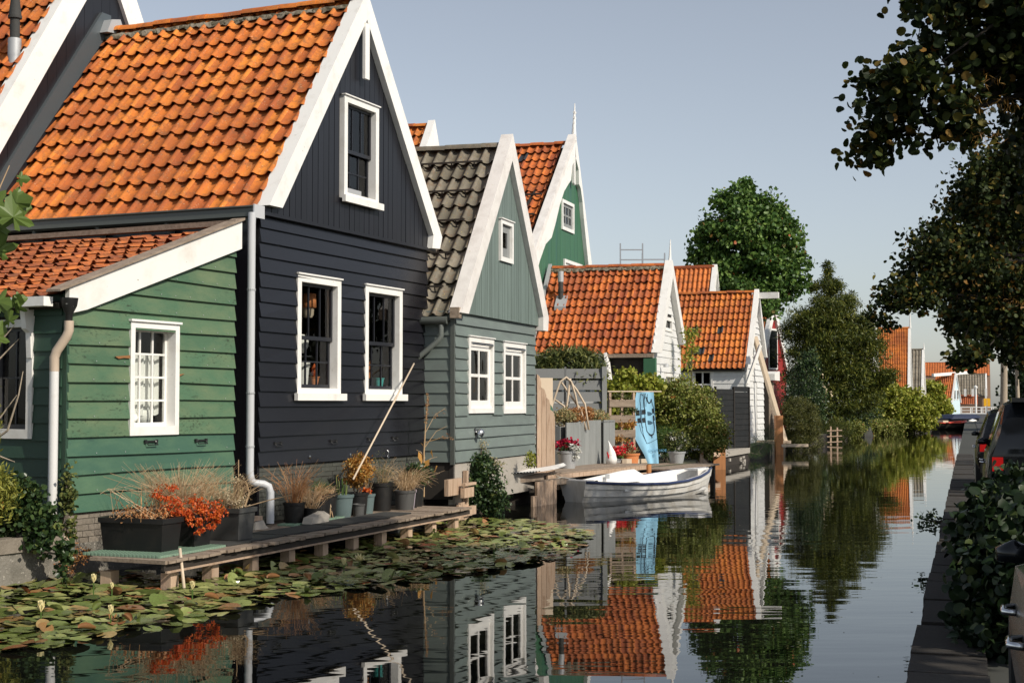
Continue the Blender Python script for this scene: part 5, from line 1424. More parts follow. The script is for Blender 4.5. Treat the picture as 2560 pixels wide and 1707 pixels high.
p = pot('wide black pot with ferny green growth', 5.88, 1.16, .16, .20, .40, 'black_plastic'); stuff(foliage('leaves', [(0, 0, .48, .22, .22, .10, 30, 26, .05), (.15, .1, .52, .2, .2, .1, 16, 20, .05)], .055, LF['fern'], p, 'blade', .2, -.3)); dry(p, .4, 20, .2, .25)
p = pot('black pot with sparse green growth, behind the grey teal pot', 6.12, 1.18, .16, .20, .41, 'black_plastic'); stuff(foliage('leaves', [(0, 0, .48, .2, .2, .08, 22, 20, .05)], .05, LF['olive'], p, 'blade', .2, -.3)); dry(p, .41, 26, .18, .28)
p = pot('grey teal pot with cut pale shoots', 6.46, 1.06, .145, .19, .37, 'teal_plastic')
m = MB()
for k in range(7):
    a = k * .9; m.tube([(.07 * math.cos(a), .07 * math.sin(a), .32), (.09 * math.cos(a), .09 * math.sin(a), .32 + random.uniform(.15, .36))], [.011, .008], 6)
m.build('cut_shoots', LF['grassy'], p)
m = MB()
for k in range(4): m.tube([(.05, -.05, .34), (.2, -.15 - .03 * k, .44), (.34 + .03 * k, -.2, .2), (.4, -.16 - .05 * k, .02)], [.007, .008, .009, .006], 5)
m.build('pale_roots', M['straw'], p)
p = pot('dark pot holding a round amber leaved bush under the leaning pole', 7.02, 1.06, .14, .175, .37, 'black_plastic')
stuff(foliage('leaves', [(0, 0, .72, .27, .25, .26, 90, 40, .05), (-.2, 0, .62, .12, .12, .2, 26, 30, .04)], .042, LF['amber'], p, 'oval', .35)); m = MB()
for k in range(6): m.tube([(.03 * math.cos(k), .03 * math.sin(k), .3), (.12 * math.cos(k), .12 * math.sin(k), .55), (.2 * math.cos(k), .2 * math.sin(k), .8)], [.012, .008, .004], 5)
m.build('stems', M['bark'], p)
p = pot('small grey teal pot with an orange flower, right of the amber bush', 7.32, 1.06, .115, .15, .33, 'teal_plastic'); stuff(foliage('flowers', [(0, 0, .37, .08, .08, .03, 10, 16, .03)], .04, LF['orange'], p, 'round', .2)); dry(p, .33, 6, .55, .12)
p = pot('small brown black pot wedged between the teal pot and the amber bush', 6.78, .92, .085, .10, .2, 'grey_plastic')
p = pot('dark pot with dull green trailing stems, left of the grey pot', 8.02, 1.12, .16, .2, .48, 'black_plastic'); stuff(foliage('leaves', [(0, 0, .66, .24, .2, .24, 30, 22, .06), (-.05, 0, .9, .1, .1, .2, 8, 16, .05)], .06, LF['olive'], p, 'blade', .2, -.2)); dry(p, .48, 30, .5, .35)
p = pot('grey plastic pot with lettering worn off and drooping dry grass', 8.28, .80, .15, .185, .34, 'grey_plastic'); dry(p, .34, 80, .36, .4, 'straw', 0, .9)
p = pot('pale lilac pot beside the grey pot', 8.55, .88, .12, .155, .33, 'lilac_plastic'); dry(p, .33, 90, .6, .6, 'straw', 0, .8)
p = pot('black pot under arching dry grass, right of the lilac pot', 8.82, .98, .15, .19, .36, 'black_plastic'); dry(p, .36, 80, .5, .6, 'straw', 0, .95)
p = pot('dark grey pot at the end of the row below the tall seeded weed', 9.1, 1.02, .16, .2, .40, 'black_plastic'); stuff(foliage('leaves', [(0, .05, .55, .2, .2, .2, 40, 26, .06)], .07, LF['ivy'], p, 'oval', .3))
# tall seeded weed
wd = thing('tall_weed', 'tall yellowing weed with a brown seed spike at the corner of the navy house', 'plant', (-1.60, 25.9, .7))
m = MB(); m.tube([(0, 0, -.2), (.0, 0, .6), (.03, 0, 1.1), (.07, 0, 1.66)], [.018, .016, .012, .006], 6)
for z, dx, dz in ((.95, .36, .45), (.78, .5, .1), (.7, .40, .38), (.5, -.16, .15), (.42, .22, .1)):
    m.tube([(.02, 0, z), (.02 + dx * .5, .02, z + dz * .75), (.02 + dx, .02, z + dz)], [.008, .006, .003], 5)
m.build('stem', M['straw'], wd)
P = np.array([(.035 + .032 * f + random.uniform(-.025, .025), random.uniform(-.025, .025), 1.12 + .55 * f) for f in np.linspace(0, 1, 170)]); inst('seed_spike', leaf_mesh('seed_spike', P, np.full(len(P), .026), LF['rust'], 'oval'), wd)
P = clump_points([(.28, .02, 1.28, .12, .03, .12, 6, 8, .03), (.42, .02, .9, .14, .03, .06, 6, 8, .03)]); inst('side_seeds', leaf_mesh('side_seeds', P, np.full(len(P), .03), LF['rust'], 'oval'), wd)
for x, z, s_ in ((-.1, .62, .2), (.1, .48, .24), (-.18, .36, .22), (.25, .36, .2), (-.06, .78, .14), (.14, .66, .16)):
    inst('leaf', leaf_mesh('leaf', np.array([(x, random.uniform(-.05, .02), z)]), np.array([s_]), LF['amber'], 'oval', 1.5), wd)
# leaning pole
pole = MB(); pole.tube([(-2.50, 22.45, 1.0), (-1.80, 26.1, 2.92)], .015, 8); pole.tube([(-2.06, 24.74, 2.205), (-2.03, 24.90, 2.29)], .02, 8)
tag(pole.build('wooden_pole', M['wood_pale'], None, True), 'long pale pole leaning against the right window of the navy house', 'pole')
st = MB(); st.tube([FW.w(.30, -.12, -.02), FW.w(.52, .1, .46)], .02, 7)
tag(st.build('wooden_stick', M['wood_pale'], None, True), 'short pale stick leaning on the left end of the boardwalk', 'stick')
# rough stone block by the downpipe
stn = thing('concrete_block', 'broken grey concrete block between the planters and the downpipe', 'block', FW.w(3.85, 1.12, .05), FW.rz)
m = MB(); m.prism([(0, 0), (.5, 0), (.48, .30), (.36, .36), (.3, .44), (.08, .42)], 0, .25); m.build('block', M['concrete_pale'], stn)
m = MB(); m.box(.08, .32, .03, .2, .44, .50); m.build('loose_brick', M['wood_tan'], stn)
st2 = MB(); st2.prism([(0, 0), (.55, 0), (.58, .10), (.40, .17), (.3, .13), (.05, .09)], 0, .16)
o = st2.build('stone', M['concrete_pale']); o.location = onwalk(4.85, .72, .026); o.rotation_euler = (0, 0, FW.rz); tag(o, 'rough pale stone slab lying in front of the stickered pot', 'stone')
# timber crib and posts where the boardwalk ends
cr = thing('timber_revetment', 'weathered timber boards retaining the bank below the grey house', 'retaining wall', (-1.0, 26.6, 0), FG.rz)
for x0, x1, z0, z1, t in ((-.1, .5, .66, .71, -.18), (-.1, .42, .44, .62, -.16), (.05, .6, .10, .26, -.14), (-.6, .1, .50, .80, -.03), (.40, .50, .0, .92, -.02)):
    m = MB(); m.box(x0, x1, t, t + .08, z0, z1); m.build('plank', M['wood_tan'], cr)
for k in range(6):
    m = MB(); m.box(-.3 + .11 * k, -.2 + .11 * k, -.08, -.03, -.4, .34 + random.uniform(-.06, .05)); m.build('pile', M['wood_tan'], cr)
shrub('leafy ivy bush growing out of the bank below the grey house', (-.55, 27.6, .05), [(0, 0, .55, .34, .35, .45, 80, 40, .09), (-.1, 0, .95, .36, .3, .16, 40, 36, .08), (.2, .05, .15, .26, .3, .3, 40, 36, .08), (-.35, -.2, .25, .15, .2, .2, 16, 30, .07)], .075, LF['ivy'], 'oval', .3)
stuff_ = shrub('pale green seeded growth on top of the ivy bush', (-.62, 27.9, .95), [(0, 0, .1, .45, .25, .12, 60, 30, .06), (0, 0, .35, .22, .12, .22, 20, 14, .05)], .035, LF['heather'], 'oval', .2)
shrub('small leafy tuft beside the grey house wall', (.40, 29.9, .9), [(0, 0, .1, .12, .12, .16, 18, 24, .05)], .05, LF['lime'], 'oval', .3, stems=2)

# ------------------------------------------------------------------ left edge: conifer, climber, bare rose, maple leaves
shrub('bright yellow green conifer at the left edge below the shed window', FS.w(-4.72, .0, .5), [(-.25, .1, 1.15, .26, .25, 1.2, 170, 40, .08), (.0, 0, .6, .30, .25, .35, 60, 40, .08), (-.3, 0, 1.9, .2, .22, .8, 70, 36, .075)], .085, LF['cypress'], 'needle', .6, droop=-.6, name='conifer_shrub')
shrub('glossy dark climber tumbling over the garden wall beside the downpipe', FS.w(-4.28, .02, .5), [(.0, .05, .42, .42, .16, .34, 90, 26, .08), (.35, -.02, .15, .18, .1, .28, 44, 24, .06), (-.5, 0, .15, .4, .15, .25, 44, 24, .08), (.66, -.12, -.18, .08, .06, .28, 22, 16, .04)], .062, LF['ivy'], 'round', .3, name='climber', cat='plant')
shrub('thin creeper climbing the corner of the shed behind the downpipe', FS.w(-3.47, -.08, .6), [(0, 0, .5, .05, .04, .42, 30, 14, .04), (.03, -.03, .0, .07, .04, .25, 20, 14, .04)], .05, LF['olive'], 'round', .2, name='creeper', cat='plant')
shrub('orange heather tuft at the left edge under the conifer', FS.w(-4.85, -.2, .75), [(0, 0, .18, .1, .1, .16, 24, 18, .03)], .05, LF['orange'], 'blade', .2, droop=-2, cat='plant')
rs = thing('bare_rose', 'bare thorny rose stems trained in front of the shed side window', 'plant', FS.w(-3.75, .95, .6), FS.rz)
m = MB(); m.tube([(0, 0, 0), (-.03, .03, .9), (.02, -.02, 1.5), (.0, -.05, 2.2), (.03, -.08, 2.5)], [.028, .024, .02, .016, .008], 7)
for z, dx, dz in ((2.1, .12, .32), (2.2, -.1, .3), (2.3, .05, .3), (1.3, .1, .4), (.95, .08, -.1)):
    m.tube([(0, -.03, z), (dx * .6, -.2, z + dz * .6), (dx, -.32, z + dz)], [.012, .009, .004], 6)
m.tube([(0, .0, 1.1), (.02, -.25, 1.25), (.0, -.45, 1.7), (.02, -.5, 2.0)], [.018, .015, .01, .005], 6)
m.build('stems', M['bark_pale'], rs)
def lobed_leaf(s):
    m = MB(); pts = []
    prof = [(0, .02), (20, .46), (35, .30), (48, .26), (62, .78), (72, .62), (80, .50), (90, .30)]
    A_ = [(-90, .03), (-60, .42), (-38, .52), (-22, .34), (-5, .66), (8, .84), (20, .66), (34, .44), (52, .74), (70, .84), (90, 1.05)]
    L_ = [(r * math.cos(R(a)), r * math.sin(R(a)) + .1) for a, r in A_]
    full = L_ + [(-x, y) for x, y in reversed(L_[1:-1])]
    c = len(full)
    vs = [(x * s, y * s, -.22 * s * abs(x) + random.uniform(-.05, .05) * s) for x, y in full] + [(0, .12 * s, .05 * s)]
    m.add(vs, [(i, (i + 1) % c, c) for i in range(c)])
    return m.mesh('leaf', LF['maple'])
mp = thing('maple_branch', 'leafy sycamore twigs with lobed leaves reaching in at the left edge', 'branch', (-3.62, 9.9, 3.0))
m = MB()
for p in ([(-1.2, .3, .2), (-.35, 0, .45), (.02, -.05, .62), (.1, 0, .86)], [(-1.2, .3, .1), (-.3, .05, .3), (.12, 0, .5)], [(-1.2, .3, -.2), (-.3, 0, -.25), (.1, 0, -.12), (.2, 0, -.08)], [(-1.2, .3, -.3), (-.3, 0, -.42), (.05, 0, -.34)]):
    m.tube(p, [.012, .008, .006, .003][:len(p)], 6)
m.build('twigs', M['straw'], mp)
for (x, z, s_, rot) in ((.16, .46, .20, -70), (.02, .40, .19, -120), (-.06, .60, .17, 30), (-.12, .50, .18, 150), (.10, .63, .14, 20), (.14, .78, .07, 0), (-.18, .30, .2, -150), (.0, .24, .2, -100), (-.14, .12, .2, -110), (-.2, .66, .16, 90), (.17, .58, .12, -20), (-.05, .72, .12, 60),
                       (.06, -.10, .13, 20), (-.10, -.22, .17, -60), (.15, -.14, .11, -60), (.18, -.08, .07, -10), (-.16, -.12, .13, 90), (-.14, -.38, .16, -120), (.02, -.36, .13, -70), (-.05, -.05, .11, 80), (.12, -.24, .10, -110)):
    o = inst('leaf', lobed_leaf(s_), mp, (x, random.uniform(-.12, .12), z))
    o.rotation_euler = (R(90 + random.uniform(-50, 40)), R(rot + 90), R(random.uniform(-40, 40)))

# ------------------------------------------------------------------ water lilies
def pad_mesh(r, curl, name='lily_pad'):
    m = MB(); n = 14; vs = [(0, 0, 0.0)]; 
    for ring, f in ((0, .55), (1, 1.0)):
        for i in range(n):
            a = R(18) + (2 * math.pi - R(36)) * i / (n - 1)
            w = curl * (f ** 3) * (.5 + .5 * math.sin(a * 2 + curl * 40)) * r + random.uniform(-.012, .012) * f * r * 4
            vs.append((r * f * math.cos(a), r * f * math.sin(a), w))
    fs = [(0, 1 + i, 2 + i) for i in range(n - 1)] + [(1 + i, 1 + n + i, 2 + n + i, 2 + i) for i in range(n - 1)]
    m.add(vs, fs)
    return m.mesh(name, M['lily'], True)
pads = [pad_mesh(1.0, c) for c in (0.02, .04, .06, .09, .12, .03, .22)]
poly = [(-5.9, 12.3), (-4.5, 12.6), (-4.05, 12.9), (-3.1, 14.6), (-2.45, 16.2), (-1.75, 17.0), (-.9, 18.0), (.1, 19.3), (.7, 20.3), (1.0, 21.3), (1.35, 24.2), (.55, 26.4), (-.3, 27.0), (-1.1, 26.7), (-1.75, 24.6), (-3.4, 20.2), (-4.2, 17.6), (-4.9, 18.6), (-5.6, 18.4), (-6.6, 16.5)]
def inside(x, y):
    c = False; j = len(poly) - 1
    for i in range(len(poly)):
        xi, yi = poly[i]; xj, yj = poly[j]
        if (yi > y) != (yj > y) and x < (xj - xi) * (y - yi) / (yj - yi) + xi: c = not c
        j = i
    return c
spots = []
tries = 0
cell = {}
while len(spots) < 1500 and tries < 60000:
    tries += 1
    x = random.uniform(-6.8, 1.6); y = random.uniform(12.2, 27.2)
    if not inside(x, y): continue
    r = random.choice((.10, .12, .13, .15, .17)) * (1.0 if y < 20 else .85)
    dmin = .5 * r
    k = (int(x / .3), int(y / .3))
    if any((x - a) ** 2 + (y - b_) ** 2 < (dmin + .36 * r2) ** 2 for i in (-1, 0, 1) for j in (-1, 0, 1) for a, b_, r2 in cell.get((k[0] + i, k[1] + j), ())): continue
    cell.setdefault(k, []).append((x, y, r)); spots.append((x, y, r))
spots.sort(key=lambda s: s[1] / s[2])
restV = []; restF = []; nb_ = 0
for i, (x, y, r) in enumerate(spots):
    upright = random.random() < (.05 if y < 17 else .03)
    k = random.randrange(5) if not upright else 6
    tilt = (random.gauss(0, .08), random.gauss(0, .08)) if not upright else (random.uniform(.5, 1.2), random.uniform(-.4, .4))
    z = .006 + random.random() * .03 + (.03 if upright else 0); r *= (.7 if upright else 1)
    mt = Matrix.Translation((x, y, z)) @ Matrix.Rotation(random.uniform(0, 6.28), 4, 'Z') @ Matrix.Rotation(tilt[0], 4, 'X') @ Matrix.Rotation(tilt[1], 4, 'Y') @ Matrix.Diagonal((r, r * random.uniform(.85, 1), r, 1))
    if i < 300:
        o = inst('lily_pad', pads[k]); o.matrix_basis = mt
        zone = 'close to the grey garden wall' if x < -4.6 else ('below the left end of the boardwalk' if y > 15.6 else ('at the front edge of the patch' if y < 14 or x > -2.9 else 'in the middle of the near patch'))
        big = 'broad' if r > .14 else 'small'
        lab = ('curled up water lily pad ' if upright else big + ' flat floating water lily pad ') + zone
        tag(o, lab, 'lily pad', ('curled lily pads ' if upright else big + ' floating lily pads ') + zone)
    else:
        me = pads[k]
        for p in me.polygons:
            pass
        co = np.array([v.co for v in me.vertices]); A_ = np.array(mt)
        restV.append(co @ A_[:3, :3].T + A_[:3, 3]); restF.extend([tuple(q + nb_ for q in p.vertices) for p in me.polygons]); nb_ += len(co)
me = bpy.data.meshes.new('lily_pads'); me.from_pydata(np.concatenate(restV).tolist(), [], restF)
lm_, lt_, lb_ = newmat('far_lily_pad_leaf')
g_ = lt_.nodes.new('ShaderNodeNewGeometry'); r_ = ramp(lt_, [(0, (0.10, 0.13, 0.03)), (0.4, (0.20, 0.23, 0.065)), (0.7, (0.32, 0.33, 0.12)), (0.84, (0.30, 0.20, 0.08)), (1, (0.28, 0.07, 0.03))])
lt_.links.new(g_.outputs['Random Per Island'], r_.inputs[0]); lt_.links.new(r_.outputs[0], lb_.inputs['Base Color']); lb_.inputs['Roughness'].default_value = .26
me.materials.append(lm_)
lp = inst('lily_pads', me); stuff(lp); lp['label'] = 'more distant patch of floating water lily pads'
def rolled(label, x, y, L, rz, tilt, mat):
    m = MB(); n = 8; vs = []
    for i in range(5):
        f = i / 4
        for j in range(n):
            a = -1.9 + 3.8 * j / (n - 1); rr = .026 * (.4 + 1.2 * math.sin(math.pi * (.15 + .75 * f)))
            vs.append((f * L, rr * math.sin(a), rr * (1 - math.cos(a))))
    m.add(vs, [(i * n + j, (i + 1) * n + j, (i + 1) * n + j + 1, i * n + j + 1) for i in range(4) for j in range(n - 1)])
    o = m.build('withered_lily_pad', M[mat], None, True); o.location = (x, y, .03); o.rotation_euler = (random.uniform(-.5, .5), -tilt, rz)
    tag(o, label, 'lily pad', 'withered rolled lily pads')
for k in range(26):
    while True:
        x = random.uniform(-5.4, -.5); y = random.uniform(12.6, 19)
        if inside(x, y): break
    rolled('brown rolled up lily pad lying among the green ones', x, y, random.uniform(.09, .17), random.uniform(0, 6.28), random.uniform(0, .5), random.choice(('lily_brown', 'lily_brown', 'lily')))
m = MB()
for k in range(90):
    y_ = random.uniform(9, 34); x = random.uniform(-.5, QX + QK * y_ - .2); r_ = random.uniform(.008, .028); a_ = random.uniform(0, 6)
    m.add([(x + r_ * math.cos(a_ + q_ * 1.57) * (1 if q_ % 2 else .5), y_ + r_ * math.sin(a_ + q_ * 1.57), .003) for q_ in range(4)], [(0, 1, 2, 3)])
stuff(m.build('floating_bits', M['speck']))
def lily_flower(label, x, y, openf, h, s=1.0):
    f = thing('water_lily', label, 'flower', (x, y, 0))
    m = MB(); m.tube([(0, 0, -.02), (0, 0, h)], .008, 5); m.build('stem', LF['grassy'], f)
    m = MB()
    for ring, (n, ang) in enumerate(((7, .35 + openf * .8), (6, .2 + openf * .5), (4, .08 + openf * .2))):
        for i in range(n):
            a = 6.283 * i / n + ring * .4; L = .075 * s
            d = Vector((math.cos(a) * math.sin(ang), math.sin(a) * math.sin(ang), math.cos(ang))); sd = Vector((-math.sin(a), math.cos(a), 0)) * .02 * s
            b0 = Vector((0, 0, h)); mid = b0 + d * L * .55; tip = b0 + d * L + Vector((0, 0, .012))
            m.add([b0, mid + sd, tip, mid - sd], [(0, 1, 2, 3)])
    m.build('petals', M['petal'], f)
    return f
for lab, x, y, o_, h, s_ in (('closed pale lily bud standing near the wall at the left', -4.75, 16.25, .0, .16, 1.3), ('closed pale lily bud at the far left of the lily patch', -4.62, 14.05, .0, .15, 1.5), ('yellow green lily bud in front of the boardwalk corner', -3.55, 15.9, .05, .13, 1.2), ('open pale yellow water lily below the middle of the boardwalk', -2.05, 19.2, 1.0, .07, 1.5), ('pale lily bud just left of the open yellow lily', -2.15, 18.3, .1, .13, 1.2), ('small lily bud in the front edge of the patch', -3.95, 14.1, .0, .12, 1.2), ('slim lily bud far right in the lily patch', -.25, 19.9, .0, .16, 1.0), ('slim green bud between the wall and the stick', -4.5, 16.1, .0, .11, .9)):
    lily_flower(lab, x, y, o_, h, s_)
# ------------------------------------------------------------------ garden deck beyond the grey house
FK = Frame(-.15, 29.75, 27.5)
dk = thing('garden_deck', 'weathered wooden garden deck at the water beyond the grey house', 'deck', FK.w(0, 0, 0), FK.rz)
for k in range(16):
    m = MB(); b0 = .05 + k * .145; m.box(.4 if k < 3 else 0, 8.0, b0, b0 + .137, .60, .635 + random.gauss(0, .002)); m.build('plank', M['wood_grey'], dk)
for k in range(10):
    m = MB(); b0 = -.55 + k * .15; m.box(8.05, 11.9, b0, b0 + .142, .46, .50 + random.gauss(0, .002)); m.build('plank', M['wood_grey'], dk)
for z0, z1, t in ((.50, .60, -.02), (.26, .42, -.03)):
    m = MB(); m.box(2.0, 7.95, t, t + .05, z0, z1); m.build('rail', M['wood_tan'], dk)
m = MB(); m.box(7.75, 7.95, -.08, -.03, .02, .62); m.build('corner_post', M['wood_orange'], dk)
m = MB(); m.box(.3, 1.9, .02, .1, .50, .62); m.box(1.2, 2.6, -.25, -.1, .40, .53); m.build('beam', M['wood_grey'], dk)
m = MB(); m.box(2.0, 7.8, .6, .7, -.5, .6); m.box(8.0, 11.8, .3, .4, -.5, .46); m.build('dark_backing', M['wood_dark'], dk)
for a in (8.4, 9.6, 10.8, 11.7):
    m = MB(); m.box(a, a + .12, -.45, -.33, -.5, .46); m.build('post', M['wood_dark'], dk)
m = MB(); m.bar((7.9, .65, .69), (11.6, 1.5, .55), .12, .12); m.build('kerb_beam', M['wood_pale'], dk)
sp_ = thing('sheet_piling', 'upright tan timber boards standing in the water under the deck', 'retaining wall', FK.w(.75, -.28, 0), FK.rz)
x = 0
for k in range(7):
    w = random.uniform(.15, .2); m = MB(); m.box(x, x + w - .012, random.uniform(-.01, .01), .05, -.6, .52 - (.3 if k == 0 else 0) + random.uniform(-.04, .02)); m.build('board', M['wood_tan'], sp_); x += w
# pale sailboard-like plank lying on the deck edge
bd = thing('surfboard', 'long pale board with a dashed edge lying across the deck corner', 'board', (-.85, 29.2, .72), R(56))
m = MB(); vs = []; n = 12
for i in range(n + 1):
    f = i / n; w = .33 * math.sin(math.pi * (.12 + .85 * f)) ** .6; zz = .10 * max(0, f - .55) ** 2 * 4
    vs += [(f * 3.6, -w, zz), (f * 3.6, 0, zz + .05), (f * 3.6, w, zz), (f * 3.6, 0, zz - .03)]
m.add(vs, [(i * 4 + j, i * 4 + (j + 1) % 4, (i + 1) * 4 + (j + 1) % 4, (i + 1) * 4 + j) for i in range(n) for j in range(4)])
m.build('board', M['boat_in'], bd, True, 40)
m = MB()
for k in range(14): m.box(.5 + k * .12, .57 + k * .12, -.335 + .004 * abs(k - 7) - .012, -.325, .0, .02)
m.build('dashes', M['ink'], bd)

# grey panelled planter cabinet with heather
pc = thing('planter_cabinet', 'tall pale grey boarded planter with heather on its top, on the deck', 'planter', FK.w(5.45, 1.15, .635), FK.rz)
x = 0
for i, (w, d, h) in enumerate(((.42, .0, 1.08), (.32, .0, 1.08), (.34, .02, 1.10), (.30, .02, 1.10), (.42, .02, 1.12), (.34, .02, 1.12), (.36, -.06, 1.12), (.36, -.06, 1.12))):
    m = MB(); m.box(x, x + w - .005, d, d + .03, 0, h); m.build('panel', M['grey_paint'], pc); x += w
m = MB(); m.box(0, x - .005, .18, .62, 0, .98); m.box(x - .72, x, -.06, .6, 1.06, 1.09); m.box(x - .03, x, -.03, .6, 0, 1.06); m.build('carcass', M['grey_paint'], pc)
stuff(foliage('heather', [(.35, .25, 1.22, .42, .28, .2, 60, 40, .07), (2.2, .3, 1.2, .5, .26, .16, 60, 40, .07), (2.75, .3, 1.1, .25, .2, .3, 30, 36, .07)], .055, LF['heather'], pc, 'oval', .3))
stuff(foliage('dry_heather', [(1.0, .25, 1.22, .32, .26, .22, 56, 40, .07), (1.55, .25, 1.24, .3, .25, .22, 50, 40, .07)], .055, LF['rust'], pc, 'oval', .3))
# flower bucket, gnome, pots
bk = thing('flower_bucket', 'zinc bucket of crimson and white flowers in front of the planter', 'flower pot', FK.w(4.62, .75, .635))
m = MB(); m.lathe(pot_profile(.19, .25, .42), 20); m.build('bucket', M['zinc'], bk, True, 40)
stuff(foliage('crimson_flowers', [(.0, .05, .55, .28, .24, .12, 40, 14, .05)], .065, LF['redflower'], bk, 'round', .4)); stuff(foliage('white_flowers', [(.16, -.16, .40, .14, .1, .2, 36, 12, .035)], .045, LF['whiteflower'], bk, 'round', .4)); stuff(foliage('leaves', [(0, 0, .47, .25, .22, .12, 20, 16, .05)], .07, LF['ivy'], bk))
shrub('white flowering plant behind the flower bucket, by the jagged planks', FK.w(4.0, 1.35, .6), [(0, 0, .45, .22, .22, .42, 40, 26, .07)], .06, LF['ivy'], 'oval', .3, cat='plant', flowers=([(0, -.1, .5, .2, .16, .4, 18, 8, .05)], .05, LF['whiteflower']))
gn = thing('garden_gnome', 'small pink and white garden gnome figure leaning at the planter front', 'gnome', FK.w(7.35, .78, .635))
m = MB(); m.lathe([(.001, 0), (.13, .0), (.15, .12), (.12, .22), (.11, .26)], 14); m.build('body', M['boat_in'], gn, True)
m = MB(); m.lathe([(.12, .24), (.10, .32), (.06, .42), (.025, .52), (.004, .60)], 12); o = m.build('hat', M['white'], gn, True)
for v in o.data.vertices: v.co.x -= .35 * max(0, v.co.z - .24) ** 1.5
m = MB(); m.tube([(-.10, -.02, .30), (-.08, -.08, .22), (-.06, -.1, .12)], .03, 6); m.build('stripe', M['scarlet'] if 'scarlet' in M else LF['scarlet'], gn, True)
ge = thing('flower_pot', 'pots of scarlet geraniums right of the grey planter', 'flower pot', FK.w(8.25, 1.1, .5))
m = MB(); m.lathe(pot_profile(.16, .21, .24), 18); m.build('pot', M['zinc'], ge, True, 40)
stuff(foliage('scarlet_flowers', [(0, 0, .42, .30, .22, .14, 30, 16, .05)], .065, LF['scarlet'], ge, 'round', .4)); stuff(foliage('leaves', [(0, 0, .36, .28, .22, .12, 30, 18, .05)], .06, LF['fern'], ge))
po = thing('flower_pot', 'orange terracotta pot with pink flowers below the blue banner', 'flower pot', FK.w(8.85, .9, .5))
m = MB(); m.lathe(pot_profile(.20, .26, .36, .02), 20); m.build('pot', M['terracotta'], po, True, 40)
stuff(foliage('leaves', [(0, 0, .46, .2, .18, .12, 24, 16, .05)], .055, LF['heather'], po)); stuff(foliage('pink_flowers', [(0, 0, .54, .16, .14, .08, 14, 8, .04)], .05, LF['scarlet'], po, 'round'))
# pallet planter
pp = thing('pallet_planter', 'upright wooden pallet planted with yellowing leaves, left of the blue banner', 'planter', (2.62, 38.75, .55), R(14))
for z in (.30, .72, 1.12, 1.54):
    m = MB(); m.box(0, .74, -.12, -.09, z, z + .20); m.build('slat', M['wood_grey'], pp)
for x in (.0, .34, .68):
    m = MB(); m.box(x, x + .06, -.09, .04, 0, 1.93); m.build('upright', M['wood_tan'], pp)
m = MB(); m.box(-.05, 1.5, -.10, .04, 1.95, 1.98); m.build('top_board', M['wood_pale'], pp)
stuff(foliage('yellow_leaves', [(.3, -.08, .66, .26, .08, .08, 20, 16, .05), (.5, -.08, 1.08, .3, .08, .1, 22, 16, .05), (.3, -.08, .22, .3, .1, .14, 26, 18, .06)], .06, LF['amber'], pp)); stuff(foliage('green_leaves', [(.5, -.06, 1.46, .3, .06, .08, 22, 16, .05), (.3, -.06, 1.86, .25, .06, .06, 14, 14, .05)], .06, LF['olive'], pp))
# sky blue banner with the printed boats
bn = thing('cloth_banner', 'sky blue cloth banner printed with black line drawings of boats', 'banner', (3.42, 38.85, .5), R(12))
def bx(u, v):
    """cloth coordinates (u across 0..1, v down 0..1) to local x, y, z"""
    wdt = .47 + .14 * math.sin(math.pi * min(1, v * 1.1)) - .20 * max(0, v - .72) / .28 * (1 - u) * 1.2
    x0 = -.02 - .10 * math.sin(math.pi * min(1, v * 1.15)) + .30 * max(0, v - .62) / .38
    x1 = .47 + .12 * v
    return (x0 + (x1 - x0) * u, .02 * math.sin(u * 9 + v * 3) + .03 * math.sin(v * 5), 2.0 - 1.95 * v)
m = MB(); vs = []; nu, nv = 12, 24
for j in range(nv + 1):
    for i in range(nu + 1): vs.append(bx(i / nu, j / nv))
m.add(vs, [(j * (nu + 1) + i, (j + 1) * (nu + 1) + i, (j + 1) * (nu + 1) + i + 1, j * (nu + 1) + i + 1) for j in range(nv) for i in range(nu)])
m.build('cloth', M['banner'], bn, True)
def bp(u, v): p = bx(u, v); return (p[0], p[1] - .008, p[2])
def ink_line(pts, w=.010, mat='ink', name='line'):
    m = MB()
    for (a, b_), (c, d) in zip(pts, pts[1:]):
        m.bar(bp(a, b_), bp(c, d), w, .004, (0, 1, 0))
    return m
def ink_poly(pts):
    m = MB(); m.add([bp(*p) for p in pts], [tuple(range(len(pts)))]); return m
lm = MB()
for pts, w in (([(.25, .02), (.27, .12), (.33, .2), (.34, .38), (.42, .6), (.46, .72), (.72, .70), (1.0, .655)], .008), ([(.6, .07), (.64, .12), (.70, .15), (.77, .155), (.84, .14), (.87, .10)], .03), ([(.64, .03), (.60, .09), (.66, .07)], .010),
               ([(.87, .12), (.97, .22), (.98, .32)], .008), ([(.50, .02), (.47, .12), (.53, .3), (.55, .43), (.60, .55), (.65, .57), (.73, .60), (.82, .595), (.90, .57), (.94, .5), (.92, .36)], .016), ([(.68, .585), (.78, .612), (.88, .585)], .03), ([(.79, .60), (.80, .64)], .022),
               ([(.28, .45), (.33, .55), (.44, .68)], .006), ([(.40, .03), (.43, .10), (.45, .22)], .006), ([(.35, .25), (.39, .48), (.44, .5)], .006), ([(.52, .06), (.58, .1), (.58, .2)], .006), ([(.30, .02), (.36, .05), (.42, .02)], .006)):
    for (a, b_), (c, d) in zip(pts, pts[1:]): lm.bar(bp(a, b_), bp(c, d), w, .004, (0, 1, 0))
lm.build('drawing', M['ink'], bn)
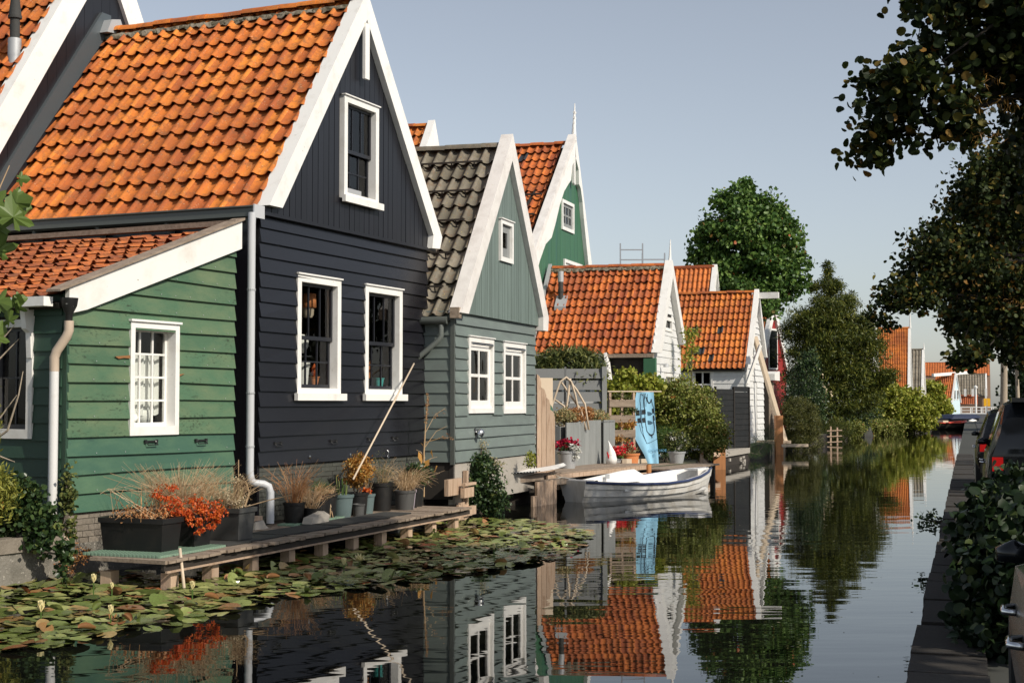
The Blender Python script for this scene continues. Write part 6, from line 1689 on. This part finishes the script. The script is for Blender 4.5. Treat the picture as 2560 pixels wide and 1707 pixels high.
for u0, v0, u1, v1 in ((.12, .26, .28, .33), (.32, .255, .36, .32), (.385, .25, .56, .315), (.20, .37, .34, .435), (.40, .365, .56, .43), (.88, .235, .95, .30), (.90, .335, .96, .40)):
    ink_poly([(u0, v0), (u0 + .02, v1), (u1 + .02, v1 - .005), (u1, v0 - .008)]).build('window_print', M['ink'], bn)
for v in (.275, .40):
    ink_poly([(.66, v), (.78, v + .005), (.90, v + .03), (.80, v + .055), (.68, v + .055)]).build('motif_print', M['ink_blue'], bn)
def lettering(txt, size, parent, mat, place, name='lettering'):
    cu_ = bpy.data.curves.new(name, 'FONT'); cu_.body = txt; cu_.size = size; cu_.extrude = .0015; cu_.resolution_u = 2
    to = bpy.data.objects.new(name + '_source', cu_); COL.objects.link(to)
    bpy.context.view_layer.update()
    me = bpy.data.meshes.new_from_object(to.evaluated_get(bpy.context.evaluated_depsgraph_get()))
    bpy.data.objects.remove(to)
    me.name = name; me.materials.clear(); me.materials.append(mat)
    o = inst(name, me, parent); place(o); return o
def put(u, v):
    def f(o):
        p = bp(u, v); o.location = (p[0], p[1] - .012, p[2]); o.rotation_euler = (R(90), 0, 0)
    return f
lettering('OCHT HOE', .10, bn, M['ink_pale'], put(.36, .835)); lettering('DE R', .10, bn, M['ink_pale'], put(.60, .905))

# jagged planks, painted board and bent cane sculpture
jp = thing('weathered_planks', 'tall jagged weathered planks standing beside the grey house', 'fence', (.56, 32.15, .6), R(24))
x = 0
for h in (2.25, 1.95, 1.72, 1.45):
    m = MB(); w = random.uniform(.10, .13); m.prism([(x, 0), (x + w - .006, 0), (x + w - .006, h - .18), (x + w * .6, h - .05), (x, h)], random.uniform(-.02, .02), .05); m.build('plank', M['wood_tan'], jp); x += w
pb = MB(); pb.box(0, .42, 0, .02, 0, 2.1); o = pb.build('painted_board', M['wood_pale'], None); o.location = (.60, 34.0, .7); o.rotation_euler = (0, 0, R(25)); tag(o, 'pale board with a green painted patch standing behind the jagged planks', 'board')
m = MB(); m.lathe([(.001, 0), (.17, 0), (.17, .006), (.001, .007)], 18); p2 = m.build('painted_patch', M['deepgreen'], o); p2.location = (.25, -.002, 1.32); p2.rotation_euler = (R(90), 0, 0)
ac = thing('cane_sculpture', 'bent white cane arches standing against the grey fence', 'sculpture', (.9, 36.0, .62))
m = MB()
def arc(p): m.tube([(a, c, b_) for a, b_, c in p], .028, 7)
arc([(-.03, .0, 0), (-.02, .92, 0), (.12, 1.55, 0), (.32, 2.12, .02), (.48, 2.23, .04), (.60, 2.12, .05), (.70, 1.8, .05), (.82, 1.2, .06)])
arc([(.34, 2.12, .1), (.60, 1.75, .12), (.85, 1.4, .1), (.98, .9, .1)]); arc([(.50, 2.22, .14), (.75, 1.9, .15), (.95, 1.55, .15), (1.05, .9, .12)]); arc([(.16, 1.68, .1), (.42, 1.5, .1), (.52, 1.1, .08), (.50, .8, .05)])
arc([(.0, 1.15, .05), (.3, 1.02, .05), (.5, .95, .05)]); arc([(-.02, .32, .0), (.18, .24, 0), (.36, .3, 0), (.44, .5, 0)]); arc([(.58, 2.2, .08), (.5, 1.6, .1), (.42, 1.05, .1), (.4, .8, .1)])
m.build('canes', M['wood_pale'], ac, True)
m = MB(); m.bar((.42, .25, 0), (.46, .25, 2.5), .06, .05); m.build('stake', M['fence_grey'], ac)
# grey louvred fence
fc = thing('garden_fence', 'grey slatted fence panel with a pale post, below the evergreen hedge', 'fence', (.45, 38.2, .5), R(5))
for k in range(8):
    m = MB(); m.hexa([(0, -.02, 2.36 - k * .31), (1.98, -.02, 2.36 - k * .31), (1.98, .01, 2.36 - k * .31), (0, .01, 2.36 - k * .31), (0, .03, 2.62 - k * .31), (1.98, .03, 2.62 - k * .31), (1.98, .06, 2.62 - k * .31), (0, .06, 2.62 - k * .31)]); m.build('slat', M['fence_grey'], fc)
m = MB(); m.box(.80, .90, .06, .12, 0, 2.6); m.box(1.85, 1.92, .05, .12, 0, 2.6); m.build('batten', M['fence_grey'], fc)
m = MB(); m.box(1.98, 2.11, -.06, .1, 0, 2.68); m.build('post', M['grey_paint'], fc)
shrub('dark evergreen shrub spilling over the top of the grey fence', (1.4, 39.0, .6), [(.2, 0, 2.6, .85, .4, .52, 150, 44, .13), (-.6, 0, 2.5, .55, .4, .46, 90, 44, .13), (.75, -.3, 2.3, .4, .25, .36, 40, 36, .11)], .16, LF['olive'], 'needle', .4, droop=-.4)
shrub('yellow green climbing shrub between the grey fence and the white gable', (3.35, 42.2, .5), [(-.1, 0, 2.0, .6, .5, .65, 80, 34, .14), (.6, .2, 2.1, .5, .5, .4, 40, 34, .12), (-.2, -.1, 1.2, .5, .4, .6, 50, 30, .14)], .12, LF['lime'], 'round', .4)
shrub('dark vine with heart shaped leaves under the eave of the white house', (4.15, 43.6, .5), [(0, 0, 2.2, .45, .3, .35, 44, 30, .13), (.1, 0, 1.6, .4, .3, .5, 40, 30, .13)], .12, LF['grassy'], 'round', .4)
shrub('large round olive green bush on the bank, right of the blue banner', (5.15, 43.6, .5), [(0, 0, 1.2, 1.15, 1.05, 1.18, 420, 60, .13), (.5, -.3, .8, .85, .7, .8, 160, 52, .12), (-.4, -.3, .9, .7, .6, .7, 120, 52, .12)], .095, LF['bush'], 'oval', .62, flowers=([(.3, -.4, .7, .7, .6, .7, 30, 7, .06)], .06, LF['whiteflower']))
shrub('thin vine with small yellow leaves climbing the white gable', (6.1, 48.6, .5), [(0, 0, 3.4, .25, .15, .8, 30, 16, .12), (-.2, -.1, 2.4, .3, .15, .5, 20, 14, .12), (.1, 0, 4.1, .35, .15, .2, 16, 14, .1)], .10, LF['lime'], 'oval', .2, cat='plant')
shrub('feathery bright green fern clump beside the blue banner', (4.45, 41.2, .5), [(0, 0, .5, .42, .35, .5, 80, 40, .12)], .16, LF['fern'], 'blade', .3, droop=-.6, cat='plant')
wp_ = thing('flower_pot', 'pale enamel tub holding a small shrub at the end of the deck', 'flower pot', FK.w(11.6, .62, .5))
m = MB(); m.lathe(pot_profile(.18, .25, .33), 18); m.build('tub', M['zinc'], wp_, True, 40); stuff(foliage('leaves', [(0, 0, .62, .34, .3, .26, 50, 26, .08)], .08, LF['olive'], wp_)); stuff(foliage('flowers', [(0, -.1, .62, .34, .3, .26, 14, 8, .06)], .06, LF['whiteflower'], wp_, 'round'))
bg_ = thing('white_sack', 'crumpled white sack on the bank behind the wooden mooring post', 'sack', (6.35, 46.8, .5)); m = MB(); m.lathe([(.001, 0), (.28, 0), (.32, .25), (.24, .5), (.16, .62), (.22, .74)], 10); o = m.build('sack', M['white'], bg_, True)
for v in o.data.vertices: v.co += Vector((random.uniform(-.04, .04), random.uniform(-.04, .04), random.uniform(-.03, .03)))
sk = thing('mooring_stake', 'thin grey stake with a ledge at the end of the deck', 'post', (5.62, 42.9, 0)); m = MB(); m.bar((0, 0, -.5), (.12, 0, 1.12), .1, .1); m.build('stake', M['wood_tan'], sk); m = MB(); m.box(-.25, .35, -.08, .08, 1.08, 1.13); m.build('ledge', M['wood_grey'], sk)

# mooring posts
mp1 = thing('mooring_post', 'thick orange brown mooring post with a cross beam, beyond the white boat', 'post', (6.87, 47.4, 0))
m = MB(); m.box(-.2, .2, -.2, .2, -1, 1.33); m.box(-.18, .18, -.18, .18, 1.33, 1.36); m.build('post', M['wood_orange'], mp1)
m = MB(); m.bar((-.95, -1.6, .56), (.12, .1, .50), .16, .17); m.build('cross_beam', M['wood_tan'], mp1)
for v in range(1):
    m = MB(); m.bar((-.9, -.6, -.3), (-.75, -.6, .38), .45, .06, (1, 0, 0)); m.build('plank', M['wood_tan'], mp1)
qs = thing('stone_bank', 'pale concrete capped bank behind the orange brown mooring post', 'retaining wall', (7.28, 49.3, 0), R(70))
m = MB(); m.box(0, 4.6, -.1, .6, .33, .52); m.build('cap', M['concrete_pale'], qs)
m = MB(); m.box(0, 4.6, -.02, .5, -.6, .33); m.build('face', M['wood_dark'], qs)
for k in range(6):
    m = MB(); x = random.uniform(0, 4.2); z = random.uniform(-.1, .2); m.box(x, x + random.uniform(.15, .4), -.06, 0, z, z + random.uniform(.06, .14)); m.build('stone', M['concrete_pale'], qs)
mp2 = thing('mooring_post', 'orange brown mooring post with a small plank platform at the foot of the leaning strut', 'post', (11.42, 61.0, 0))
m = MB(); m.box(-.16, .16, -.16, .16, -1, 1.66); m.build('post', M['wood_orange'], mp2)
for p, q in (((-.9, .3, .52), (.1, .1, .50)), ((-.8, .6, .54), (.6, .4, .52)), ((.1, -.1, .38), (1.2, -.3, .40))):
    m = MB(); m.bar(p, q, .16, .12); m.build('plank', M['wood_pale'], mp2)
sr = thing('leaning_strut', 'long pale timber strut leaning from the white house down to the mooring post', 'beam', (0, 0, 0))
m = MB(); m.bar((10.45, 61.2, 5.05), (11.78, 61.55, .55), .26, .16); m.build('strut', M['wood_pale'], sr)
m = MB(); m.bar((9.75, 59.0, 3.0), (10.35, 59.2, 4.6), .12, .12); m.build('brace', M['white_old'], sr)
# black fence and brown shed by the second white house
bf = thing('garden_fence', 'black stained wooden fence in front of the second white house', 'fence', (7.2, 51.6, .5), R(50))
for j, (x0, n_, h) in enumerate(((0.0, 1, 2.25), (.36, 7, 2.22), (1.62, 6, 2.32))):
    for k in range(n_):
        for z in range(11):
            m = MB(); z0 = h - .2 - z * .205; m.box(x0, x0 + n_ * .17, -.02, .02, z0, z0 + .19)
            if k == 0: m.build('slat', M['black_plastic'], bf)
m = MB(); m.box(-.02, 2.7, .025, .05, .0, 2.1); m.build('backing', M['black_plastic'], bf)
for x in (0.3, 1.56, 2.66):
    m = MB(); m.box(x, x + .05, -.04, .05, 0, 2.3); m.build('post', M['wood_dark'], bf)
bs = thing('timber_shed', 'narrow brown boarded shed end behind the leaning strut', 'shed', (11.9, 66.0, .5), R(72))
for k in range(14):
    m = MB(); m.box(0, 1.6, -.03, .0, k * .19, k * .19 + .185); m.build('board', M['wood_grey'], bs)
m = MB(); m.box(0, 1.6, .0, 1.2, 0, 2.7); m.build('body', M['wood_dark'], bs)
m = MB(); m.prism([(-.1, 2.75), (1.7, 2.75), (1.7, 3.2), (-.1, 3.05)], -.3, 1.2); m.build('roof', M['white_old'], bs)
# ladders on the roof
for i, (x, y, lab, h) in enumerate(((4.40, 52.2, 'aluminium ladder end sticking up behind the red roof ridge, the taller one', 8.07), (5.22, 52.3, 'aluminium ladder end sticking up behind the red roof ridge, next to the spire', 7.72))):
    l = thing('ladder', lab, 'ladder', (x, y, 5.2), 0, 'ladder ends behind the roof')
    m = MB(); hh = h - 5.2; m.bar((-.41, 0, 0), (-.41, 0, hh), .06, .05); m.bar((.41, 0, 0), (.41, 0, hh), .06, .05); m.build('rails', M['alu'], l)
    m = MB(); z = hh - .24
    while z > 0: m.bar((-.4, 0, z), (.4, 0, z), .05, .04); z -= .37
    m.build('rungs', M['alu'], l)

# ------------------------------------------------------------------ white rowing boat
FB = Frame(1.37, 31.75, 41.5)
bt = thing('rowing_boat', 'white clinker rowing boat with a dark blue rubbing strake moored at the deck', 'boat', FB.w(0, 0, 0), FB.rz)
L = 5.3; st = [(0, .36), (.04, .47), (.14, .68), (.28, .85), (.45, .90), (.6, .87), (.74, .74), (.86, .52), (.94, .28), (1.0, .05)]
def sheer(f): return .47 - .10 * math.sin(math.pi * min(1, f * 1.12)) + .16 * max(0, f - .5) ** 1.4 * 2
def boat_sec(f, w):
    s_ = sheer(f); up = .16 * max(0, f - .55) ** 1.5 * 2.5
    prof = []
    lv = [1.0, .70, .70, .40, .40, .12, .12]; out = [0, -.018, -.045, -.085, -.115, -.19, -.22]
    for l, o in zip(lv, out):
        prof.append((max(.012, w + o * (.35 + w)), -.10 + (s_ + .10) * l + up * (1 - l)))
    prof.append((max(.01, w * .45), -.12 + up)); prof.append((.005, -.18 + up * 1.1))
    return prof
m = MB(); vs = []; K = 18
for f, w in st:
    p = boat_sec(f, w)
    rake = lambda z: (.22 * z if f > .9 else (-.10 * z if f < .02 else 0))
    vs += [(f * L + rake(z), -y_, z) for y_, z in p] + [(f * L + rake(z), y_, z) for y_, z in reversed(p)]
n = len(st)
m.add(vs, [(i * K + j, (i + 1) * K + j, (i + 1) * K + j + 1, i * K + j + 1) for i in range(n - 1) for j in range(K - 1)] + [tuple(range(K))])
m.build('hull', M['boat_white'], bt, True, 25)
m = MB(); vs = []
for f, w in st:
    s_ = sheer(f); w2 = max(.01, w - .06)
    vs += [(f * L, -max(.012, w - .005), s_ + .002), (f * L, -w2, s_ + .004), (f * L, -w2 * .85, .08), (f * L, w2 * .85, .08), (f * L, w2, s_ + .004), (f * L, max(.012, w - .005), s_ + .002)]
m.add(vs, [(i * 6 + j, i * 6 + j + 1, (i + 1) * 6 + j + 1, (i + 1) * 6 + j) for i in range(n - 1) for j in range(5)]); m.build('inner_hull', M['boat_in'], bt, True, 30)
for sg_, nm in ((-1, 'rubbing_strake'), (1, 'rubbing_strake')):
    m = MB(); m.tube([((-.02 if f == 0 else 0) + f * L + (.1 if f > .95 else 0), sg_ * (w + .01), sheer(f) - .02) for f, w in st], .032, 8); m.build(nm, M['boat_blue'], bt, True)
for bx_ in ((-.02, .3, -.36, .36, sheer(0) - .03, sheer(0) + .015), (4.6, 5.1, -.2, .2, sheer(.92) - .02, sheer(.92) + .02)):
    m = MB(); m.box(*bx_); m.build('end_deck', M['boat_in'], bt)
for x in (.95, 2.3, 3.3):
    m = MB(); m.box(x, x + .3, -.72, .72, .22, .27); m.build('seat', M['boat_in'], bt)
m = MB(); m.prism([(.8, .38), (2.7, .58), (3.15, .60), (3.6, .42), (3.4, .30), (1, .28)], .66, .72); m.build('coaming', M['boat_in'], bt)
m = MB(); m.box(1.9, 2.05, .565, .578, .42, .52); m.build('patch', M['zinc'], bt)
m = MB(); m.tube([(.95, .3, .36), (1.3, .35, .40)], .022, 6); m.build('cleat', M['black_plastic'], bt)
for f, w, a, b_ in ((.74, .76, 3.45, 3.85),):
    m = MB(); m.bar((3.40, -.80, .33), (3.92, -.60, .37), .008, .085, (0, 0, 1)); m.build('registration_stripe', M['boat_blue'], bt)
rp = thing('mooring_rope', 'loose pale mooring rope coiled at the left end of the white boat', 'rope', FB.w(-.1, .1, .45), FB.rz)
m = MB(); m.tube([(.3, 0, .04), (-.1, .1, .1), (-.3, .3, .02), (-.4, .5, -.05), (-.1, .4, .2), (.05, .1, .03), (-.2, .3, -.02), (-.5, .6, .0), (-.8, .9, .05)], .014, 6); m.build('rope', M['rope'], rp, True)

# ------------------------------------------------------------------ parked cars and the ivy hedge on the right-hand quay
def car(label, off, yr, L, W_, H_, mat, suv=False):
    a = math.atan(QK); c = thing('parked_car', label, 'car', (QX + off + W_ / 2 / math.cos(a) + QK * yr, yr, QZ - .02), math.pi / 2 - a, 'cars parked on the quay')
    hw = W_ / 2; bl = H_ * .60
    if suv: S_ = [(0, .45, .93, bl, bl + .02, .9), (.03, .36, .97, bl, H_ * .80, .80), (.22, .33, 1, bl, H_ * .985, .74), (.9, .32, 1, bl, H_, .75), (L * .55, .32, 1, bl, H_ * .985, .75), (L * .70, .32, 1, bl, bl + .03, .86), (L * .95, .34, .95, bl * .86, bl * .88, .8), (L, .42, .82, bl * .68, bl * .70, .7)]
    else: S_ = [(0, .45, .90, bl * .9, bl * .92, .85), (.05, .34, .96, bl, bl + .04, .86), (.55, .32, 1, bl, H_ * .96, .72), (1.2, .30, 1, bl, H_, .73), (L * .52, .30, 1, bl, H_ * .975, .73), (L * .72, .30, 1, bl, bl + .03, .86), (L * .94, .32, .94, bl * .82, bl * .84, .8), (L, .40, .80, bl * .66, bl * .68, .7)]
    m = MB(); vs = []; K = 12
    for x, z0, w, zb, zr, wr in S_:
        w *= hw; wr_ = wr * hw
        h = [(0, z0), (w * .9, z0), (w, z0 + .22), (w * 1.0, (z0 + zb) / 2 + .08), (w * .965, zb), (wr_, zr - .05 if zr > zb + .2 else zr - .005), (wr_ * .85, zr)]
        vs += [(x, y_, z) for y_, z in h] + [(x, -y_, z) for y_, z in reversed(h[1:])]
    K = 13; n = len(S_)
    m.add(vs, [(i * K + j, i * K + (j + 1) % K, (i + 1) * K + (j + 1) % K, (i + 1) * K + j) for i in range(n - 1) for j in range(K)] + [tuple(range(K - 1, -1, -1)), tuple((n - 1) * K + j for j in range(K))])
    bo = m.build('body', M[mat], c, True, 32)
    # side and rear glass, a little proud of the shell
    for sg_ in (1, -1):
        for (i, j) in ((1, 2), (2, 3), (3, 4), (4, 5)):
            P0 = S_[i]; P1 = S_[j]
            def pt(s_, f):
                zb, zr = s_[3], (s_[4] - .05 if s_[4] > s_[3] + .2 else s_[4] - .005); w0 = s_[2] * hw * .965; w1 = s_[5] * hw
                return (w0 + (w1 - w0) * f + .006, zb + (zr - zb) * f)
            q = []
            for s_, f in ((P0, .10), (P1, .10), (P1, .86), (P0, .86)):
                y_, z = pt(s_, f); q.append((s_[0] + (.06 if s_ is P0 else -.05), sg_ * y_, z))
            m = MB(); m.quad(*q); m.build('side_window', M['glass_dark'], c)
    i0, i1 = (0, 2) if suv else (1, 2)
    s0, s1 = S_[i0], S_[i1]
    m = MB(); f0 = .28 if suv else .12
    za, zb_ = (s0[4] + .02, s1[4] - .07); xa, xb = s0[0] - .012, s1[0] - .03
    m.quad((xa, -hw * .72, za), (xa, hw * .72, za), (xb - .02, hw * .60, zb_), (xb - .02, -hw * .60, zb_)); m.build('rear_window', M['glass_dark'], c)
    for sg_ in (1, -1):
        m = MB(); m.box(-.02, .10, sg_ * hw * .84 - .06, sg_ * hw * .84 + .06, bl - .16, bl - .0); m.build('taillight', M['tail_red'], c)
        m = MB(); m.lathe([(.001, -.05), (.09, -.04), (.10, .02), (.001, .06)], 10); o = m.build('mirror', M['car_black'], c, True); o.location = (L * .58, sg_ * (hw - .01), bl + .12); o.scale = (.7, .8, .9)
        for x in (L * .19, L * .81):
            wv = empty('wheel', (x, sg_ * (hw - .12), .32), 0, c)
            m = MB(); m.lathe([(.20, -.1), (.30, -.11), (.32, -.06), (.32, .06), (.30, .11), (.20, .1)], 20); o = m.build('tyre', M['tyre'], wv, True, 40); o.rotation_euler = (R(90), 0, 0)
            m = MB(); m.lathe([(.001, -.06), (.2, -.07), (.2, .07), (.001, .06)], 16); o = m.build('rim', M['alu'], wv, True, 40); o.rotation_euler = (R(90), 0, 0)
        for x in (L * .36, L * .56):
            m = MB(); m.tube([(x, sg_ * (hw * .985), bl - .12), (x + .03, sg_ * (hw + .035), bl - .12), (x + .17, sg_ * (hw + .035), bl - .12), (x + .2, sg_ * (hw * .985), bl - .12)], .014, 8); m.build('door_handle', M['chrome'], c, True)
        m = MB(); m.box(L - .28, L - .02, sg_ * hw * .66 - .12, sg_ * hw * .66 + .12, bl * .62, bl * .76); m.build('headlight', M['chrome'], c)
    m = MB(); m.box(-.04, .0, -.26, .26, .62, .73); m.build('number_plate', M['yellow'] if not suv else M['zinc'], c)
    m = MB(); m.box(-.08, .12, -hw * .9, hw * .9, .36, .56); m.build('bumper', M['black_plastic'], c)
    if suv:
        m = MB(); m.lathe([(.001, -.10), (.30, -.10), (.36, -.04), (.36, .06), (.001, .08)], 24); o = m.build('spare_wheel_cover', M['black_paint'], c, True, 40); o.location = (-.14, -.02, .98); o.rotation_euler = (0, R(-90), 0)
        m = MB(); m.box(.02, .35, -hw * .66, hw * .66, H_ - .03, H_ + .02); m.build('spoiler', M[mat], c)
    return c
car('silver car close by at the right edge, only a sliver of its side in view', .556, 3.35, 4.3, 1.72, 1.46, 'car_silver')
car('black off-road car with a round spare wheel cover, seen from behind', .556, 16.2, 4.3, 1.80, 1.66, 'car_black', True)
car('smaller dark car parked in front of the black off-road car, at the water edge', .49, 25.6, 4.1, 1.72, 1.50, 'car_black')
el = []
for y_, r_, h_ in ((9.5, .28, .42), (10.4, .38, .62), (11.4, .42, .72), (12.4, .42, .70), (13.4, .40, .62), (14.4, .36, .5), (15.4, .32, .4)):
    el.append((QX + .40 + r_ + QK * y_, y_, QZ + h_ * .5, r_, .62, h_, 110, 40, .10))
hd = thing('ivy_hedge', 'dark leafy ivy hedge at the quay edge in front of the parked cars', 'hedge', (0, 0, 0))
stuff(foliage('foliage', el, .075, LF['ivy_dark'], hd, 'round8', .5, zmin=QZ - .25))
m = MB()
for k in range(16):
    y_ = 9.2 + k * .4; x = QX + .75 + QK * y_; m.tube([(x, y_, QZ - .05), (x - .1, y_ + .2, QZ + .3), (x - .05, y_ + .5, QZ + .6)], [.02, .015, .006], 5)
m.build('stems', M['bark'], hd)
shrub('small leafy sprig growing out of the quay wall over the water', (QX + .02 + QK * 21, 21, .45), [(-.22, 0, .0, .16, .3, .16, 16, 12, .06)], .07, LF['ivy'], 'oval', .2)
shrub('little weed at the foot of the quay in the bottom right of the water', (QX - .05 + QK * 8.9, 8.9, .1), [(-.05, 0, .2, .06, .1, .06, 8, 8, .03)], .04, LF['ivy'], 'oval', .2)

# ------------------------------------------------------------------ things on the window sills of the navy house
def sillthing(label, s, t, z, cat, name, fn):
    o = thing(name, label, cat, FA.w(s, t, z), FA.rz); fn(o); return o
def f1(o):
    m = MB(); m.lathe([(.07, 0), (.095, .05), (.11, .26), (.115, .27)], 16); m.build('base', M['wood_pale'], o, True)
    m = MB(); m.lathe([(.11, .16), (.14, .17), (.13, .40), (.12, .40)], 16); m.build('shade', M['terracotta'], o, True); m = MB(); m.tube([(0, 0, .4), (0, 0, .95)], .006, 5); m.build('cord', M['black_iron'], o)
sillthing('hanging lamp with a brown and cream shade in the left window of the navy house', 2.02, .36, 3.62, 'lamp', 'pendant_lamp', f1)
def f2(o): m = MB(); m.lathe([(.001, -.17), (.10, -.15), (.165, -.05), (.17, .05), (.10, .15), (.001, .17)], 18); m.build('shade', M['curtain'], o, True)
sillthing('round white paper lantern in the left window of the navy house', 1.82, .42, 3.18, 'lamp', 'paper_lantern', f2)
def f3(o): m = MB(); m.lathe([(.001, 0), (.08, 0), (.10, .28), (.115, .29), (.115, .38), (.10, .38)], 16); m.build('vase', M['white'], o, True, 40)
sillthing('white vase on the sill of the left window of the navy house', 1.78, .30, 2.50, 'vase', 'white_vase', f3)
def f4(o):
    m = MB(); m.lathe(pot_profile(.06, .085, .14), 14); m.build('pot', M['terracotta'], o, True, 40); m = MB(); m.lathe([(.001, .13), (.05, .2), (.06, .27), (.001, .36)], 8); m.build('cactus', LF['orange'], o, True)
sillthing('small terracotta pot with an orange cactus in the left window of the navy house', 2.1, .28, 2.50, 'plant pot', 'terracotta_pot', f4)
def f5(o): m = MB(); m.lathe(pot_profile(.075, .10, .15), 14); m.build('pot', paint_teal, o, True, 40)
paint_teal = paint('turquoise_glaze', (0.08, 0.45, 0.43), .3, .05, bump=0)
sillthing('turquoise pot on the sill of the right window of the navy house', 4.28, .26, 2.50, 'plant pot', 'turquoise_pot', f5)
def f6(o):
    m = MB(); m.lathe(pot_profile(.09, .12, .14), 14); m.build('pot', M['black_paint'], o, True, 40); m = MB(); m.tube([(0, 0, .1), (.02, 0, .3), (.05, 0, .45)], [.06, .05, .01], 7); m.build('plant', M['terracotta'], o)
sillthing('dark pot with a brown plant in the right window of the navy house', 3.95, .28, 2.50, 'plant pot', 'dark_pot', f6)
def f7(o):
    m = MB(); m.lathe([(.001, 0), (.12, 0), (.17, .10), (.12, .22), (.03, .26), (.03, .30)], 14); m.build('pot', M['curtain'], o, True)
    m = MB(); m.tube([(.17, 0, .16), (.27, 0, .14), (.26, 0, .26), (.15, 0, .22)], .012, 6); m.build('handle', M['curtain'], o)
o = thing('teapot', 'white teapot on the sill of the shed window', 'teapot', FS.w(-2.02, .27, 1.90), FS.rz); f7(o)
o = thing('white_jug', 'white jug on the sill of the shed window beside the teapot', 'jug', FS.w(-1.66, .30, 1.90), FS.rz); m = MB(); m.lathe([(.001, 0), (.09, 0), (.11, .12), (.10, .2), (.10, .2)], 12); m.build('jug', M['curtain'], o, True)
